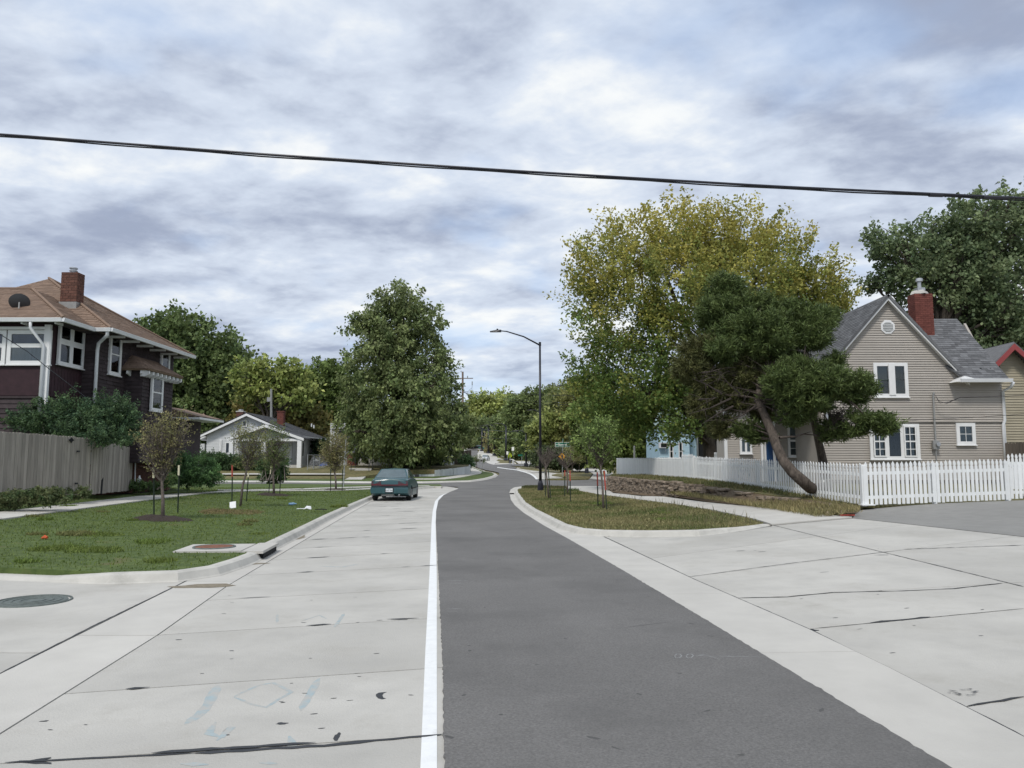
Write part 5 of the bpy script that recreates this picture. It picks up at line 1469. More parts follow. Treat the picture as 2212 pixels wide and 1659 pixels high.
pickets('short white picket fence inside the garden beside the wing corner', (PX(1542, 40.5), 40.5), (PX(1566, 37), 37.0), .85, .85, 1.32, .17, w=.09)

# ============================================================ dry stone wall
sw = thing('stone_wall', 'low dry stone retaining wall of flat brown limestone under the picket fence', 'wall', (6, 36, .1))
wp = resample([(9.72, 21.35), (9.2, 22.6), (8.85, 23.9), (8.3, 25.5), (7.95, 27.4), (7.6, 29.6), (7.05, 31.4), (6.4, 33.3), (5.95, 36), (5.68, 40), (5.52, 44.4), (5.9, 46.2), (6.6, 46.9)], 200)
def wtop(y): return float(np.interp(y, [21.3, 23.5, 26, 28.5, 30, 31.5, 33, 45, 47], [.36, .50, .58, .68, .74, .82, .88, .86, .84]))
def wbot(y): return float(np.interp(y, [21.3, 23.5, 26, 28.5, 30, 33, 36, 45], [.30, .40, .44, .42, .30, .18, .14, .10]))
ms = []
wpv = [Vector(p) for p in wp]; cum = [0]
for a, b in zip(wpv, wpv[1:]): cum.append(cum[-1] + (b - a).length)
def at_(s):
    k = min(len(cum) - 2, max(0, int(np.searchsorted(cum, s)) - 1)); q = (s - cum[k]) / (cum[k + 1] - cum[k])
    return wpv[k].lerp(wpv[k + 1], q), (wpv[k + 1] - wpv[k]).normalized()
for row in range(9):
    s = random.uniform(0, .3)
    while s < cum[-1] - .3:
        L = random.uniform(.26, .62); p, u = at_(s + L / 2)
        zb, ztp = wbot(p.y), wtop(p.y); z = .14 + row * .085 + random.uniform(-.012, .012)
        if z > zb - .06 and z < ztp - .03 and random.random() > (.0 if p.y > 30 else .30):
            n2 = Vector((-abs(u.y), u.x * (1 if u.y > 0 else -1)))
            n2 = Vector((-u.y, u.x)); 
            if n2.x > 0: n2 = -n2
            u3 = Vector((u.x, u.y, random.uniform(-.06, .06))).normalized(); o_ = random.uniform(-.02, .07) + (ztp - z) * .12
            ms.append(mat4(Vector((p.x, p.y, z + .04)) + Vector((n2.x, n2.y, 0)) * (o_ - .12), u3 * (L - .02), Vector((n2.x, n2.y, random.uniform(-.08, .05))) * random.uniform(.3, .44), Vector((0, 0, random.uniform(.066, .10)))))
        s += L
pieces(sw, 'stone', ms, mSTONE, ['rock%d' % i for i in range(9)], 300, rest='stones')

# ============================================================ white bungalow across the cross street
h4 = thing('white_bungalow', 'white sided bungalow with low gables, grey roof and two brick chimneys', 'house', (-28, 84, 1.1))
bY = 80.0
def bx(px, py, Y=bY): return P(px, py, Y)
apx = bx(532, 893); le = bx(428, 942); re = bx(643, 941)
gr = 1.15
wl0, wl1 = PX(448, bY + .6), PX(632, bY + .6)
MB().box(((wl0 + wl1) / 2, bY + 6.5, (le.z + gr) / 2 - .1), (wl1 - wl0 - .05, 11.6, le.z - gr + .1)).build('wall', mWSIDE, h4)
MB().prism([(wl0, bY + .75, le.z - .3), (wl1, bY + .75, le.z - .3), (apx.x, bY + .75, apx.z - .25)], (0, 11.5, 0)).build('gable_wall', mWSIDE, h4)
sl4 = (apx.z - re.z) / (re.x - apx.x)
siding(h4, (wl0, bY + .62), (1, 0, 0), (0, -1, 0), gr, apx.z - .3, .16, mWSIDE, lambda z: (max(0, apx.x - (apx.z - .15 - z) / sl4 - wl0), min(wl1 - wl0, apx.x + (apx.z - .15 - z) / sl4 - wl0)), th=.03)
siding(h4, (wl1, bY + .7), (0, 1, 0), (1, 0, 0), gr, re.z - .1, .16, mWSIDE, lambda z: (0, 11.6), th=.03)
for e in (le, re):
    MB().prism([apx + Vector((0, 0, .08)), e + Vector((0, 0, .08)), e + Vector((0, 0, -.22)), apx + Vector((0, 0, -.26))], (0, .08, 0)).build('rake_board', mWHITE, h4)
bk_ = bY + 13.3
roof_face(h4, (re.x, bY, re.z + .1), (re.x, bk_, re.z + .1), (apx.x, bk_ - 4.2, apx.z + .1), (apx.x, bY, apx.z + .1), mROOFD, .2, .5, nind=0)
roof_face(h4, (le.x, bk_, le.z + .1), (le.x, bY, le.z + .1), (apx.x, bY, apx.z + .1), (apx.x, bk_ - 4.2, apx.z + .1), mROOFD, .2, .5)
MB().obox((re.x, bY, re.z - .08), (.08, 0, 0), (0, 13.3, 0), (0, 0, .14)).build('gutter', mMETALW, h4)
# front porch gable
pY = bY - 2.2
pa, pl, pr_ = P(572, 918, pY), P(490, 948, pY), P(656, 948, pY)
for e in (pl, pr_):
    MB().prism([pa + Vector((0, 0, .06)), e + Vector((0, 0, .06)), e + Vector((0, 0, -.2)), pa + Vector((0, 0, -.22))], (0, .08, 0)).build('porch_rake', mWHITE, h4)
    a_, b_ = (pa, e) if e is pr_ else (e, pa)
    MB().prism([e + Vector((0, .08, .0)), pa + Vector((0, .08, .0)), pa + Vector((0, .08, .09)), e + Vector((0, .08, .09))], (0, 2.8, 0)).build('porch_roof', mROOFD, h4)
MB().prism([pl + Vector((.5, .4, -.0)), pr_ + Vector((-.5, .4, -.0)), pa + Vector((0, .4, -.16))], (0, .12, 0)).build('porch_gable', mBLIND, h4)
for px in (501, 571, 648):
    q = P(px, 952, pY + .2); MB().box((q.x, q.y, (q.z + gr) / 2), (.42, .42, q.z - gr)).build('porch_column', mWHITE, h4)
MB().box(((pl.x + pr_.x) / 2, pY + .3, pl.z - .1), (pr_.x - pl.x - .8, .3, .25)).build('porch_beam', mWHITE, h4)
MB().box(((pl.x + pr_.x) / 2, pY + 1.3, gr + .1), (pr_.x - pl.x - .6, 2.6, .4)).build('porch_floor', mCONC, h4)
def w4(px0, px1, py0, py1, Y=bY + .58, **kw):
    a, b = P(px0, py1, Y), P(px1, py0, Y); n = kw.pop('n', 1)
    window(h4, (a.x, Y, a.z), (1, 0, 0), (0, -1, 0), [(b.x - a.x - .2 - .08 * (n - 1)) / n] * n, [b.z - a.z - .2], fr=.1, bar=.08, sill=False, back=lambda i, j: mINT)
w4(474, 479.5, 950, 976); w4(486, 500, 955, 980); w4(523, 534, 908, 922); w4(556, 590, 952, 978, n=2)
for ya_, yb_, n_ in ((bY + 2.2, bY + 3.0, 1), (bY + 4.2, bY + 5.0, 1), (bY + 8.6, bY + 10.2, 2)):
    window(h4, (wl1 + .02, ya_, 2.3), (0, 1, 0), (1, 0, 0), [(yb_ - ya_ - .16 - .1 * (n_ - 1)) / n_] * n_, [1.45], fr=.08, bar=.1, sill=False, back=lambda i, j: mINT)
for px, pya, pyb, Y, ww in ((519.5, 890, 916, 84, .72), (607, 890, 932, 83.5, .68)):
    z1_ = P(px, pya, Y).z; c4 = bpy.data.objects.new('chimney', None); COL.objects.link(c4); c4.parent = h4; WLOC[c4.name] = wl(h4)
    brick_stack(c4, PX(px, Y), Y, ww, ww, P(px, pyb, Y).z, z1_, mBRICKR if px > 600 else mBRICKD, mMORTAR, .24, .11, nind=0)
    MB().box((PX(px, Y), Y, z1_ + .04), (ww + .12, ww + .12, .1)).build('chimney_cap', mBRICKR if px > 600 else mCONC2, c4)
    if px < 600: MB().cyl((PX(px, Y), Y, z1_ + .05), (PX(px, Y), Y, z1_ + .28), .26, 12).build('flue_cap', mGALV, c4)
for px, py in ((673, 938 - 12), (678, 929)):
    p = P(px, py - 4, 82.5); MB().cyl(p, p + Vector((0, 0, .35)), .07, 8).build('vent_pipe', mMETALW, h4)
# lean-to
MB().box((PX(440, 84), 84, 2.4), (1.6, 3, 2.6)).build('side_annex', mWSIDE, h4)
MB().prism([P(428, 951, 82.4), P(449, 942, 82.4), P(449, 939, 82.4), P(428, 948, 82.4)], (0, 3, 0)).build('annex_roof', mWHITE, h4)
# grey-roofed pale house between bungalow and porch house
h5 = thing('small_white_house', 'small pale house with a dark roof peeping between the bungalow and the leafy tree', 'house', (-25, 96, 1.2))
a, b = P(672, 1000, 97), P(712, 945, 97)
MB().box(((a.x + b.x) / 2, 99.5, (b.z + 1) / 2), (b.x - a.x, 5, b.z - 1)).build('wall', mWSIDE, h5)
MB().prism([P(668, 939, 96.4), P(718, 939, 96.4), P(718, 936, 96.4), P(668, 936, 96.4)], (0, .2, 0)).build('gutter', mWHITE, h5)
MB().prism([P(664, 938, 96.5), P(716, 938, 96.5), P(706, 925, 99.5), P(676, 925, 99.5)], (0, 0, -.1)).build('roof', mROOFD, h5)
q = P(684, 968, 96.9); window(h5, (q.x, 96.95, q.z), (1, 0, 0), (0, -1, 0), [.9], [1.1], fr=.12, back=lambda i, j: mBLINDW)

# porch house behind the big tree: brick piers, railing, steps
h6 = thing('porch_house', 'pale house with red brick porch piers and grey railing under the big leafy tree', 'house', (-17, 84, 1.2))
hY = 84.0
MB().box((PX(850, 88), 90, 3.6), (13.5, 8, 5)).build('wall', mWSIDE, h6)
a, b = P(730, 1007, hY), P(945, 1007, hY)
MB().box(((a.x + b.x) / 2, hY + 2, 1.65), (b.x - a.x, 3.6, .9)).build('porch_deck', mCONC, h6)
for px, w_ in ((748, 1.0), (867, .62)):
    px = px if px < 800 else 867
for px, ww in ((759.5, .95), (866, .6), (945, .6)):
    q = P(px, 1010, hY - .1); c6 = bpy.data.objects.new('brick_pier', None); COL.objects.link(c6); c6.parent = h6; WLOC[c6.name] = wl(h6)
    c6.location = (0, 0, 0)
    brick_stack(c6, q.x, hY, ww, .5, 1.15, P(px, 979, hY).z, mBRICKR, mMORTARR, .24, .10, nind=40)
q0, q1 = P(878, 981, hY), P(940, 981, hY)
MB().obox((q0.x, hY, q0.z), (q1.x - q0.x, 0, 0), (0, .08, 0), (0, 0, .07)).build('rail', mGREYM, h6)
MB().obox((q0.x, hY, q0.z - .75), (q1.x - q0.x, 0, 0), (0, .08, 0), (0, 0, .07)).build('rail', mGREYM, h6)
bal = [mat4(Vector((q0.x + .08 + k * .135, hY + .04, q0.z - .36)), Vector((.05, 0, 0)), Vector((0, .04, 0)), Vector((0, 0, .72))) for k in range(int((q1.x - q0.x) / .135))]
pieces(h6, 'baluster', bal, mGREYM, 'box', 80)
MB().box(((a.x + b.x) / 2, hY + .9, 5.2), (b.x - a.x + 1, 4, .3)).build('porch_roof', mROOFD, h6)
window(h6, (P(835, 960, 85.9).x, 85.92, 2.6), (1, 0, 0), (0, -1, 0), [1.6], [1.2], fr=.12, back=lambda i, j: mBLINDW)
MB().obox((P(805, 1000, 85.9).x, 85.88, 2.0), (1.3, 0, 0), (0, .1, 0), (0, 0, 2.3)).build('door', mWHITE, h6)
st = thing('concrete_steps', 'concrete garden steps with black handrails leading up to the brick porch', 'steps', (PX(780, 74), 74, .4))
for k in range(5):
    MB().box((PX(781, 73.5), 73.4 + k * .34 + .6, .40 + k * .16), (1.6, 1.2, .17)).build('step', mCONC, st)
MB().box((PX(781, 77), 77.8, 1.08), (1.6, 5, .12)).build('landing', mCONC, st)
for s in (-1, 1):
    x = PX(781, 74) + s * .85
    MB().tube([(x, 73.7, .5), (x, 73.7, 1.45), (x, 75.6, 2.2), (x, 75.6, 1.1)], .03, 6).build('handrail', mBLACKM, st)

# pale corrugated retaining wall at the far corner
rw = thing('retaining_wall', 'pale grey ribbed retaining wall curving round the far corner lawn', 'wall', tuple(P(938, 1030, 75)))
rp = [P(700, 1036, 70.5), P(784, 1034, 72.0), P(868, 1033, 74.6), P(938, 1033, 75.0), P(985, 1028, 78.0), P(1014, 1022, 81.7), P(1013, 1015, 92)]
rp2 = [(p.x, p.y) for p in rp]
rms = []
for (a, b), (ha, hb) in zip(zip(rp2, rp2[1:]), ((.35, .5), (.6, .86), (.86, .95), (.95, 1.15), (1.15, 1.32), (1.32, 1.5))):
    a, b = Vector(a), Vector(b); L = (b - a).length; u = (b - a).normalized(); n2 = Vector((u.y, -u.x)); n = max(1, int(L / .55))
    for k in range(n):
        q = (k + .5) / n; p = a.lerp(b, q); top__ = ha + (hb - ha) * q; bot = zt(p.y) - .1
        rms.append(mat4(Vector((p.x, p.y, (top__ + bot) / 2)) + Vector((n2.x, n2.y, 0)) * random.choice((0, .05)), Vector((u.x, u.y, 0)) * (L / n - .015), Vector((n2.x, n2.y, 0)) * .16, Vector((0, 0, top__ - bot))))
pieces(rw, 'wall_panel', rms, mRETW, 'box', 300)
bf2 = thing('brown_fence', 'brown board fence on the far corner lot beside the big leafy tree', 'fence', tuple(P(1000, 1010, 92)))
a, b = P(880, 1006, 90), P(1018, 1006, 92)
boards((a.x, 90), (PX(1019, 92), 92), 1.3, 1.5, zat(985, 90), zat(972, 92), .2, mat=mWOODB, parent=bf2, thick=.04)

# chain link fence by the bungalow
cf = thing('chain_link_fence', 'grey chain link fence beside the white bungalow yard', 'fence', tuple(P(665, 1011, 76)))
fp_ = [P(664, 1013, 74.2), P(714, 1008.5, 80), P(748, 1008.5, 80.5)]
for (a, b) in zip(fp_, fp_[1:]):
    n = 4
    for k in range(n + 1):
        p = a.lerp(b, k / n); MB().cyl((p.x, p.y, 1.0), (p.x, p.y, 2.45), .035, 6).build('post', mGALV, cf)
    MB().tube([(a.x, a.y, 2.42), (b.x, b.y, 2.42)], .03, 6).build('top_rail', mGALV, cf)
    L = (b - a).length; wm = MB(); m_ = int(L / .14)
    for k in range(m_ + 1):
        p = a.lerp(b, k / m_)
        for s in (-1, 1):
            q = a.lerp(b, min(1, max(0, (k + s * 9) / m_)))
            e = abs((q - p).length) / (9 * L / m_)
            wm.tube([(p.x, p.y, 1.1), (q.x, q.y, 1.1 + 1.3 * e)], .006, 3, False)
    wm.build('wire_mesh', mGALV, cf)

# pale blue house with window air conditioner
h7 = thing('blue_house', 'pale blue clapboard house with a window air conditioner beyond the picket fence', 'house', (13, 64, 1))
uY = 61.0
xA, xB = PX(1423, uY), PX(1488, uY)
uz = zat(924, uY)
MB().box(((xA + xB) / 2, uY + 3, (uz + .6) / 2), (xB - xA - .03, 5.9, uz - .6)).build('wall', mBSIDE, h7)
siding(h7, (xA, uY), (1, 0, 0), (0, -1, 0), .8, uz, .13, mBSIDE, lambda z: (0, xB - xA), th=.03)
MB().box((PX(1520, 63), 64.5, 2.6), (4.2, 3, 3.4)).build('side_wall', mBSIDE, h7)
siding(h7, (xB, 63), (1, 0, 0), (0, -1, 0), .8, 4.1, .13, mBSIDE, lambda z: (0, 1.4), th=.03)
mPG = M('pale_green_panel', (0.33, 0.42, 0.41), 0.7, .05, 3)
MB().prism([(xA + .3, uY - .02, uz - .05), (xB + .1, uY - .02, uz - .05), (xB + .1, uY - .02, uz + 2.4), (xA + 1.4, uY - .02, uz + 2.4)], (0, 5.5, 0)).build('upper_wall', mPG, h7)
MB().obox((xA - .1, uY - .3, uz - .03), (xB - xA + .4, 0, 0), (0, .3, 0), (0, 0, .12)).build('eave', mWHITE, h7)
for pxa, pxb in ((1446, 1453), (1466, 1473)):
    q = P(pxa, 994, uY); w_ = PX(pxb, uY) - q.x
    window(h7, (q.x, uY - .02, q.z), (1, 0, 0), (0, -1, 0), [w_ - .14], [.6, .6], fr=.07, bar=.05, sill=False, back=lambda i, j: mBLIND)
q = P(1432, 962, uY - .2)
ac = thing('air_conditioner', 'white window air conditioner sticking out of the pale blue house wall', 'air conditioner', q)
MB().box(q, (.62, .42, .42)).build('body', mMETALW, ac); MB().box(q + Vector((.03, -.215, 0)), (.46, .02, .3)).build('grille', mINT, ac)
MB().tube([q + Vector((.2, -.15, -.2)), q + Vector((.2, .2, -.6))], .02, 5).build('bracket', mMETALW, ac)
MB().obox((PX(1504, 62.3), 62.3, .8), (.12, 0, 0), (0, .12, 0), (0, 0, 3.0)).build('porch_post', mBLIND, h7)
MB().obox((PX(1502, 62.4), 62.4, 3.9), (3.2, 0, 0), (0, .6, 0), (0, 0, .2)).build('porch_beam', mWHITE, h7)
MB().obox((PX(1506, 62.9), 62.9, .8), (2.2, 0, 0), (0, .04, 0), (0, 0, 2.9)).build('screen_panel', mINT, h7)
# ============================================================ trees
GRN, GRN2 = (0.034, 0.050, 0.015), (0.068, 0.090, 0.026)
YEL = (0.30, 0.235, 0.040)
# --- big maple turning yellow
MY = 46.0
mbase = P(1535, 985, MY); mbase.z = .9
mt = thing('maple_tree', 'huge spreading maple turning yellow at the top behind the crooked pine', 'tree', mbase)
mbl = pb(MY, (1380, 535, 95, 70), (1470, 505, 80, 68), (1590, 512, 105, 68), (1690, 570, 72, 68), (1755, 610, 68, 52), (1815, 645, 30, 26), (1310, 580, 70, 62, -2), (1270, 640, 52, 50), (1340, 690, 95, 80, -2), (1470, 620, 100, 90, -3),
         (1600, 620, 110, 90, -2), (1720, 660, 100, 70), (1300, 790, 62, 60, -1), (1380, 840, 110, 70, -2), (1450, 770, 90, 80, -2), (1500, 880, 70, 60), (1330, 900, 80, 50, -1), (1270, 830, 35, 45), (1440, 925, 75, 38, -2), (1540, 560, 60, 60, 2), (1790, 665, 60, 28, 2))
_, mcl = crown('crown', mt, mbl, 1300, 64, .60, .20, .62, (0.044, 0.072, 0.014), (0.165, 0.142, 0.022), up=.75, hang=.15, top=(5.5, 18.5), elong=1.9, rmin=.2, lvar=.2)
mb = MB()
forks = [P(1545, 880, MY), P(1530, 760, MY), P(1560, 600, MY)]
mb.tube([mbase - Vector((0, 0, .4)), mbase + Vector((0, 0, .6)), P(1528, 925, MY), P(1533, 860, MY), P(1520, 760, MY), P(1545, 640, MY), P(1560, 520, MY)], [.55, .42, .38, .34, .26, .16, .05], 12)
mb.tube([P(1525, 955, MY), P(1490, 900, MY - .5), P(1462, 860, MY - 1), P(1440, 790, MY - 1.5), P(1400, 700, MY - 1), P(1380, 560, MY)], [.24, .20, .17, .14, .09, .03], 8)
mb.tube([P(1530, 880, MY), P(1600, 780, MY + 1), P(1680, 690, MY + 1), P(1770, 620, MY)], [.24, .18, .12, .04], 8)
mb.tube([P(1525, 800, MY), P(1480, 700, MY), P(1440, 600, MY), P(1400, 500, MY)], [.2, .15, .1, .04], 8)
mb.tube([P(1530, 760, MY), P(1620, 640, MY), P(1650, 540, MY), P(1660, 470, MY)], [.2, .14, .09, .03], 8)
mb.tube([P(1462, 870, MY - 1), P(1400, 850, MY - 2), P(1340, 800, MY - 1), P(1290, 760, MY)], [.13, .1, .07, .03], 7)
sel = mcl[RNG.choice(len(mcl), 90, replace=False)]
limbs(mb, mbase, P(1545, 640, MY), sel, .22, zf=(.4, .95), n=5)
mb.build('trunk', mBARK, mt, smooth=True)

# --- crooked pine with two trunks through the fence
PY = 25.5
pt = thing('pine_tree', 'crooked two-trunked pine leaning out through the white picket fence', 'tree', tuple(P(1745, 1050, 24.0)))
def zc_(x, y, rx, ry, d=0): return (1415.7 + .24 * x, 575 + .24 * y, .24 * rx, .24 * ry, d)
pbl = pb(PY, *[zc_(*q) for q in ((640, 250, 170, 150, 1.5), (560, 420, 200, 130, 1), (820, 400, 200, 130, 1), (900, 560, 240, 130, 0), (1150, 440, 170, 120, .5), (1400, 520, 190, 130, 0), (1520, 480, 120, 80, .5), (700, 620, 190, 130, .5), (620, 760, 160, 90, 0), (1000, 720, 260, 110, 0),
     (1300, 640, 200, 90, 0), (1220, 820, 130, 80, 1), (1430, 690, 110, 60, 0), (1300, 950, 190, 100, -1), (1200, 1070, 190, 110, -1.2), (1500, 1060, 220, 130, -1.2), (1700, 1080, 190, 130, -1), (1870, 1090, 110, 60, -1), (1900, 1370, 130, 60, -1.2), (2060, 1430, 110, 75, -1.4), (1330, 1240, 190, 70, -1), (1150, 1170, 150, 60, -.6),
     (1620, 1500, 110, 70, -.5), (1560, 1440, 80, 60, -.5), (1800, 1480, 100, 40, -1), (860, 1480, 120, 65, .3), (930, 1540, 90, 40, .3), (1250, 1370, 140, 60, -.6), (1640, 860, 50, 45, 0), (1560, 880, 70, 40, .5))])
for q in list(pbl): 
    for _ in range(2):
        a_ = RNG.normal(size=3); a_ /= np.linalg.norm(a_); pbl.append((q[0] + a_[0] * q[3] * 1.02, q[1] + a_[1] * q[4] * .8, q[2] + a_[2] * q[5] * 1.0, q[3] * .38, q[4] * .38, q[5] * .36))
pbr = pb(PY + .6, *[zc_(*q) for q in ((420, 760, 170, 110), (330, 930, 170, 120), (480, 1010, 190, 110), (700, 960, 170, 60), (560, 1150, 200, 90), (420, 1260, 130, 110), (800, 1130, 180, 60), (1000, 1160, 130, 50), (600, 1430, 110, 90), (570, 1500, 70, 60), (980, 1330, 110, 60), (800, 1030, 200, 80), (1000, 960, 160, 70), (1080, 1060, 120, 60), (760, 1250, 160, 60), (1060, 1250, 120, 50), (900, 860, 200, 60))])
def needles(name, blobs, ncl, nl, rad, L, cA, cB, lv=.25):
    cl, v, r = clusters(blobs, ncl, .25)
    i = np.repeat(np.arange(ncl), nl); n = len(i)
    outd = v * np.array([1, 1, .6]) + np.array([0, 0, .55]); outd /= np.linalg.norm(outd, axis=1, keepdims=True)
    t = RNG.uniform(-1, 1, n)[:, None]
    C = cl[i] + outd[i] * t * rad * 1.1 + RNG.normal(size=(n, 3)) * rad * .18
    D = outd[i] * .75 + unitv(n) * .9
    tt = np.clip(RNG.uniform(0, 1, ncl)[i] + RNG.normal(0, .2, n), 0, 1)
    col_ = pal(cA, cB, tt) * (1 + RNG.normal(0, lv, n))[:, None]
    return leaf_obj(name, C, D, L * RNG.uniform(.7, 1.25, n), .16, np.clip(col_, .004, .5), mNEED, pt, fold=.0), cl
_, pc1 = needles('crown', pbl, 3500, 58, .20, .17, (0.062, 0.094, 0.027), (0.125, 0.165, 0.050))
_, pc2 = needles('brown_crown', pbr, 1500, 52, .18, .17, (0.075, 0.085, 0.028), (0.125, 0.125, 0.045))
mb = MB()
mb.tube([P(1790, 1050, 25.3), P(1764, 1056, 24.75), P(1750, 1054, 24.25), P(1735, 1040, 24.0), P(1712, 1020, 24.1), P(1692, 995, 24.3), P(1678, 965, 24.5), P(1668, 935, 24.8), P(1655, 905, 25), P(1640, 870, 25.3), P(1640, 820, 25.6), P(1650, 760, 25.9), P(1640, 690, 26.2), P(1600, 630, 26.6)], [.15, .17, .18, .18, .17, .16, .15, .145, .14, .125, .11, .085, .06, .02], 12)
mb.tube([P(1784, 1035, 26.5), P(1778, 1000, 26.5), P(1772, 970, 26.4), P(1764, 935, 26.3), P(1758, 905, 26.2), P(1757, 872, 26), P(1752, 840, 25.6), P(1745, 780, 25.6), P(1735, 720, 25.7), P(1750, 680, 26)], [.19, .155, .135, .125, .12, .115, .09, .07, .05, .02], 12)
mb.tube([P(1757, 890, 26.1), P(1775, 876, 25.4), P(1795, 862, 24.8), P(1806, 855, 24.5), P(1812, 840, 24.3), P(1830, 830, 24.0)], [.11, .10, .09, .08, .06, .02], 8)
mb.tube([P(1806, 856, 24.5), P(1830, 862, 24.3), P(1850, 878, 24.1), P(1870, 900, 24)], [.055, .045, .03, .012], 6)
dead = MB()
for (x0_, y0_, x1_, y1_) in ((680, 1190, 300, 1330), (600, 1150, 330, 1010), (760, 1150, 560, 940), (1000, 1180, 700, 1080), (960, 1260, 640, 1280), (1000, 1100, 1060, 880), (900, 1260, 650, 1400), (700, 1260, 420, 1420), (980, 1200, 1280, 1260), (1350, 700, 1340, 860), (1450, 1200, 1250, 1300), (1240, 1000, 1400, 780), (420, 960, 590, 920), (400, 1200, 560, 1180)):
    a, b = zc_(x0_, y0_, 0, 0), zc_(x1_, y1_, 0, 0)
    p, q = P(a[0], a[1], PY - .6), P(b[0], b[1], PY - .9 + random.uniform(-.6, .6)); m_ = (p + q) / 2 + Vector((0, 0, random.uniform(-.15, .12)))
    dead.tube([p, m_, q], [.035, .02, .006], 5, False)
    for k in range(9):
        t = random.uniform(.2, .95); s = p.lerp(q, t) + (m_ - (p + q) / 2) * (1 - abs(2 * t - 1)); e = s + Vector((random.gauss(0, .35), random.gauss(0, .3), random.gauss(-.05, .25)))
        dead.tube([s, (s + e) / 2 + Vector((0, 0, .03)), e], [.010, .007, .003], 4, False)
for k in range(120):     # tangle under the right-hand branch
    a = zc_(1480 + random.uniform(0, 260), 1240 + random.uniform(-30, 160), 0, 0); b = zc_(1480 + random.uniform(20, 300), 1330 + random.uniform(-60, 190), 0, 0)
    p, q = P(a[0], a[1], 24.9 + random.uniform(-.5, .5)), P(b[0], b[1], 24.9 + random.uniform(-.6, .6)); dead.tube([p, (p + q) / 2 + Vector((random.gauss(0, .08), random.gauss(0, .08), random.gauss(0, .08))), q], [.008, .007, .003], 4, False)
mDEAD = M('dead_twig', (0.055, 0.044, 0.038), .95, .3, 20)
dead.build('dead_twigs', mDEAD, pt)
limbs(mb, P(1692, 995, 24.3), P(1650, 760, 25.9), pc2[RNG.choice(len(pc2), 16, replace=False)], .10, zf=(.5, .95), n=5)
limbs(mb, P(1692, 995, 24.3), P(1640, 690, 26.2), pc1[RNG.choice(len(pc1), 40, replace=False)], .10, zf=(.5, .98), n=5)
mb.build('trunk', mBARKP, pt, smooth=True)

# --- tall dark leafy tree on the far corner
LY = 79.0
lb = P(862, 1006, LY); lb.z = 1.15
tree('linden_tree', 'tall dark green broad pyramid tree standing over the brown fence on the far corner', 'tree', lb, .62,
     pb(LY, (868, 650, 52, 38), (850, 700, 80, 48), (800, 730, 52, 50), (925, 705, 42, 55), (830, 780, 75, 60, -2), (915, 790, 58, 65, -1), (800, 850, 65, 60, -2), (875, 860, 85, 65, -3), (945, 860, 48, 55), (780, 910, 52, 55), (850, 930, 85, 50, -3), (930, 930, 70, 55, -2), (985, 930, 32, 50), (962, 945, 40, 30, -1), (800, 960, 45, 36), (880, 975, 80, 24, -2), (1000, 890, 18, 30)),
     1020, 60, .75, .34, (0.045, 0.063, 0.020), (0.115, 0.130, 0.046), up=-.1, hang=.8, ratio=.62, nlimb=60, rmin=.15, elong=1.3, lvar=.28)
# --- trees behind the bungalow
def btree(label, px, py, Y, z, r, bl, ncl, nl=40, rad=1.0, size=.5, a=GRN, b=GRN2, group='trees behind the far houses', **kw):
    q = P(px, py, Y); q.z = z
    kw.setdefault('nlimb', 30); kw.setdefault('lvar', .25)
    return tree('broadleaf_tree', label, 'tree', q, r, pb(Y, *bl), ncl, nl, rad, size, a, b, group, **kw)
btree('dense dark green round tree rising right behind the dark house roof', 400, 990, 98, 1.4, .5,
      ((330, 745, 50, 50), (375, 725, 55, 42), (440, 750, 60, 48), (490, 790, 45, 55), (400, 800, 90, 60), (345, 850, 60, 70), (440, 870, 80, 60), (500, 860, 40, 50), (400, 920, 80, 50), (470, 930, 60, 45), (340, 930, 40, 50)), 900, 46, 1.15, .52, (0.036, 0.055, 0.018), (0.088, 0.112, 0.032), up=.4)
btree('airy yellow-green tree with branches showing against the sky behind the bungalow', 575, 990, 92, 1.4, .45,
      ((545, 805, 38, 26), (590, 800, 40, 22), (630, 815, 32, 28), (560, 850, 40, 26), (620, 860, 40, 26), (650, 850, 22, 32)), 230, 26, .8, .5, (0.075, 0.100, 0.022), (0.16, 0.165, 0.04), nlimb=60)
btree('brownish rust tinged tree low behind the bungalow ridge', 590, 1000, 96, 1.4, .4,
      ((560, 905, 50, 30), (620, 900, 60, 30), (590, 935, 80, 35), (660, 930, 50, 40)), 300, 40, .9, .5, (0.075, 0.078, 0.020), (0.15, 0.105, 0.030))
btree('broad mid green tree between the bungalow and the tall leafy tree', 700, 1000, 100, 1.4, .5,
      ((670, 850, 36, 40), (705, 830, 42, 48), (735, 815, 28, 38), (700, 890, 60, 45), (740, 890, 40, 55), (680, 935, 50, 40), (725, 940, 40, 40)), 520, 42, .95, .5, (0.046, 0.068, 0.016), (0.085, 0.110, 0.028))
btree('dark green tree filling the gap left of the bungalow chimney', 500, 1000, 105, 1.4, .5, ((480, 880, 60, 60), (540, 900, 60, 50), (430, 930, 60, 50), (520, 960, 70, 40), (600, 970, 60, 40)), 420, 40, 1.1, .55)
btree('dark evergreen bush tree beside the small pale house', 692, 1000, 88, 1.2, .2, ((692, 980, 14, 24),), 60, 60, .5, .3, (0.012, 0.022, 0.010), (0.02, 0.035, 0.014), nlimb=6)
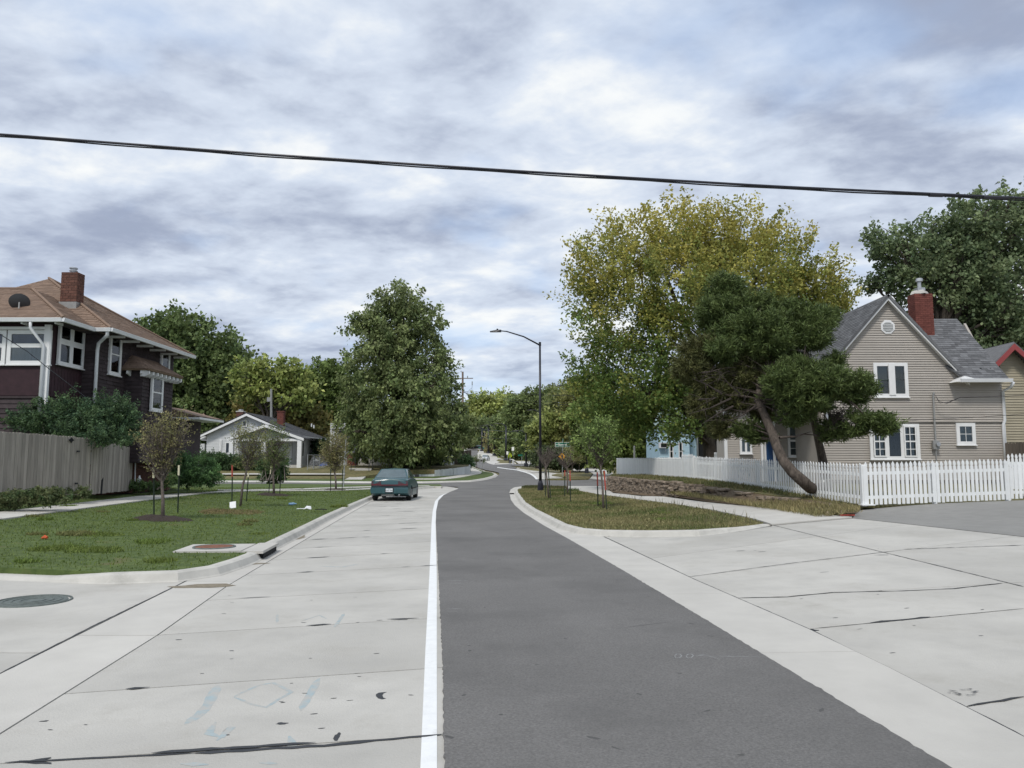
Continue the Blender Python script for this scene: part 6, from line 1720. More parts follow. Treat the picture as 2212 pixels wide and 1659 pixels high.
# --- right side background
btree('large dark green tree towering behind the greige house roof', 2010, 980, 47, .9, .55,
      ((1955, 545, 55, 60), (1920, 580, 45, 60, 1), (2040, 520, 75, 70), (2110, 500, 70, 75), (2190, 500, 70, 80), (2010, 620, 100, 60), (2120, 630, 110, 80), (2200, 640, 80, 110), (2140, 740, 100, 60), (2060, 560, 80, 60), (2230, 460, 60, 50), (1900, 520, 25, 34)), 720, 60, .58, .23, (0.044, 0.064, 0.028), (0.100, 0.120, 0.052), group='trees behind the greige house', up=.1, nlimb=70, rmin=.2)
btree('dark tree filling the gap between the greige and tan houses', 2150, 990, 52, .9, .35, ((2150, 780, 60, 60), (2195, 720, 50, 70), (2100, 720, 50, 50)), 300, 40, .8, .36, (0.022, 0.042, 0.014), (0.05, 0.075, 0.022), group='trees behind the greige house')
btree('leafy green tree in the shade under the maple by the blue house', 1360, 1000, 75, .9, .35, ((1330, 930, 60, 42), (1395, 940, 50, 40), (1300, 960, 50, 40), (1360, 975, 70, 26), (1420, 965, 25, 30), (1270, 900, 40, 40), (1400, 900, 60, 40)), 620, 44, .7, .36, (0.050, 0.072, 0.015), (0.105, 0.125, 0.026), group='trees beyond the crossing')
btree('green tree behind the blue house roof', 1500, 1000, 74, .9, .35, ((1480, 880, 60, 50), (1540, 900, 60, 50), (1590, 880, 50, 60)), 420, 40, .8, .4, group='trees beyond the crossing')
g2 = 'trees beyond the crossing'
btree('olive brown tree behind the far lamp with the bent arm', 1290, 1000, 118, .9, .4, ((1290, 870, 40, 45), (1250, 880, 40, 50), (1320, 900, 50, 60), (1260, 940, 50, 50)), 480, 40, 1.0, .5, (0.075, 0.078, 0.022), (0.135, 0.135, 0.034), group=g2)
btree('grey-green tree with a bare crown right of the tall lamp post', 1215, 1000, 132, 1.0, .4, ((1215, 870, 30, 35), (1210, 920, 45, 45), (1240, 950, 45, 40), (1190, 960, 30, 30)), 420, 40, 1.0, .5, (0.065, 0.080, 0.024), (0.115, 0.125, 0.040), group=g2)
btree('soft mid green tree just left of the tall lamp post', 1140, 995, 225, 3.4, .5, ((1140, 885, 36, 30), (1165, 870, 26, 28), (1115, 915, 36, 32), (1155, 930, 40, 40), (1100, 950, 30, 30)), 520, 46, 1.6, .8, (0.050, 0.068, 0.022), (0.090, 0.108, 0.032), group=g2)
btree('bright yellow-green small tree beside the tall lamp post', 1160, 1000, 118, .9, .2, ((1172, 935, 26, 20), (1185, 915, 18, 18), (1160, 955, 18, 16)), 150, 40, .8, .5, (0.080, 0.098, 0.024), (0.135, 0.145, 0.036), group=g2)
btree('light green willow-like bush tree by the fluorescent sign', 1118, 1000, 205, 2.4, .3, ((1106, 968, 16, 26), (1125, 975, 26, 26), (1150, 985, 24, 18), (1100, 948, 7, 14)), 230, 50, 1.0, .6, (0.060, 0.080, 0.026), (0.115, 0.135, 0.038), group=g2)
btree('dark green tree behind the street sign', 1180, 1003, 140, 1.0, .3, ((1180, 975, 40, 26), (1230, 985, 40, 20), (1150, 950, 20, 30)), 260, 40, .9, .5, (0.028, 0.045, 0.014), (0.055, 0.075, 0.022), group=g2)
btree('dark shrub tree behind the yellow diamond sign', 1220, 1008, 90, .7, .25, ((1215, 988, 36, 16), (1180, 990, 26, 14), (1250, 980, 30, 22)), 240, 44, .6, .34, (0.024, 0.036, 0.014), (0.05, 0.06, 0.022), group=g2)
g3 = 'trees on the distant hill'
btree('rounded yellow-green tree crown at the top of the hill', 1058, 960, 330, 9, .8, ((1040, 880, 24, 20), (1075, 878, 28, 22), (1058, 900, 40, 26), (1022, 905, 16, 20), (1095, 905, 20, 24)), 420, 36, 2.4, 1.3, (0.100, 0.125, 0.032), (0.190, 0.190, 0.048), group=g3)
btree('darker green tree below the rounded hill crown', 1075, 965, 300, 7.5, .6, ((1075, 930, 34, 20), (1045, 935, 26, 18), (1110, 925, 24, 26)), 300, 36, 2.2, 1.2, (0.050, 0.070, 0.026), (0.090, 0.110, 0.036), group=g3)
btree('brownish tree beside the distant street bend', 1100, 975, 262, 6, .4, ((1105, 950, 26, 16), (1072, 955, 18, 14), (1086, 968, 20, 12)), 260, 36, 1.8, 1.0, (0.090, 0.080, 0.034), (0.135, 0.125, 0.045), group=g3)
btree('olive tree on the far left end of the hill line', 1010, 965, 300, 7.5, .5, ((1012, 925, 12, 20), (1004, 945, 16, 18), (1024, 945, 16, 14)), 200, 36, 1.8, 1.1, (0.070, 0.085, 0.028), (0.12, 0.135, 0.04), group=g3)
btree('distant dark tree between hill crown and soft green tree', 1130, 965, 350, 11, .5, ((1105, 885, 14, 14), (1125, 895, 18, 20), (1090, 890, 10, 12)), 160, 36, 2.2, 1.2, (0.040, 0.060, 0.026), (0.080, 0.095, 0.034), group=g3)
woods = thing('x', None, None, (0, 0, 0)); bpy.data.objects.remove(woods)
wb = []
for k in range(60):
    x = random.uniform(-190, 260); y = random.uniform(240, 330) if abs(x) < 45 else random.uniform(120, 260)
    if -40 < x - (-.03 * y) < 14 and y < 345: continue
    h = random.uniform(8, 13); wb.append((x, y, zt(y) + h * .55, random.uniform(6, 9), 6, h * .55))
crown('far_woods', None, wb, 2600, 26, 2.4, 1.3, .8, (0.040, 0.062, 0.020), (0.095, 0.115, 0.034), kind='stuff')
bpy.data.objects['far_woods']['kind'] = 'stuff'

# --- shrubs, hedges, weeds
def shrub(name, label, cat, blobs, ncl, nl, rad, size, a, b, base=None, mat=None, stems=14, **kw):
    base = base or (blobs[0][0], blobs[0][1], blobs[0][2] - blobs[0][5])
    t = thing(name, label, cat, base)
    ratio = kw.pop('ratio', .5)
    _, cl = crown('foliage', t, blobs, ncl, nl, rad, size, ratio, a, b, mat=mat, **kw)
    mb = MB(); B = Vector(base)
    for q in cl[RNG.choice(len(cl), min(stems, len(cl)), replace=False)]:
        q = Vector(q); s = B + Vector((random.gauss(0, .3), random.gauss(0, .2), 0)); s.x += (q.x - B.x) * .6
        mb.tube([s, s.lerp(q, .5) + Vector((0, 0, .1)), q], [.03, .02, .006], 5, False)
    mb.build('stems', mTWIG, t); return t
shrub('overgrown_shrub', 'big blue-green shrub spilling over the board fence in front of the dark house', 'shrub',
      pb(26.4, (60, 905, 40, 20), (110, 900, 55, 30), (165, 905, 60, 38), (225, 900, 55, 40), (262, 915, 36, 42), (100, 925, 60, 14), (190, 935, 70, 24, -.4), (240, 945, 45, 20, -.5), (60, 885, 9, 14), (150, 868, 6, 26), (215, 872, 8, 22), (30, 905, 22, 8), (175, 895, 40, 18), (248, 895, 30, 20)),
      700, 62, .16, .085, (0.020, 0.040, 0.020), (0.056, 0.086, 0.030), base=(-15.6, 27.4, .6), up=.5, hang=0, elong=1.8, rmin=.15, lvar=.3, stems=0)
shrub('arching_bush', 'rounded green bush beside the far end of the dark house lawn', 'bush', pb(33, (425, 1010, 42, 20), (410, 1028, 38, 16), (445, 1030, 34, 14), (395, 1000, 18, 14)), 260, 60, .16, .09, (0.026, 0.055, 0.020), (0.070, 0.125, 0.036), base=tuple(P(425, 1045, 33)), up=.2, elong=1.6)
shrub('dark_bush', 'dark round bush standing behind the third staked sapling', 'bush', pb(58, (592, 1005, 26, 22), (590, 1024, 26, 16)), 160, 60, .28, .15, (0.018, 0.035, 0.013), (0.045, 0.075, 0.024), base=tuple(P(592, 1038, 56)))
hd = pb(75, (440, 1000, 24, 12), (470, 1000, 24, 12), (500, 1000, 24, 12), (530, 1002, 24, 10), (560, 1003, 24, 10), (450, 990, 30, 9))
shrub('hedge', 'long dark clipped hedge running along the front of the white bungalow', 'hedge', hd, 300, 50, .38, .2, (0.018, 0.036, 0.013), (0.04, 0.065, 0.02), base=tuple(P(500, 1012, 75)))
shrub('porch_bush', 'dark low bushes planted against the porch railing of the far corner house', 'bush', pb(82, (890, 1000, 16, 9), (915, 1000, 18, 10), (940, 1000, 16, 9), (905, 992, 20, 5)), 120, 50, .32, .2, (0.014, 0.026, 0.010), (0.03, 0.045, 0.015), base=tuple(P(912, 1008, 82)))
shrub('corner_bush', 'loose green bush at the end of the brown board fence by the far street', 'bush', pb(90, (1004, 996, 8, 7), (1010, 1003, 7, 5)), 45, 45, .34, .24, (0.030, 0.060, 0.024), (0.07, 0.11, 0.04), base=tuple(P(1006, 1010, 90)))
shrub('fence_weeds', 'leafy green and reddish weeds growing along the foot of the board fence', 'weeds', pb(20.6, (-60, 1082, 60, 16), (10, 1083, 30, 12), (50, 1078, 34, 14), (95, 1072, 34, 14), (125, 1075, 20, 10)) + pb(24.3, (160, 1068, 20, 7), (185, 1066, 12, 6)), 330, 46, .10, .075, (0.030, 0.050, 0.018), (0.085, 0.085, 0.034), base=(-13.3, 21, .6), up=.6, stems=30)
shrub('foundation_weeds', 'low weeds along the brick foundation at the end of the board fence', 'weeds', pb(31, (300, 1050, 22, 7), (335, 1050, 18, 6), (365, 1040, 14, 10)), 110, 46, .12, .08, (0.028, 0.052, 0.018), (0.075, 0.11, 0.03), base=tuple(P(320, 1057, 31)), up=.6)
shrub('side_bush', 'dark leafy shrub against the rear corner of the dark house', 'bush', pb(38, (385, 985, 22, 20), (372, 1005, 18, 18), (400, 960, 20, 24), (365, 960, 16, 20)), 190, 50, .2, .12, (0.022, 0.042, 0.018), (0.07, 0.095, 0.03), base=tuple(P(385, 1040, 38)))

# --- young staked trees
def sapling(label, trunk, Y, f, blobs, ncl, nl, a, b, r=.03, nb=34, leaf=.055, rad=.13, group='young staked street trees', mulch=None, name='young_tree', kink=None, bare=0, fork=.35, **kw):
    base = G(trunk[0][0], trunk[0][1], f) if Y is None else P(trunk[0][0], trunk[0][1], Y)
    Y = base.y; t = thing(name, label, 'tree', base, group)
    pts = [base - Vector((0, 0, .1))] + [P(px, py, Y) for px, py in trunk[1:]]
    bl = pb(Y, *blobs)
    mb = MB(); mb.tube(pts, [r * (1.15 - .55 * i / (len(pts) - 1)) for i in range(len(pts))], 8)
    tip = pts[-1]; fk = pts[-2]
    cl = None
    if ncl:
        _, cl = crown('crown', t, bl, ncl, nl, rad, leaf, .5, a, b, up=.7, hang=.1, elong=1.8, rmin=.05, lvar=.3, **kw)
    tg, _, _ = clusters(bl, nb, .4)
    for q in tg:
        q = Vector(q); s = fk.lerp(tip, random.uniform(0, 1)); d = q - s
        c = s + Vector((d.x * .55, d.y * .55, d.z * .35))
        pp = [s * (1 - u) ** 2 + c * 2 * u * (1 - u) + q * u * u for u in (0, .25, .5, .75, 1)]
        mb.tube(pp, [r * .42, r * .33, r * .25, r * .16, r * .07], 5, False)
        for _ in range(5):
            s2 = random.choice(pp[2:]); e = s2 + Vector((random.gauss(0, .14), random.gauss(0, .14), random.uniform(.0, .3)))
            mb.tube([s2, e], [r * .15, r * .05], 4, False)
    mb.build('trunk', mTWIG, t, smooth=True)
    if mulch:
        m2 = MB(); n = 22
        rim = [(base.x + mulch * random.uniform(.85, 1.15) * math.cos(k * 2 * math.pi / n), base.y + mulch * .9 * random.uniform(.85, 1.15) * math.sin(k * 2 * math.pi / n)) for k in range(n)]
        m2.v = [(base.x, base.y, f(base.x, base.y) + .09)] + [(x * .5 + base.x * .5, y * .5 + base.y * .5, f(x, y) + .07 + random.uniform(0, .03)) for x, y in rim] + [(x, y, f(x, y) + .005) for x, y in rim]
        for k in range(n):
            k2 = (k + 1) % n; m2.f += [(0, 1 + k, 1 + k2), (1 + k, 1 + n + k, 1 + n + k2, 1 + k2)]
        m2.build('mulch_ring', mMULCH, t)
    return t
def stake(label, px0, py0, px1, py1, f=None, Y=None, tip=mCREAM, tl=.28, mat=mGREENP):
    b = G(px0, py0, f) if Y is None else P(px0, py0, Y)
    tp = P(px1, py1, b.y)
    s = thing('tree_stake', label, 'stake', b, 'metal stakes beside the young trees')
    d = (tp - b).normalized(); m_ = tp - d * tl
    mb = MB(); mb.prism([b + Vector((-.02, 0, -.1)), b + Vector((.02, 0, -.1)), b + Vector((.02, .005, -.1)), b + Vector((-.02, .005, -.1))], m_ - b + Vector((0, 0, .1)))
    mb.prism([b + Vector((-.004, -.03, -.1)), b + Vector((.004, -.03, -.1)), b + Vector((.004, 0, -.1)), b + Vector((-.004, 0, -.1))], m_ - b + Vector((0, 0, .1)))
    mb.build('post', mat, s)
    MB().prism([m_ + Vector((-.022, -.03, 0)), m_ + Vector((.022, -.03, 0)), m_ + Vector((.022, .007, 0)), m_ + Vector((-.022, .007, 0))], tp - m_).build('tip', tip, s)
    return s
OL, OB = (0.060, 0.062, 0.022), (0.130, 0.105, 0.045)
sapling('purple-brown leaved sapling nearest the board fence with a wide mulch ring', [(352, 1122), (352, 1080), (350, 1046), (350, 985)], None, LL, ((350, 930, 46, 36), (345, 975, 42, 40), (380, 930, 34, 44), (325, 950, 30, 36), (350, 1010, 26, 26)), 220, 14, OL, OB, r=.045, nb=90, mulch=.75, leaf=.06, rad=.13)
sapling('leaning thin sapling on the lawn with one red tipped stake', [(519, 1094), (524, 1050), (532, 1020), (540, 985)], None, LL, ((535, 950, 34, 32), (520, 935, 22, 22), (550, 980, 28, 28), (560, 950, 22, 26), (530, 1000, 20, 18)), 210, 15, (0.060, 0.068, 0.022), (0.125, 0.115, 0.045), r=.04, nb=60)
sapling('green leaved sapling in front of the dark round bush', [(592, 1070), (591, 1040), (590, 1020), (592, 960)], None, LL, ((592, 945, 26, 30), (585, 975, 24, 30), (604, 975, 20, 30), (592, 1000, 22, 18)), 230, 16, (0.045, 0.062, 0.020), (0.105, 0.115, 0.040), r=.05, nb=70, mulch=.8, leaf=.07)
sapling('bronze leaved sapling beside the thin metal pole', [(726, 1059), (725, 1035), (723, 1020), (722, 965)], None, LL, ((722, 960, 24, 26), (712, 985, 20, 26), (733, 990, 18, 26), (722, 1008, 16, 12)), 330, 18, (0.065, 0.068, 0.022), (0.135, 0.105, 0.045), r=.05, nb=70, mulch=.8, leaf=.08, rad=.17)
stake('cream tipped stake on the fence side of the nearest sapling', 333, 1119, 332, 1009, LL)
stake('cream tipped stake on the street side of the nearest sapling', 384, 1109, 387, 1005, LL)
stake('red tipped stake beside the leaning sapling', 501, 1091, 502, 1004, LL, tip=mREDT, tl=.4)
stake('pale tipped stake leaning behind the leaning sapling', 532, 1083, 537, 1022, LL, tl=.15)
stake('pale tipped stake left of the green leaved sapling', 580, 1067, 586, 1005, LL, tl=.4)
stake('plain dark stake right of the green leaved sapling', 604, 1068, 607, 1018, LL, tip=mGREENP)
stake('plain dark stake on the near side of the bronze leaved sapling', 714, 1062, 714.5, 1013, LL, tip=mGREENP)
stake('plain dark stake between the bronze sapling and the metal pole', 739, 1061, 740, 1014, LL, tip=mGREENP)
g4 = 'young staked street trees'
sapling('bare branched sapling tight beside the tall lamp post', [(1186, 1077), (1182, 1040), (1179, 1014), (1178, 1000)], None, RB, ((1180, 985, 18, 16), (1172, 975, 12, 16), (1196, 975, 10, 20)), 0, 0, OL, OB, nb=46, r=.035)
sapling('nearly bare sapling with a white tie right of the lamp post', [(1226, 1070), (1226, 1040), (1225, 1016), (1220, 1004)], None, RB, ((1224, 985, 20, 14), (1212, 985, 14, 18), (1240, 985, 12, 14)), 0, 0, OL, OB, nb=34, r=.035)
sapling('leafy green sapling with two red tipped stakes near the stone wall', [(1304, 1100), (1302, 1060), (1298, 1012), (1296, 985)], None, RB, ((1292, 965, 34, 34), (1275, 940, 24, 24), (1305, 930, 24, 24), (1315, 965, 20, 30), (1294, 995, 12, 14), (1262, 955, 14, 14), (1300, 920, 10, 14)), 230, 17, (0.050, 0.078, 0.018), (0.120, 0.155, 0.040), nb=60, r=.035, leaf=.075)
mRT2 = mREDT
for (lab, a, b, c, d, tp, tl) in (('slim dark stake left of the bare sapling by the lamp post', 1178.5, 1074, 1177.5, 1016, mGREENP, .2), ('slanting dark stake right of the bare sapling by the lamp post', 1190.5, 1078, 1184, 1014, mGREENP, .2),
                         ('red tipped stake left of the sapling with the white tie', 1220, 1074, 1220, 1016, mREDT, .25), ('red tipped stake right of the sapling with the white tie', 1232.5, 1085, 1231, 1016, mREDT, .4),
                         ('red stake on the street side of the leafy green sapling', 1292, 1095, 1290, 1020, mREDT, .45), ('longest red stake right against the leafy green sapling', 1311, 1102, 1305, 1017, mREDT, .6)):
    stake(lab, a, b, c, d, RB, tip=tp, tl=tl)
# feathery young trees beyond the crossing
sapling('feathery olive young tree by the yellow diamond sign', [(1236, 1026), (1236, 1015), (1236, 1008), (1236, 985)], 86, RB, ((1232, 985, 16, 14), (1246, 985, 14, 14), (1238, 972, 14, 10)), 200, 18, (0.090, 0.095, 0.034), (0.15, 0.145, 0.055), nb=60, leaf=.14, rad=.25, r=.05)
sapling('small feathery young tree near the parked van', [(1251, 1021), (1251, 1010), (1251, 1002), (1251, 985)], 88, RB, ((1251, 990, 12, 12), (1255, 975, 10, 10)), 90, 18, (0.085, 0.095, 0.034), (0.14, 0.145, 0.05), nb=30, leaf=.14, rad=.25, r=.05)
sapling('tiny young trees row member behind the speed limit sign', [(1030, 1011.5), (1030, 1005), (1029, 999), (1029, 991)], 122, RB, ((1028, 993, 8, 5), (1044, 995, 4, 4)), 50, 18, (0.045, 0.06, 0.022), (0.09, 0.105, 0.035), nb=20, leaf=.16, rad=.25, r=.06)
sapling('tiny street tree at the top of the distant street', [(1022, 974), (1022, 966), (1022, 962), (1022, 958)], 285, RB, ((1022, 958, 6, 7),), 40, 16, (0.07, 0.085, 0.03), (0.12, 0.13, 0.045), nb=8, leaf=.4, rad=.6, r=.12)

# ============================================================ grass blades
def inpoly_pts(poly, n, ymin=None, ymax=None):
    pa = np.array([p[:2] for p in poly]); lo, hi = pa.min(0), pa.max(0)
    if ymin: lo[1] = max(lo[1], ymin)
    if ymax: hi[1] = min(hi[1], ymax)
    lo[0] = max(lo[0], -26); hi[0] = min(hi[0], 26); out = []
    k = 0
    while k < n:
        g = RNG.uniform(lo, hi, (n, 2)); g = g[inside([tuple(p) for p in pa], g)]; out.append(g); k += len(g)
        if len(g) == 0: break
    return np.concatenate(out)[:n]
def blades(name, poly, n, f, hgt, cA, cB, ymin=None, ymax=None, lean=.5, ratio=.16, keep=None, patch=.5, mat=None, far=True):
    p = inpoly_pts(poly, n, ymin, ymax)
    if far: p = p[RNG.uniform(0, 1, len(p)) < np.clip(18 / np.maximum(p[:, 1], 1), .25, 1)]
    if keep is not None: p = p[keep(p)]
    z = np.array([f(float(x), float(y)) for x, y in p])
    n = len(p); C = np.stack([p[:, 0], p[:, 1], z - .01], 1)
    D = np.stack([RNG.normal(0, lean, n), RNG.normal(0, lean, n), np.ones(n)], 1)
    nz = .5 + .5 * np.sin(p[:, 0] * 1.3 + 1.7 * np.sin(p[:, 1] * .7)) * np.sin(p[:, 1] * 1.1 + 2 * np.sin(p[:, 0] * .5))
    t = np.clip(nz * patch + RNG.normal(.25, .25, n), 0, 1)
    c = pal(cA, cB, t) * (1 + RNG.normal(0, .2, n))[:, None]
    S = hgt * RNG.uniform(.5, 1.3, n) * (1 + np.maximum(0, p[:, 1] - 14) * .012) 
    W_ = ratio * (1 + np.maximum(0, p[:, 1] - 12) * .06)
    return leaf_obj(name, C, D, S, 1.0 * W_[:, None] if False else float(np.mean(W_)), np.clip(c, .01, .5), mat or mBLADE, None, 'stuff', fold=.02)
walk = [tuple(p) for p in swn] + [(-12.2, 38.5)] + [(-13.3, 39.2)] + [tuple(p) for p in swf[::-1]]
q0b = m0 - nn * 1.25 - dd * .1
slabq = [tuple(q0b), tuple(q0b + dd * 1.15), tuple(q0b + dd * 1.15 + nn * 1.3), tuple(q0b + nn * 1.3)]
ok = lambda p: ~inside(walk, p) & ~inside(slabq, p)
blades('lawn_grass', lawnL, 170000, LL, .045, (0.100, 0.150, 0.026), (0.160, 0.200, 0.044), ymax=48, keep=ok)
blades('boulevard_grass', blv, 80000, RB, .065, (0.085, 0.125, 0.034), (0.27, 0.24, 0.115), patch=.9)
seedp = blv
blades('seed_head_grass', blv, 1800, RB, .22, (0.15, 0.14, 0.07), (0.22, 0.19, 0.11), lean=.25, ratio=.04, keep=lambda p: p[:, 0] > 4.2)
blades('bank_dry_grass', GP([(1860, 1107), (1764, 1108), (1680, 1096), (1593, 1086), (1522, 1078), (1440, 1066), (1500, 1058), (1593, 1068), (1680, 1082), (1764, 1092), (1850, 1098)], lambda x, y: H(x, y) + .15), 15000, lambda x, y: H(x, y) + .10 + .05 * math.sin(x * 3), .16, (0.17, 0.17, 0.07), (0.34, 0.28, 0.14), lean=.6, ratio=.05, far=False)
fg = [(9.70, 21.7), (9.3, 24), (8.6, 26.2), (8.25, 28), (7.8, 30.5), (7.1, 32.5), (6.5, 34.5), (6.1, 37), (5.9, 41), (5.75, 45), (7.8, 46), (8.1, 42), (8.45, 38), (8.9, 33), (9.3, 28), (9.75, 22)]
blades('fence_foot_grass', fg, 14000, lambda x, y: RL(x, y) - .04, .15, (0.075, 0.11, 0.034), (0.27, 0.22, 0.11), lean=.4, ratio=.06, far=False)
blades('corner_strip_grass', strip, 5000, RB, .07, (0.050, 0.070, 0.020), (0.14, 0.13, 0.055), far=False, ratio=.08)
cgt = G(1228, 1068, RB)
for (px, py) in ((1224, 1070), (1216, 1062)):
    g = G(px, py, RB); blades('tall_grass_tuft', [(g.x - .8, g.y - .7), (g.x + .8, g.y - .7), (g.x + .8, g.y + .7), (g.x - .8, g.y + .7)], 500, RB, .15, (0.075, 0.105, 0.026), (0.12, 0.14, 0.04), lean=.5, ratio=.05, far=False)
for (px, py, r_, n_, nm) in ((500, 1106, 1.0, 2600, 'dry_grass_patch'), (480, 1105, .5, 900, 'dry_grass_patch')):
    g = G(px, py, LL); blades(nm, [(g.x + r_ * math.cos(k * .63) * random.uniform(.7, 1.2), g.y + r_ * 1.3 * math.sin(k * .63) * random.uniform(.7, 1.2)) for k in range(10)], n_, LL, .055, (0.18, 0.14, 0.07), (0.27, 0.22, 0.11), far=False, lean=.9)
for _ in range(46):      # weeds and bare clumps in both lawns
    side = random.random() < .6
    g = G(random.uniform(20, 740), random.uniform(1075, 1225), LL) if side else G(random.uniform(1180, 1560), random.uniform(1085, 1140), RB)
    f_ = LL if side else RB; pl_ = lawnL if side else blv
    if not inside([tuple(p) for p in pl_], np.array([[g.x, g.y]]))[0]: continue
    if side and (Vector((g.x, g.y)) - (q0b + dd * .57 + nn * .6)).length < 1.5: continue
    r_ = random.uniform(.12, .45)
    c_ = random.choice((((.12, .17, .035), (.17, .21, .05)), ((.15, .165, .055), (.23, .225, .09)), ((.13, .19, .04), (.19, .25, .06))))
    blades('weed_clump', [(g.x + r_ * math.cos(k * .8) * random.uniform(.6, 1.3), g.y + r_ * math.sin(k * .8) * random.uniform(.6, 1.3)) for k in range(8)], int(500 * r_ / .3), f_, random.uniform(.05, .10), c_[0], c_[1], far=False, lean=.8)

# ============================================================ street furniture
def zfix(px, py, Y): return P(px, py, Y)
def lamp(label, bx_, by_, ty, armx, army, f=H, Y=None, r=.085):
    b = G(bx_, by_, f) if Y is None else P(bx_, by_, Y); Y = b.y
    t = thing('street_lamp', label, 'street lamp', b, 'black street lamps')
    top = P(bx_ + (0), ty, Y); s = max(1, Y / 60)
    mb = MB()
    mb.tube([b + Vector((0, 0, .25)), Vector((b.x, b.y, top.z))], [r * s * .95, r * s * .62], 12)
    mb.build('pole', mBLACKM, t, smooth=True)
    MB().tube([b + Vector((0, 0, -.05)), b + Vector((0, 0, .02)), b + Vector((0, 0, .34)), b + Vector((0, 0, .42)), b + Vector((0, 0, .56))], [.165 * s, .17 * s, .15 * s, .14 * s, .09 * s], 8).build('base', mBLACKM, t)
    e = P(armx, army, Y); k = e - Vector((b.x, b.y, top.z)); tz = Vector((b.x, b.y, top.z - .12))
    L = abs(k.x)
    p0 = tz; p1 = tz + Vector((k.x * .35, 0, (k.z + .12) * .62)); p2 = tz + Vector((k.x * .72, 0, (k.z + .12) * 1.0)); p3 = tz + Vector((k.x * .84, 0, (k.z + .12) * 1.04))
    MB().tube([p0, p1, p2, p3], [.045 * s, .04 * s, .033 * s, .03 * s], 8).build('arm', mBLACKM, t, smooth=True)
    MB().cyl(Vector((b.x, b.y, top.z - .15)), Vector((b.x, b.y, top.z + .05)), r * s * .8, 12).build('cap', mBLACKM, t)
    hd_ = MB(); hx = e.x - p3.x; sgn = 1 if hx > 0 else -1; Lh = .62 * s if Y > 50 else .62
    hd_.prism([p3 + Vector((0, -.12, .05)), p3 + Vector((sgn * Lh * .4, -.16, .04)), p3 + Vector((sgn * Lh, -.14, -.03)), p3 + Vector((sgn * Lh, -.14, -.055)), p3 + Vector((sgn * Lh * .4, -.16, -.06)), p3 + Vector((0, -.12, -.05))], (0, .3, 0))
    h_ = hd_.build('lamp_head', mBLACKM, t)
    MB().cyl(p3 + Vector((sgn * Lh * .35, 0, .03)), p3 + Vector((sgn * Lh * .35, 0, .12)), .045 * s, 8).build('photocell', mBLACKM, h_)
    MB().box(p3 + Vector((sgn * Lh * .7, 0, -.06)), (Lh * .4, .2, .015)).build('lens', mGREYM, h_)
    return t
L1 = lamp('tallest black street lamp on the near boulevard grass, arm reaching over the lane', 1167.5, 1061, 741, 1067, 716, RB)
lamp('black street lamp half hidden by maple leaves beyond the crossing', 1267.5, 1022, 850, 1206, 834, lambda x, y: H(x, y) + .13)
lamp('black street lamp almost hidden directly behind the tallest one', 1173, 1009, 897, 1150, 886, Y=128)
lamp('black lamp pole against dark trees by the side street behind the crossing', 1136.5, 1007.5, 935, 1120, 930, Y=118)
lamp('distant black street lamp beside the fluorescent sign', 1093, 994.5, 920.5, 1080, 915, Y=190)
lamp('distant black street lamp on the grass island, third up the hill', 1068, 984, 922, 1058, 918, Y=228)
lamp('small distant black street lamp, fourth up the hill', 1055, 979, 924, 1048, 920, Y=258)
lamp('tiny black street lamp, fifth up the hill', 1047, 970.5, 928, 1042, 926, Y=292)
lamp('tiny black street lamp behind the speed limit sign', 1041, 974, 926, 1036, 923, Y=276)

def signpost(label, name, bx_, by_, topy=0, Y=None, r=.03, f=RB):
    b = G(bx_, by_, f) if Y is None else P(bx_, by_, Y)
    t = thing(name, label, 'sign', b)
    return t, b
# green street name sign above yellow diamond
t, b = signpost('green street name sign and yellow diamond warning sign on one post beyond the crossing', 'street_sign', 1215, 1029)
Y = b.y
MB().cyl(b + Vector((0, 0, -.1)), P(1215, 951, Y), .032, 8).build('post', mGALV, t)
a_, c_ = P(1199, 965.5, Y - .06), P(1232, 955.5, Y - .06)
cn = (a_ + c_) / 2; w_, h_ = c_.x - a_.x, c_.z - a_.z
p_ = MB().box(cn, (w_, .02, h_)).build('name_plate_border', mSIGNW, t)
MB().box(cn + Vector((0, -.012, 0)), (w_ - .07, .008, h_ - .07)).build('name_plate', mSIGNG, t)
text('Boswell', h_ * .62, cn + Vector((0, -.020, 0)), t, mSIGNW, xs=1.0)
text('SW', h_ * .36, cn + Vector((-w_ * .385, -.020, 0)), t, mSIGNW)
text('Ave', h_ * .36, cn + Vector((w_ * .385, -.020, 0)), t, mSIGNW)
MB().box(cn + Vector((.03, .06, h_ * .5 + .12)), (.02, w_ * .8, h_)).build('cross_plate', mSIGNG, t)
dcn = P(1214.5, 986, Y - .05); dr_ = 8.2 * Y / F
MB().prism([dcn + Vector((-dr_, 0, 0)), dcn + Vector((0, 0, -dr_)), dcn + Vector((dr_, 0, 0)), dcn + Vector((0, 0, dr_))], (0, .02, 0)).build('diamond_plate', mSIGNY, t)
dr2 = dr_ * .9
for k in range(4):
    A_ = [Vector((-1, 0, 0)), Vector((0, 0, -1)), Vector((1, 0, 0)), Vector((0, 0, 1))][k]; B_ = [Vector((0, 0, -1)), Vector((1, 0, 0)), Vector((0, 0, 1)), Vector((-1, 0, 0))][k]
    MB().tube([dcn + A_ * dr2 + Vector((0, -.004, 0)), dcn + B_ * dr2 + Vector((0, -.004, 0))], .008, 4).build('diamond_border', mINK, t)
MB().box(dcn + Vector((0, -.006, -.02)), (.10, .008, dr_ * .9)).build('warning_symbol', mINK, t)
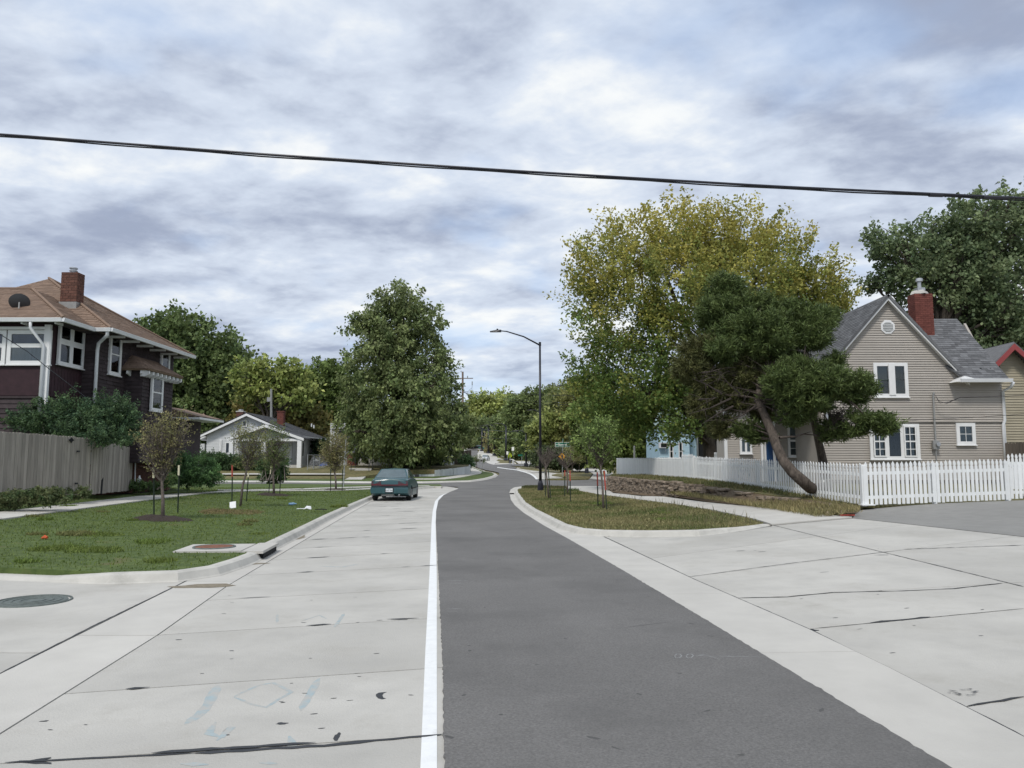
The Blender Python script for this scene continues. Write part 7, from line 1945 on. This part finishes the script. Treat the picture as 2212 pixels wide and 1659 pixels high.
# speed limit sign
t, b = signpost('white speed limit sign reading 30 by the far corner pavement', 'speed_sign', 1036.5, 1015.5, 980)
b = G(1036.5, 1015.5, FLs); t.location = b; WLOC[t.name] = b; Y = b.y
MB().cyl(b + Vector((0, 0, -.1)), P(1036.5, 981, Y), .035, 8).build('post', mGALV, t)
a_, c_ = P(1032, 991.5, Y - .06), P(1041.2, 981, Y - .06); cn = (a_ + c_) / 2; w_, h_ = c_.x - a_.x, c_.z - a_.z
MB().box(cn, (w_, .02, h_)).build('sign_plate', mSIGNW, t)
text('30', h_ * .72, cn + Vector((0, -.014, -h_ * .18)), t, mINK, ext=.003)
text('SPEED', h_ * .16, cn + Vector((0, -.014, h_ * .36)), t, mINK); text('LIMIT', h_ * .16, cn + Vector((0, -.014, h_ * .20)), t, mINK)
# thin plain sign pole next to it
b2 = G(1042.5, 1018, FLs); tag(MB().cyl(b2 + Vector((0, 0, -.1)), P(1042.5, 990, b2.y), .03, 6).build('sign_pole', mGALV), 'bare thin metal pole just right of the speed limit sign', 'pole')
# fluorescent pedestrian sign
t = thing('crosswalk_sign', 'fluorescent yellow-green pentagon crossing sign far up the street', 'sign', P(1093.5, 998, 115))
Y = 115; cn = P(1112.5 - 1.0, 982, Y); cn = P(1111.5 - .0, 983, Y) if False else P(1116.5 - 0, 983.5, Y)
cn = P(1119, 983.5, Y) if False else P(1117, 983, Y)
cn = P(992 + 125, 983, Y)
pxs = (1120 + 1385 / 11.06) * .8848
cn = P(pxs - 0, (1020 + 1010 / 11.06) * .8848, Y); q = 3.0 * Y / F; hh_ = 4.3 * Y / F
t.location = P(pxs, 999.5, Y); WLOC[t.name] = Vector(t.location)
MB().cyl(P(pxs, 1006, Y), P(pxs, 985, Y), .04, 6).build('post', mGALV, t)
MB().prism([cn + Vector(v) for v in ((-q, 0, -hh_), (q, 0, -hh_), (q * 1.1, 0, hh_ * .1), (0, 0, hh_), (-q * 1.1, 0, hh_ * .1))], (0, .03, 0)).build('sign_plate', mSIGNF, t)
pf = MB(); pf.tube([cn + Vector((0, -.01, hh_ * .45)), cn + Vector((0, -.01, hh_ * .3))], .07, 8).tube([cn + Vector((.0, -.01, .25 * hh_)), cn + Vector((0, -.01, -.2 * hh_)), cn + Vector((-.12, -.01, -.75 * hh_))], .05, 6).tube([cn + Vector((0, -.01, -.2 * hh_)), cn + Vector((.12, -.01, -.75 * hh_))], .04, 6).tube([cn + Vector((-.15, -.01, -.1)), cn + Vector((0, -.01, .15)), cn + Vector((.15, -.01, 0))], .03, 6)
pf.build('walking_symbol', mINK, t)
bn = P(pxs, 998, 149); tb = thing('trash_bin', 'black bin standing under the fluorescent crossing sign', 'bin', P(pxs, 1001, 149))
MB().tube([P(pxs, 1000.8, 149), P(pxs, 994, 149)], [.26, .33], 10).build('bin_body', mINK, tb); MB().tube([P(pxs, 994, 149), P(pxs, 993.2, 149)], [.36, .30], 10).build('bin_lid', mRUBBER, tb)
for (px, py0, py1, Y, lab) in ((1108.3, 1003, 995, 150, 'short white marker post beside the distant lamp at the crossing sign'),):
    tag(MB().cyl(P(px, py0, Y), P(px, py1, Y), .12, 8).build('marker_post', mMETALW), lab, 'post')
for (px, py, pyb, Y, w_, h_, lab) in ((1077.5, 969.5, 985, 226, .45, .9, 'small white sign on the third lamp up the hill'), (1096, 978.5, 992, 185, .45, .75, 'small white sign low beside the bushes up the hill'), (1108, 969.5, 985, 188, .6, .9, 'small pale sign plate behind the distant lamp pole')):
    t = thing('small_sign', lab, 'sign', P(px, pyb, Y), 'small distant signs')
    MB().cyl(P(px, pyb, Y), P(px, py, Y), .05, 6).build('post', mGALV, t); MB().box(P(px, py, Y - .06), (w_, .03, h_)).build('sign_plate', mSIGNW, t)
t = thing('far_street_sign', 'small green street name signs crossed on a thin post beyond the crossing', 'sign', P(1145, 1003, 120)); 
pxg = (1120 + 1700 / 11.06) * .8848
t.location = P(pxg, 1006, 115); WLOC[t.name] = Vector(t.location)
MB().cyl(P(pxg, 1007, 115), P(pxg, 982, 115), .035, 6).build('post', mGALV, t)
MB().box(P(pxg - 3, 983.5, 114.9), (.7, .03, .22)).build('name_plate', mSIGNG, t); MB().box(P(pxg - 1, 982, 114.9), (.04, .7, .22)).build('cross_plate', mSIGNG, t)
# plain pole on the near verge
b = G(742, 1051, LL); tag(MB().tube([b + Vector((0, 0, -.1)), P(744, 1000, b.y), P(747.5, 949, b.y)], .035, 8).build('metal_pole', mGALV), 'bare pale metal pole standing between the parked car and the bronze sapling', 'pole')
# pale thin pole behind the far lawn fence (right)
b = P(1549 * 1.0, 1000, 57); b = P(1370.5, 995, 57)
tag(MB().tube([Vector((b.x, 57, .9)), P(1370, 963, 57)], .07, 8).build('fence_pole', mGREYM), 'short grey pole rising behind the close-boarded end of the picket fence', 'pole')

# utility pole with crossarm and wires
Y = 112
t = thing('utility_pole', 'wooden utility pole with a crossarm beside the tall leafy tree', 'utility pole', P(999.5, 1000, Y))
MB().tube([P(999.5, 1010, Y), P(999.5, 803, Y)], [.20, .14], 10).build('pole', mUTIL, t)
MB().obox(P(978, 818, Y - .2), (PX(1022, Y) - PX(978, Y), 0, 0), (0, .12, 0), (0, 0, .12)).build('crossarm', mUTIL, t)
MB().cyl(P(1010, 817, Y), P(1010, 812, Y), .07, 8).cyl(P(1020, 824, Y), P(1020, 832, Y), .07, 8).build('insulator', mGREYM, t)
MB().tube([P(1020, 832, Y), P(1018, 860, Y), P(1011, 890, Y)], .02, 4).tube([P(1019, 838, Y), P(1010, 846, Y), P(1006, 856, Y)], .015, 4).tube([P(1000, 846, Y), P(1008, 850, Y), P(1015, 858, Y)], .05, 5).build('drop_wire', mBLACKM, t)
def wire(label, pts, r, name='power_line', n=14):
    q = [P(*p) for p in pts]
    if len(q) == 2:
        a, b = q; sag = (b - a).length * .012
        q = [a.lerp(b, k / n) - Vector((0, 0, sag * 4 * (k / n) * (1 - k / n))) for k in range(n + 1)]
    return tag(MB().tube(q, r, 5).build(name, mBLACKM), label, 'cable', 'thin power lines over the far street')
wire('upper thin power line running right from the wooden utility pole', [(1001, 845, 112), (1172, 853, 110), (1420, 862, 105)], .02)
wire('middle thin power line sloping down to the right from the utility pole', [(1002, 846, 112), (1080, 860, 114), (1172, 868, 116), (1420, 875, 110)], .02)
wire('lowest thin power line sloping down to the right from the utility pole', [(1002, 848, 112), (1080, 864, 113), (1172, 873, 114), (1420, 878, 108)], .02)
wire('dark cable crossing in front of the distant hill trees', [(1040, 928, 170), (1090, 932, 160), (1180, 936, 150), (1290, 939, 140)], .05)
wire('faint pale cable across the hill trees below the dark one', [(1030, 946, 200), (1120, 948, 180), (1200, 946, 165)], .03)
wire('thin wires behind the bungalow ridge from the small pole', [(663, 950 - 8, 110), (720, 949 - 8, 105), (800, 950 - 8, 100)], .015)
t = thing('small_utility_pole', 'short grey utility pole showing above the bungalow trees', 'utility pole', P(586, 1000, 98)); Y = 89
MB().tube([P(586, 960, Y), P(586, 840, Y)], [.16, .13], 8).build('pole', mGREYM, t); MB().box(P(582, 863, Y), (.5, .3, .5)).build('transformer', mGREYM, t)
# overhead cable bundle close to the camera
A0, A1 = P(-420, 272, 12.5), P(2700, 447, 12.0)
pts = []
for k in range(41):
    q = k / 40; p = A0.lerp(A1, q)
    tx, ty = 1106 + p.x / p.y * F, None
    pts.append(p)
ctl = [(-500, 264), (0, 290), (550, 332), (1106, 369), (1660, 402), (2212, 428), (2800, 452)]
def cpt(px):
    xs_ = [c[0] for c in ctl]; ys_ = [c[1] for c in ctl]
    return float(np.interp(px, xs_, ys_))
raw = [P(px, cpt(px), 12.2) for px in np.linspace(-500, 2800, 60)]
sm = [raw[0]] + [(raw[i - 1] + raw[i] * 2 + raw[i + 1]) / 4 for i in range(1, 59)] + [raw[-1]]
t = thing('overhead_cable', 'thick black overhead cable bundle sagging across the sky above the street', 'cable', sm[30])
MB().tube(sm, .021, 8).build('cable', mBLACKM, t, smooth=True)
MB().tube([p + Vector((0, 0, -.034)) + Vector((0, .012 * math.sin(i * 1.1), .004 * math.cos(i * 1.1))) for i, p in enumerate(sm)], .013, 6).build('messenger_wire', mINT, t, smooth=True)
q = P(2020, cpt(2020), 12.2); MB().tube([q + Vector((-.1, 0, -.015)), q + Vector((.12, 0, -.02))], .036, 8).build('clamp', mBLACKM, t)
q = P(2130, cpt(2130), 12.2); MB().tube([q + Vector((-.05, 0, -.015)), q + Vector((.35, 0, -.025))], .03, 8).build('clamp', mBLACKM, t)

# ============================================================ cars
def sedan(label, loc, heading, paint, group=None, plate=True, name='parked_car', sc=1.0, detail=True):
    t = thing(name, label, 'car', loc, group, rz=heading); t.scale = (sc, sc, sc)
    # local frame: +y forward, origin under the rear bumper
    Lc = 4.55; ax_ = (0.92, 3.58); ra = .37
    ys_ = sorted(set([0, .03, .08, .2, .35] + list(np.arange(.5, 1.36, .05)) + [1.5, 1.8, 2.1, 2.4, 2.7, 3.0] + list(np.arange(3.15, 4.02, .05)) + [4.1, 4.25, 4.4, 4.5, 4.55]))
    def prof(y):
        W_ = np.interp(y, [0, .08, .35, 1.2, 3.2, 4.1, 4.4, 4.55], [.74, .81, .85, .865, .86, .83, .78, .66])
        top = np.interp(y, [0, .03, .1, .5, 1.0, 3.1, 3.3, 4.0, 4.4, 4.55], [.86, .93, .965, .99, 1.0, .95, .91, .82, .74, .60])
        zb = np.interp(y, [0, .1, .5, 4.1, 4.55], [.34, .28, .20, .20, .28])
        arch = 0
        for a in ax_:
            d = abs(y - a)
            if d < ra: arch = max(arch, .31 + math.sqrt(ra * ra - d * d))
        return W_, top, zb, arch
    mb = MB(); rows = []
    for y in ys_:
        W_, top, zb, arch = prof(y); zz0 = max(zb, arch) if arch else zb
        pts = [(0, zb + .02), (W_ * .72, zb), (W_ * .72, max(zb, arch * .98 if arch else zb)), (W_ * .985, zz0), (W_, max(.50, zz0)), (W_ * 1.0, max(.56, zz0 + .01)), (W_ * .985, max(.62, zz0 + .02)), (W_ * .975, top - .17), (W_ * .93, top - .06), (W_ * .82, top - .015), (0, top + .012)]
        rows.append([(x, y, z) for x, z in pts] + [(-x, y, z) for x, z in pts[-2:0:-1]])
    m_ = len(rows[0])
    for r in rows: mb.v += r
    for i in range(len(rows) - 1):
        for k in range(m_):
            k2 = (k + 1) % m_; mb.f.append((i * m_ + k, i * m_ + k2, (i + 1) * m_ + k2, (i + 1) * m_ + k))
    mb.f.append(tuple(range(m_))[::-1]); mb.f.append(tuple((len(rows) - 1) * m_ + k for k in range(m_)))
    bo = mb.build('body', paint, t, local=True)
    bo.data.polygons.foreach_set('use_smooth', [True] * len(bo.data.polygons))
    try: bo.data.set_sharp_from_angle(angle=math.radians(32))
    except Exception: pass
    # greenhouse
    zb_, zr = .97, 1.37
    base = [(-.74, .52), (.74, .52), (.76, 1.3), (.76, 2.9), (.70, 3.28), (-.70, 3.28), (-.76, 2.9), (-.76, 1.3)]
    roof = [(-.54, 1.22), (.54, 1.22), (.58, 1.5), (.58, 2.3), (.54, 2.52), (-.54, 2.52), (-.58, 2.3), (-.58, 1.5)]
    g = MB(); g.v = [(x, y, zb_) for x, y in base] + [(x, y, zr) for x, y in roof] + [(0, 1.9, zr + .045)]
    g.f = [(i, (i + 1) % 8, (i + 1) % 8 + 8, i + 8) for i in range(8)] + [(i + 8, (i + 1) % 8 + 8, 16) for i in range(8)]
    go_ = g.build('roof', paint, t, local=True, smooth=False)
    V = [Vector(v) for v in g.v]
    def pane(name, a, b, c, d, m, mat=None):
        a, b, c, d = [Vector(q) for q in (a, b, c, d)]; ce = (a + b + c + d) / 4
        nrm = (b - a).cross(d - a).normalized()
        if nrm.dot(ce - Vector((0, 1.9, 1.1))) < 0: nrm = -nrm
        pts = []
        for q, (n1, n2) in zip((a, b, c, d), ((b, d), (a, c), (d, b), (c, a))):
            pts.append(q + (n1 - q).normalized() * m[0] + (n2 - q).normalized() * m[1])
        MB().prism([p + nrm * .004 for p in pts], nrm * .006).build(name, mat or mCGL, t, local=True)
    pane('rear_window', V[0], V[1], V[9], V[8], (.05, .05))
    pane('windshield', V[5], V[4], V[12], V[13], (.05, .05))
    for s in (0, 1):
        A = [(1, 2, 10, 9), (2, 3, 11, 10), (3, 4, 12, 11)] if s == 0 else [(0, 7, 15, 8), (7, 6, 14, 15), (6, 5, 13, 14)]
        q = [V[i] for i in A[1]]; mid0, mid1 = q[0].lerp(q[1], .5), q[3].lerp(q[2], .5)
        pane('quarter_window', *[V[i] for i in A[0]], (.04, .04)); pane('side_window', q[0], mid0, mid1, q[3], (.03, .04)); pane('side_window', mid0, q[1], q[2], mid1, (.03, .04)); pane('vent_window', *[V[i] for i in A[2]], (.05, .05))
    if detail:
        MB().prism([(-.80, -.06, .34), (.80, -.06, .34), (.82, -.07, .50), (.80, -.055, .60), (-.80, -.055, .60), (-.82, -.07, .50)], (0, .14, 0)).build('bumper', paint, t, local=True)
        MB().box((0, -.045, .625), (1.58, .06, .02)).build('bumper_top', mRUBBER, t, local=True)
        for s in (-1, 1):
            MB().prism([(s * .36, -.012, .665), (s * .80, .0, .665), (s * .79, .02, .86), (s * .37, -.002, .86)], (0, .07, 0)).build('tail_light', mTAILD, t, local=True)
            MB().prism([(s * .37, -.02, .67), (s * .79, -.008, .67), (s * .79, -.004, .745), (s * .37, -.016, .745)], (0, .03, 0)).build('tail_light', mTAIL, t, local=True)
            MB().box((s * .34, -.075, .45), (.02, .02, .20)).build('bumper_trim', paint, t, local=True)
            MB().prism([(s * .80, 2.72, .98), (s * .98, 2.75, .99), (s * .99, 2.77, 1.10), (s * .82, 2.74, 1.11)], (0, .10, 0)).build('mirror', mRUBBER, t, local=True)
            MB().box((s * .868, 2.0, .52), (.02, 3.0 if False else 1.7, .05)).build('side_moulding', mRUBBER, t, local=True)
        MB().box((0, -.012, .69), (.74, .04, .05)).build('reflector_strip', mTAIL, t, local=True)
        MB().box((0, -.085, .475), (.36, .02, .20)).build('plate_recess', mRUBBER, t, local=True)
        p_ = MB().box((0, -.098, .475), (.30, .012, .15)).build('licence_plate', mPLATE, t, local=True)
        for (s_, sz, x, z) in (('QAF 996', .078, 0, .463), ('KANSAS', .026, 0, .530)):
            c = bpy.data.curves.new('lettering', 'FONT'); c.body = s_; c.size = sz; c.extrude = .001; c.align_x = 'CENTER'; c.align_y = 'CENTER'; c.materials.append(mINK)
            o = text_mesh(c, 'plate_lettering'); o.parent = p_; o.location = (x, -.106, z); o.rotation_euler = (math.pi / 2, 0, 0)
        MB().cyl((.42, -.02, .27), (.42, .35, .27), .032, 10).build('exhaust_pipe', mGALV, t, local=True)
        MB().box((-.1, .30, .28), (.55, .3, .14)).build('muffler', mGREYM, t, local=True)
        MB().box((0, 2.2, .24), (1.3, 3.6, .10)).build('underbody', mRUBBER, t, local=True)
    for a in ax_:
        for s in (-1, 1):
            w = MB().tube([(s * .64, a, .31), (s * .66, a, .31), (s * .83, a, .31), (s * .85, a, .31)], [.27, .31, .31, .27], 24).build('wheel', mRUBBER, t, local=True)
            MB().tube([(s * .835, a, .31), (s * .858, a, .31)], [.20, .17], 20).build('rim', mSILV, w, local=True)
            MB().cyl((s * .855, a, .31), (s * .865, a, .31), .05, 10).build('hub_cap', mGREYM, w, local=True)
            for k in range(5):
                an = k * 2 * math.pi / 5
                MB().cyl((s * .852, a + .11 * math.cos(an), .31 + .11 * math.sin(an)), (s * .861, a + .11 * math.cos(an), .31 + .11 * math.sin(an)), .03, 6).build('rim_hole', mRUBBER, w, local=True)
    return t
mCGL = M('car_glass', (0.13, 0.17, 0.175), 0.05, .15, 3, spec=1.0, metal=.45)
cb = G(845, 1079, H)
car = sedan('teal green four-door sedan parked at the kerb, seen from behind', (P(841, 1080, 33.6).x, 33.6, .004), math.radians(1.2), mTEAL)
sedan('small white car parked far up the street beside the speed limit sign', tuple(P(1051.5, 990, 195)[:2]) + (zt(195) + .05,), math.radians(172), mCARW, detail=False, group=None)
sedan('distant dark green car crossing at the top of the street', tuple(P(1060, 965, 285)[:2]) + (zt(285) + .4,), math.radians(80), mCARG, detail=False, name='distant_car')
sedan('distant dark car stopped just left of the distant green one', tuple(P(1044, 967, 288)[:2]) + (zt(288) + .4,), math.radians(95), mRUBBER, detail=False, name='distant_car')

# van facing the camera
vY = 92.0; vb = P(1249, 1018, vY); vg = zt(vY) + .35
vt = thing('silver_van', 'silver minivan parked under the trees facing the street, partly behind a lamp post', 'van', (vb.x, vY, vg), rz=math.radians(-8)); 
mVAN = M('silver_van_paint', (0.42, 0.43, 0.45), .35, .04, 3, spec=.6)
def sect(y, w, zb, zm, zr, wr): return [(-w, y, zb), (w, y, zb), (w, y, zm), (wr, y, zr), (-wr, y, zr), (-w, y, zm)]
mb = MB(); S_ = [sect(0, .86, .25, .72, .78, .70), sect(.12, .96, .2, .85, .92, .80), sect(.95, .98, .2, 1.0, 1.08, .86), sect(1.0, .98, .2, 1.02, 1.10, .86), sect(1.75, .98, .2, 1.1, 1.76, .74), sect(4.6, .98, .2, 1.1, 1.78, .76), sect(4.9, .95, .25, 1.1, 1.6, .72)]
for s in S_: mb.v += s
for i in range(len(S_) - 1):
    for k in range(6): mb.f.append((i * 6 + k, i * 6 + (k + 1) % 6, (i + 1) * 6 + (k + 1) % 6, (i + 1) * 6 + k))
mb.f.append(tuple(range(6))[::-1]); mb.f.append(tuple(36 + k for k in range(6)))
mb.build('body', mVAN, vt, local=True)
MB().prism([(-.80, 1.06, 1.12), (.80, 1.06, 1.12), (.68, 1.68, 1.68), (-.68, 1.68, 1.68)], (0, -.012, .012)).build('windshield', mCGL, vt, local=True)
MB().box((.12, -.012, .60), (1.0, .03, .14)).build('grille', mINT, vt, local=True)
for s in (-1, 1):
    MB().box((s * .74, .0, .70), (.26, .08, .14)).build('headlight', mGALV, vt, local=True)
    MB().box((s * .99, 2.6, 1.38), (.01, 2.2, .36)).build('side_window', mCGL, vt, local=True)
    MB().box((s * 1.06, 1.1, 1.15), (.16, .1, .14)).build('mirror', mRUBBER, vt, local=True)
    for a in (.9, 3.9):
        w = MB().tube([(s * .80, a, .32), (s * .99, a, .32)], .33, 18).build('wheel', mRUBBER, vt, local=True)
        MB().tube([(s * .99, a, .32), (s * 1.0, a, .32)], .2, 14).build('rim', mSILV, w, local=True)
MB().box((0, -.03, .36), (1.7, .1, .2)).build('bumper', mVAN, vt, local=True)

# ============================================================ small things on the ground
def litter(name, label, cat, px, py, f, fn):
    p = G(px, py, f); t = fn(p); tag(t, label, cat); return t
litter('white_card', 'small white square card sticking up in the lawn grass', 'card', 503, 1098, LL, lambda p: MB().obox(p + Vector((-.10, 0, -.01)), (.19, .02, .03), (0, .01, 0), (-.04, .08, .20)).build('white_card', mMETALW))
litter('plastic_bottle', 'crushed blue and white plastic bottle lying on the lawn', 'bottle', 631, 1092, LL, lambda p: MB().tube([p + Vector((-.12, 0, .05)), p + Vector((-.10, 0, .05)), p + Vector((.06, .03, .06)), p + Vector((.10, .03, .06)), p + Vector((.14, .04, .06))], [.03, .045, .045, .02, .018], 8).build('plastic_bottle', M('bottle_blue', (.25, .42, .62), .3, .3, 20)))
litter('paper_scrap', 'crumpled white wrapper on the lawn near the kerb', 'litter', 663, 1101, LL, lambda p: MB().prism([p + Vector(v) for v in ((-.12, 0, .0), (0, -.05, .05), (.13, 0, .0), (.1, .06, .09), (-.05, .07, .1))], (.01, .02, .02)).build('paper_scrap', mMETALW))
litter('paper_scrap', 'flat white paper strip on the lawn beside the crumpled wrapper', 'litter', 650, 1103, LL, lambda p: MB().obox(p + Vector((-.14, 0, .05)), (.28, .02, .01), (0, .05, .01), (0, 0, .006)).build('paper_scrap', mMETALW))
litter('black_scrap', 'flat black plastic scrap in the grass at the kerb edge', 'litter', 693, 1105, LL, lambda p: MB().prism([p + Vector(v) for v in ((-.19, 0, .05), (.0, -.05, .06), (.2, 0, .05), (.05, .06, .07))], (0, 0, .02)).build('black_scrap', mINT))
litter('orange_cup', 'small crushed orange object lying in the near lawn', 'litter', 96, 1166, LL, lambda p: MB().tube([p + Vector((-.05, 0, .03)), p + Vector((.0, .01, .05)), p + Vector((.05, 0, .04))], [.02, .04, .025], 7).build('orange_cup', mORANGE))
litter('red_board', 'short red painted board on the corner of the asphalt pad', 'board', 1833, 1118.5, H, lambda p: MB().obox(p + Vector((-.2, 0, .05)), (.36, -.02, 0), (0, .06, 0), (0, 0, .035)).build('red_board', mREDT))
q = P(776, 1003, 79)
t = thing('toy_slide', 'bright blue plastic toy slide behind the chain link fence', 'toy', (P(700, 1005, 80.8).x, 80.8, 1.1))
p = P(697, 1004, 80.8)
MB().prism([p + Vector(v) for v in ((-.6, 0, -.1), (.45, 0, .35), (.75, 0, .3), (.55, 0, .0), (-.45, 0, -.25))], (0, .5, 0)).build('chute', mBLUEP, t)
MB().cyl(p + Vector((.5, .1, .2)), p + Vector((.5, .1, -.6)), .04, 6).cyl(p + Vector((-.2, .1, .0)), p + Vector((-.2, .1, -.6)), .04, 6).build('leg', mREDT, t)
t = thing('covered_grill', 'dark rounded grill with a grey lid behind the chain link fence', 'grill', P(683, 1008, 80.8))
p = P(684, 1000, 80.9); MB().tube([p + Vector((0, 0, -.45)), p + Vector((0, 0, -.1)), p + Vector((0, 0, .2))], [.12, .36, .36], 12).build('bowl', mINT, t)
MB().tube([p + Vector((0, 0, .2)), p + Vector((0, 0, .34)), p + Vector((0, 0, .42))], [.36, .25, .05], 12).build('lid', mGREYM, t)
# loose rocks where the stone wall has crumbled
for k, (px, py, s_) in enumerate(((1800, 1105, .22), (1775, 1101, .25), (1740, 1093, .2), (1822, 1110, .18), (1765, 1091, .18), (1790, 1113, .14))):
    g = G(px, py, lambda x, y: H(x, y) + .06 + .1 * sstep(x, 8.2, 9.4)); g.z = g.z + .03
    o = bpy.data.objects.new('fallen_stone', unit('rock%d' % k, mSTONE)); COL.objects.link(o); o.location = g; o.scale = (s_ * 1.5, s_ * 1.1, .09); o.rotation_euler = (.1 * k, .12, k)
    tag(o, ['flat fallen stone near the fence corner, second from the asphalt pad', 'largest flat fallen stone on the dirt bank by the fence corner', 'fallen stone in the grass edge furthest from the asphalt pad', 'fallen stone closest to the asphalt pad corner', 'small flat stone high on the dirt bank under the pickets', 'smallest fallen stone at the pavement edge by the dirt bank'][k], 'stone', 'stones fallen from the wall')
# bicycle rack / folding chair frame by the blue door
p = P(1606, 990, 34.2)
t = thing('garden_chair', 'thin black metal garden chair frame leaning by the side wing wall', 'chair', (p.x, 34.2, .85))
MB().tube([Vector((p.x - .3, 34.2, .85)), Vector((p.x - .05, 34.2, 1.75)), Vector((p.x + .1, 34.2, 1.70)), Vector((p.x + .3, 34.2, .85))], .015, 6).tube([Vector((p.x - .2, 34.0, .85)), Vector((p.x + .2, 34.1, 1.75))], .012, 6).build('frame', mBLACKM, t)
MB().box((p.x, 34.2, 1.3), (.42, .4, .03)).build('seat', mBLACKM, t)
# white rag hanging under the pine branch
p = P(1786, 898, 24.4); tag(MB().prism([p + Vector(v) for v in ((0, 0, .12), (.05, 0, .0), (.03, 0, -.12), (-.04, 0, .0))], (.01, .02, 0)).build('white_rag', mMETALW), 'scrap of white cloth caught under the pine branch', 'cloth')
# low white fence rails by the far side street
for (px0, px1, Y, z) in ((1155, 1200, 104, 1.0),):
    t = thing('low_railing', 'low pale railing by the far side street pavement', 'railing', P(px0, 1006, Y))
    for k in range(7):
        q = P(px0 + (px1 - px0) * k / 6, 1008, Y); MB().cyl(q, q + Vector((0, 0, .95)), .03, 6).build('post', mGREYM, t)
    MB().tube([P(px0, 1008, Y) + Vector((0, 0, .95)), P(px1, 1008, Y) + Vector((0, 0, .95))], .03, 6).build('rail', mGREYM, t)
t = thing('highway_sign', 'grey square sign board high among the trees at the top of the street', 'sign', P(1044, 957, 340))
MB().box(P(1042, 946.5, 300), (1.7, .1, 1.7)).build('sign_plate', mGALV, t); MB().cyl(P(1047, 960, 300), P(1047, 930, 300), .12, 6).build('post', mGALV, t)
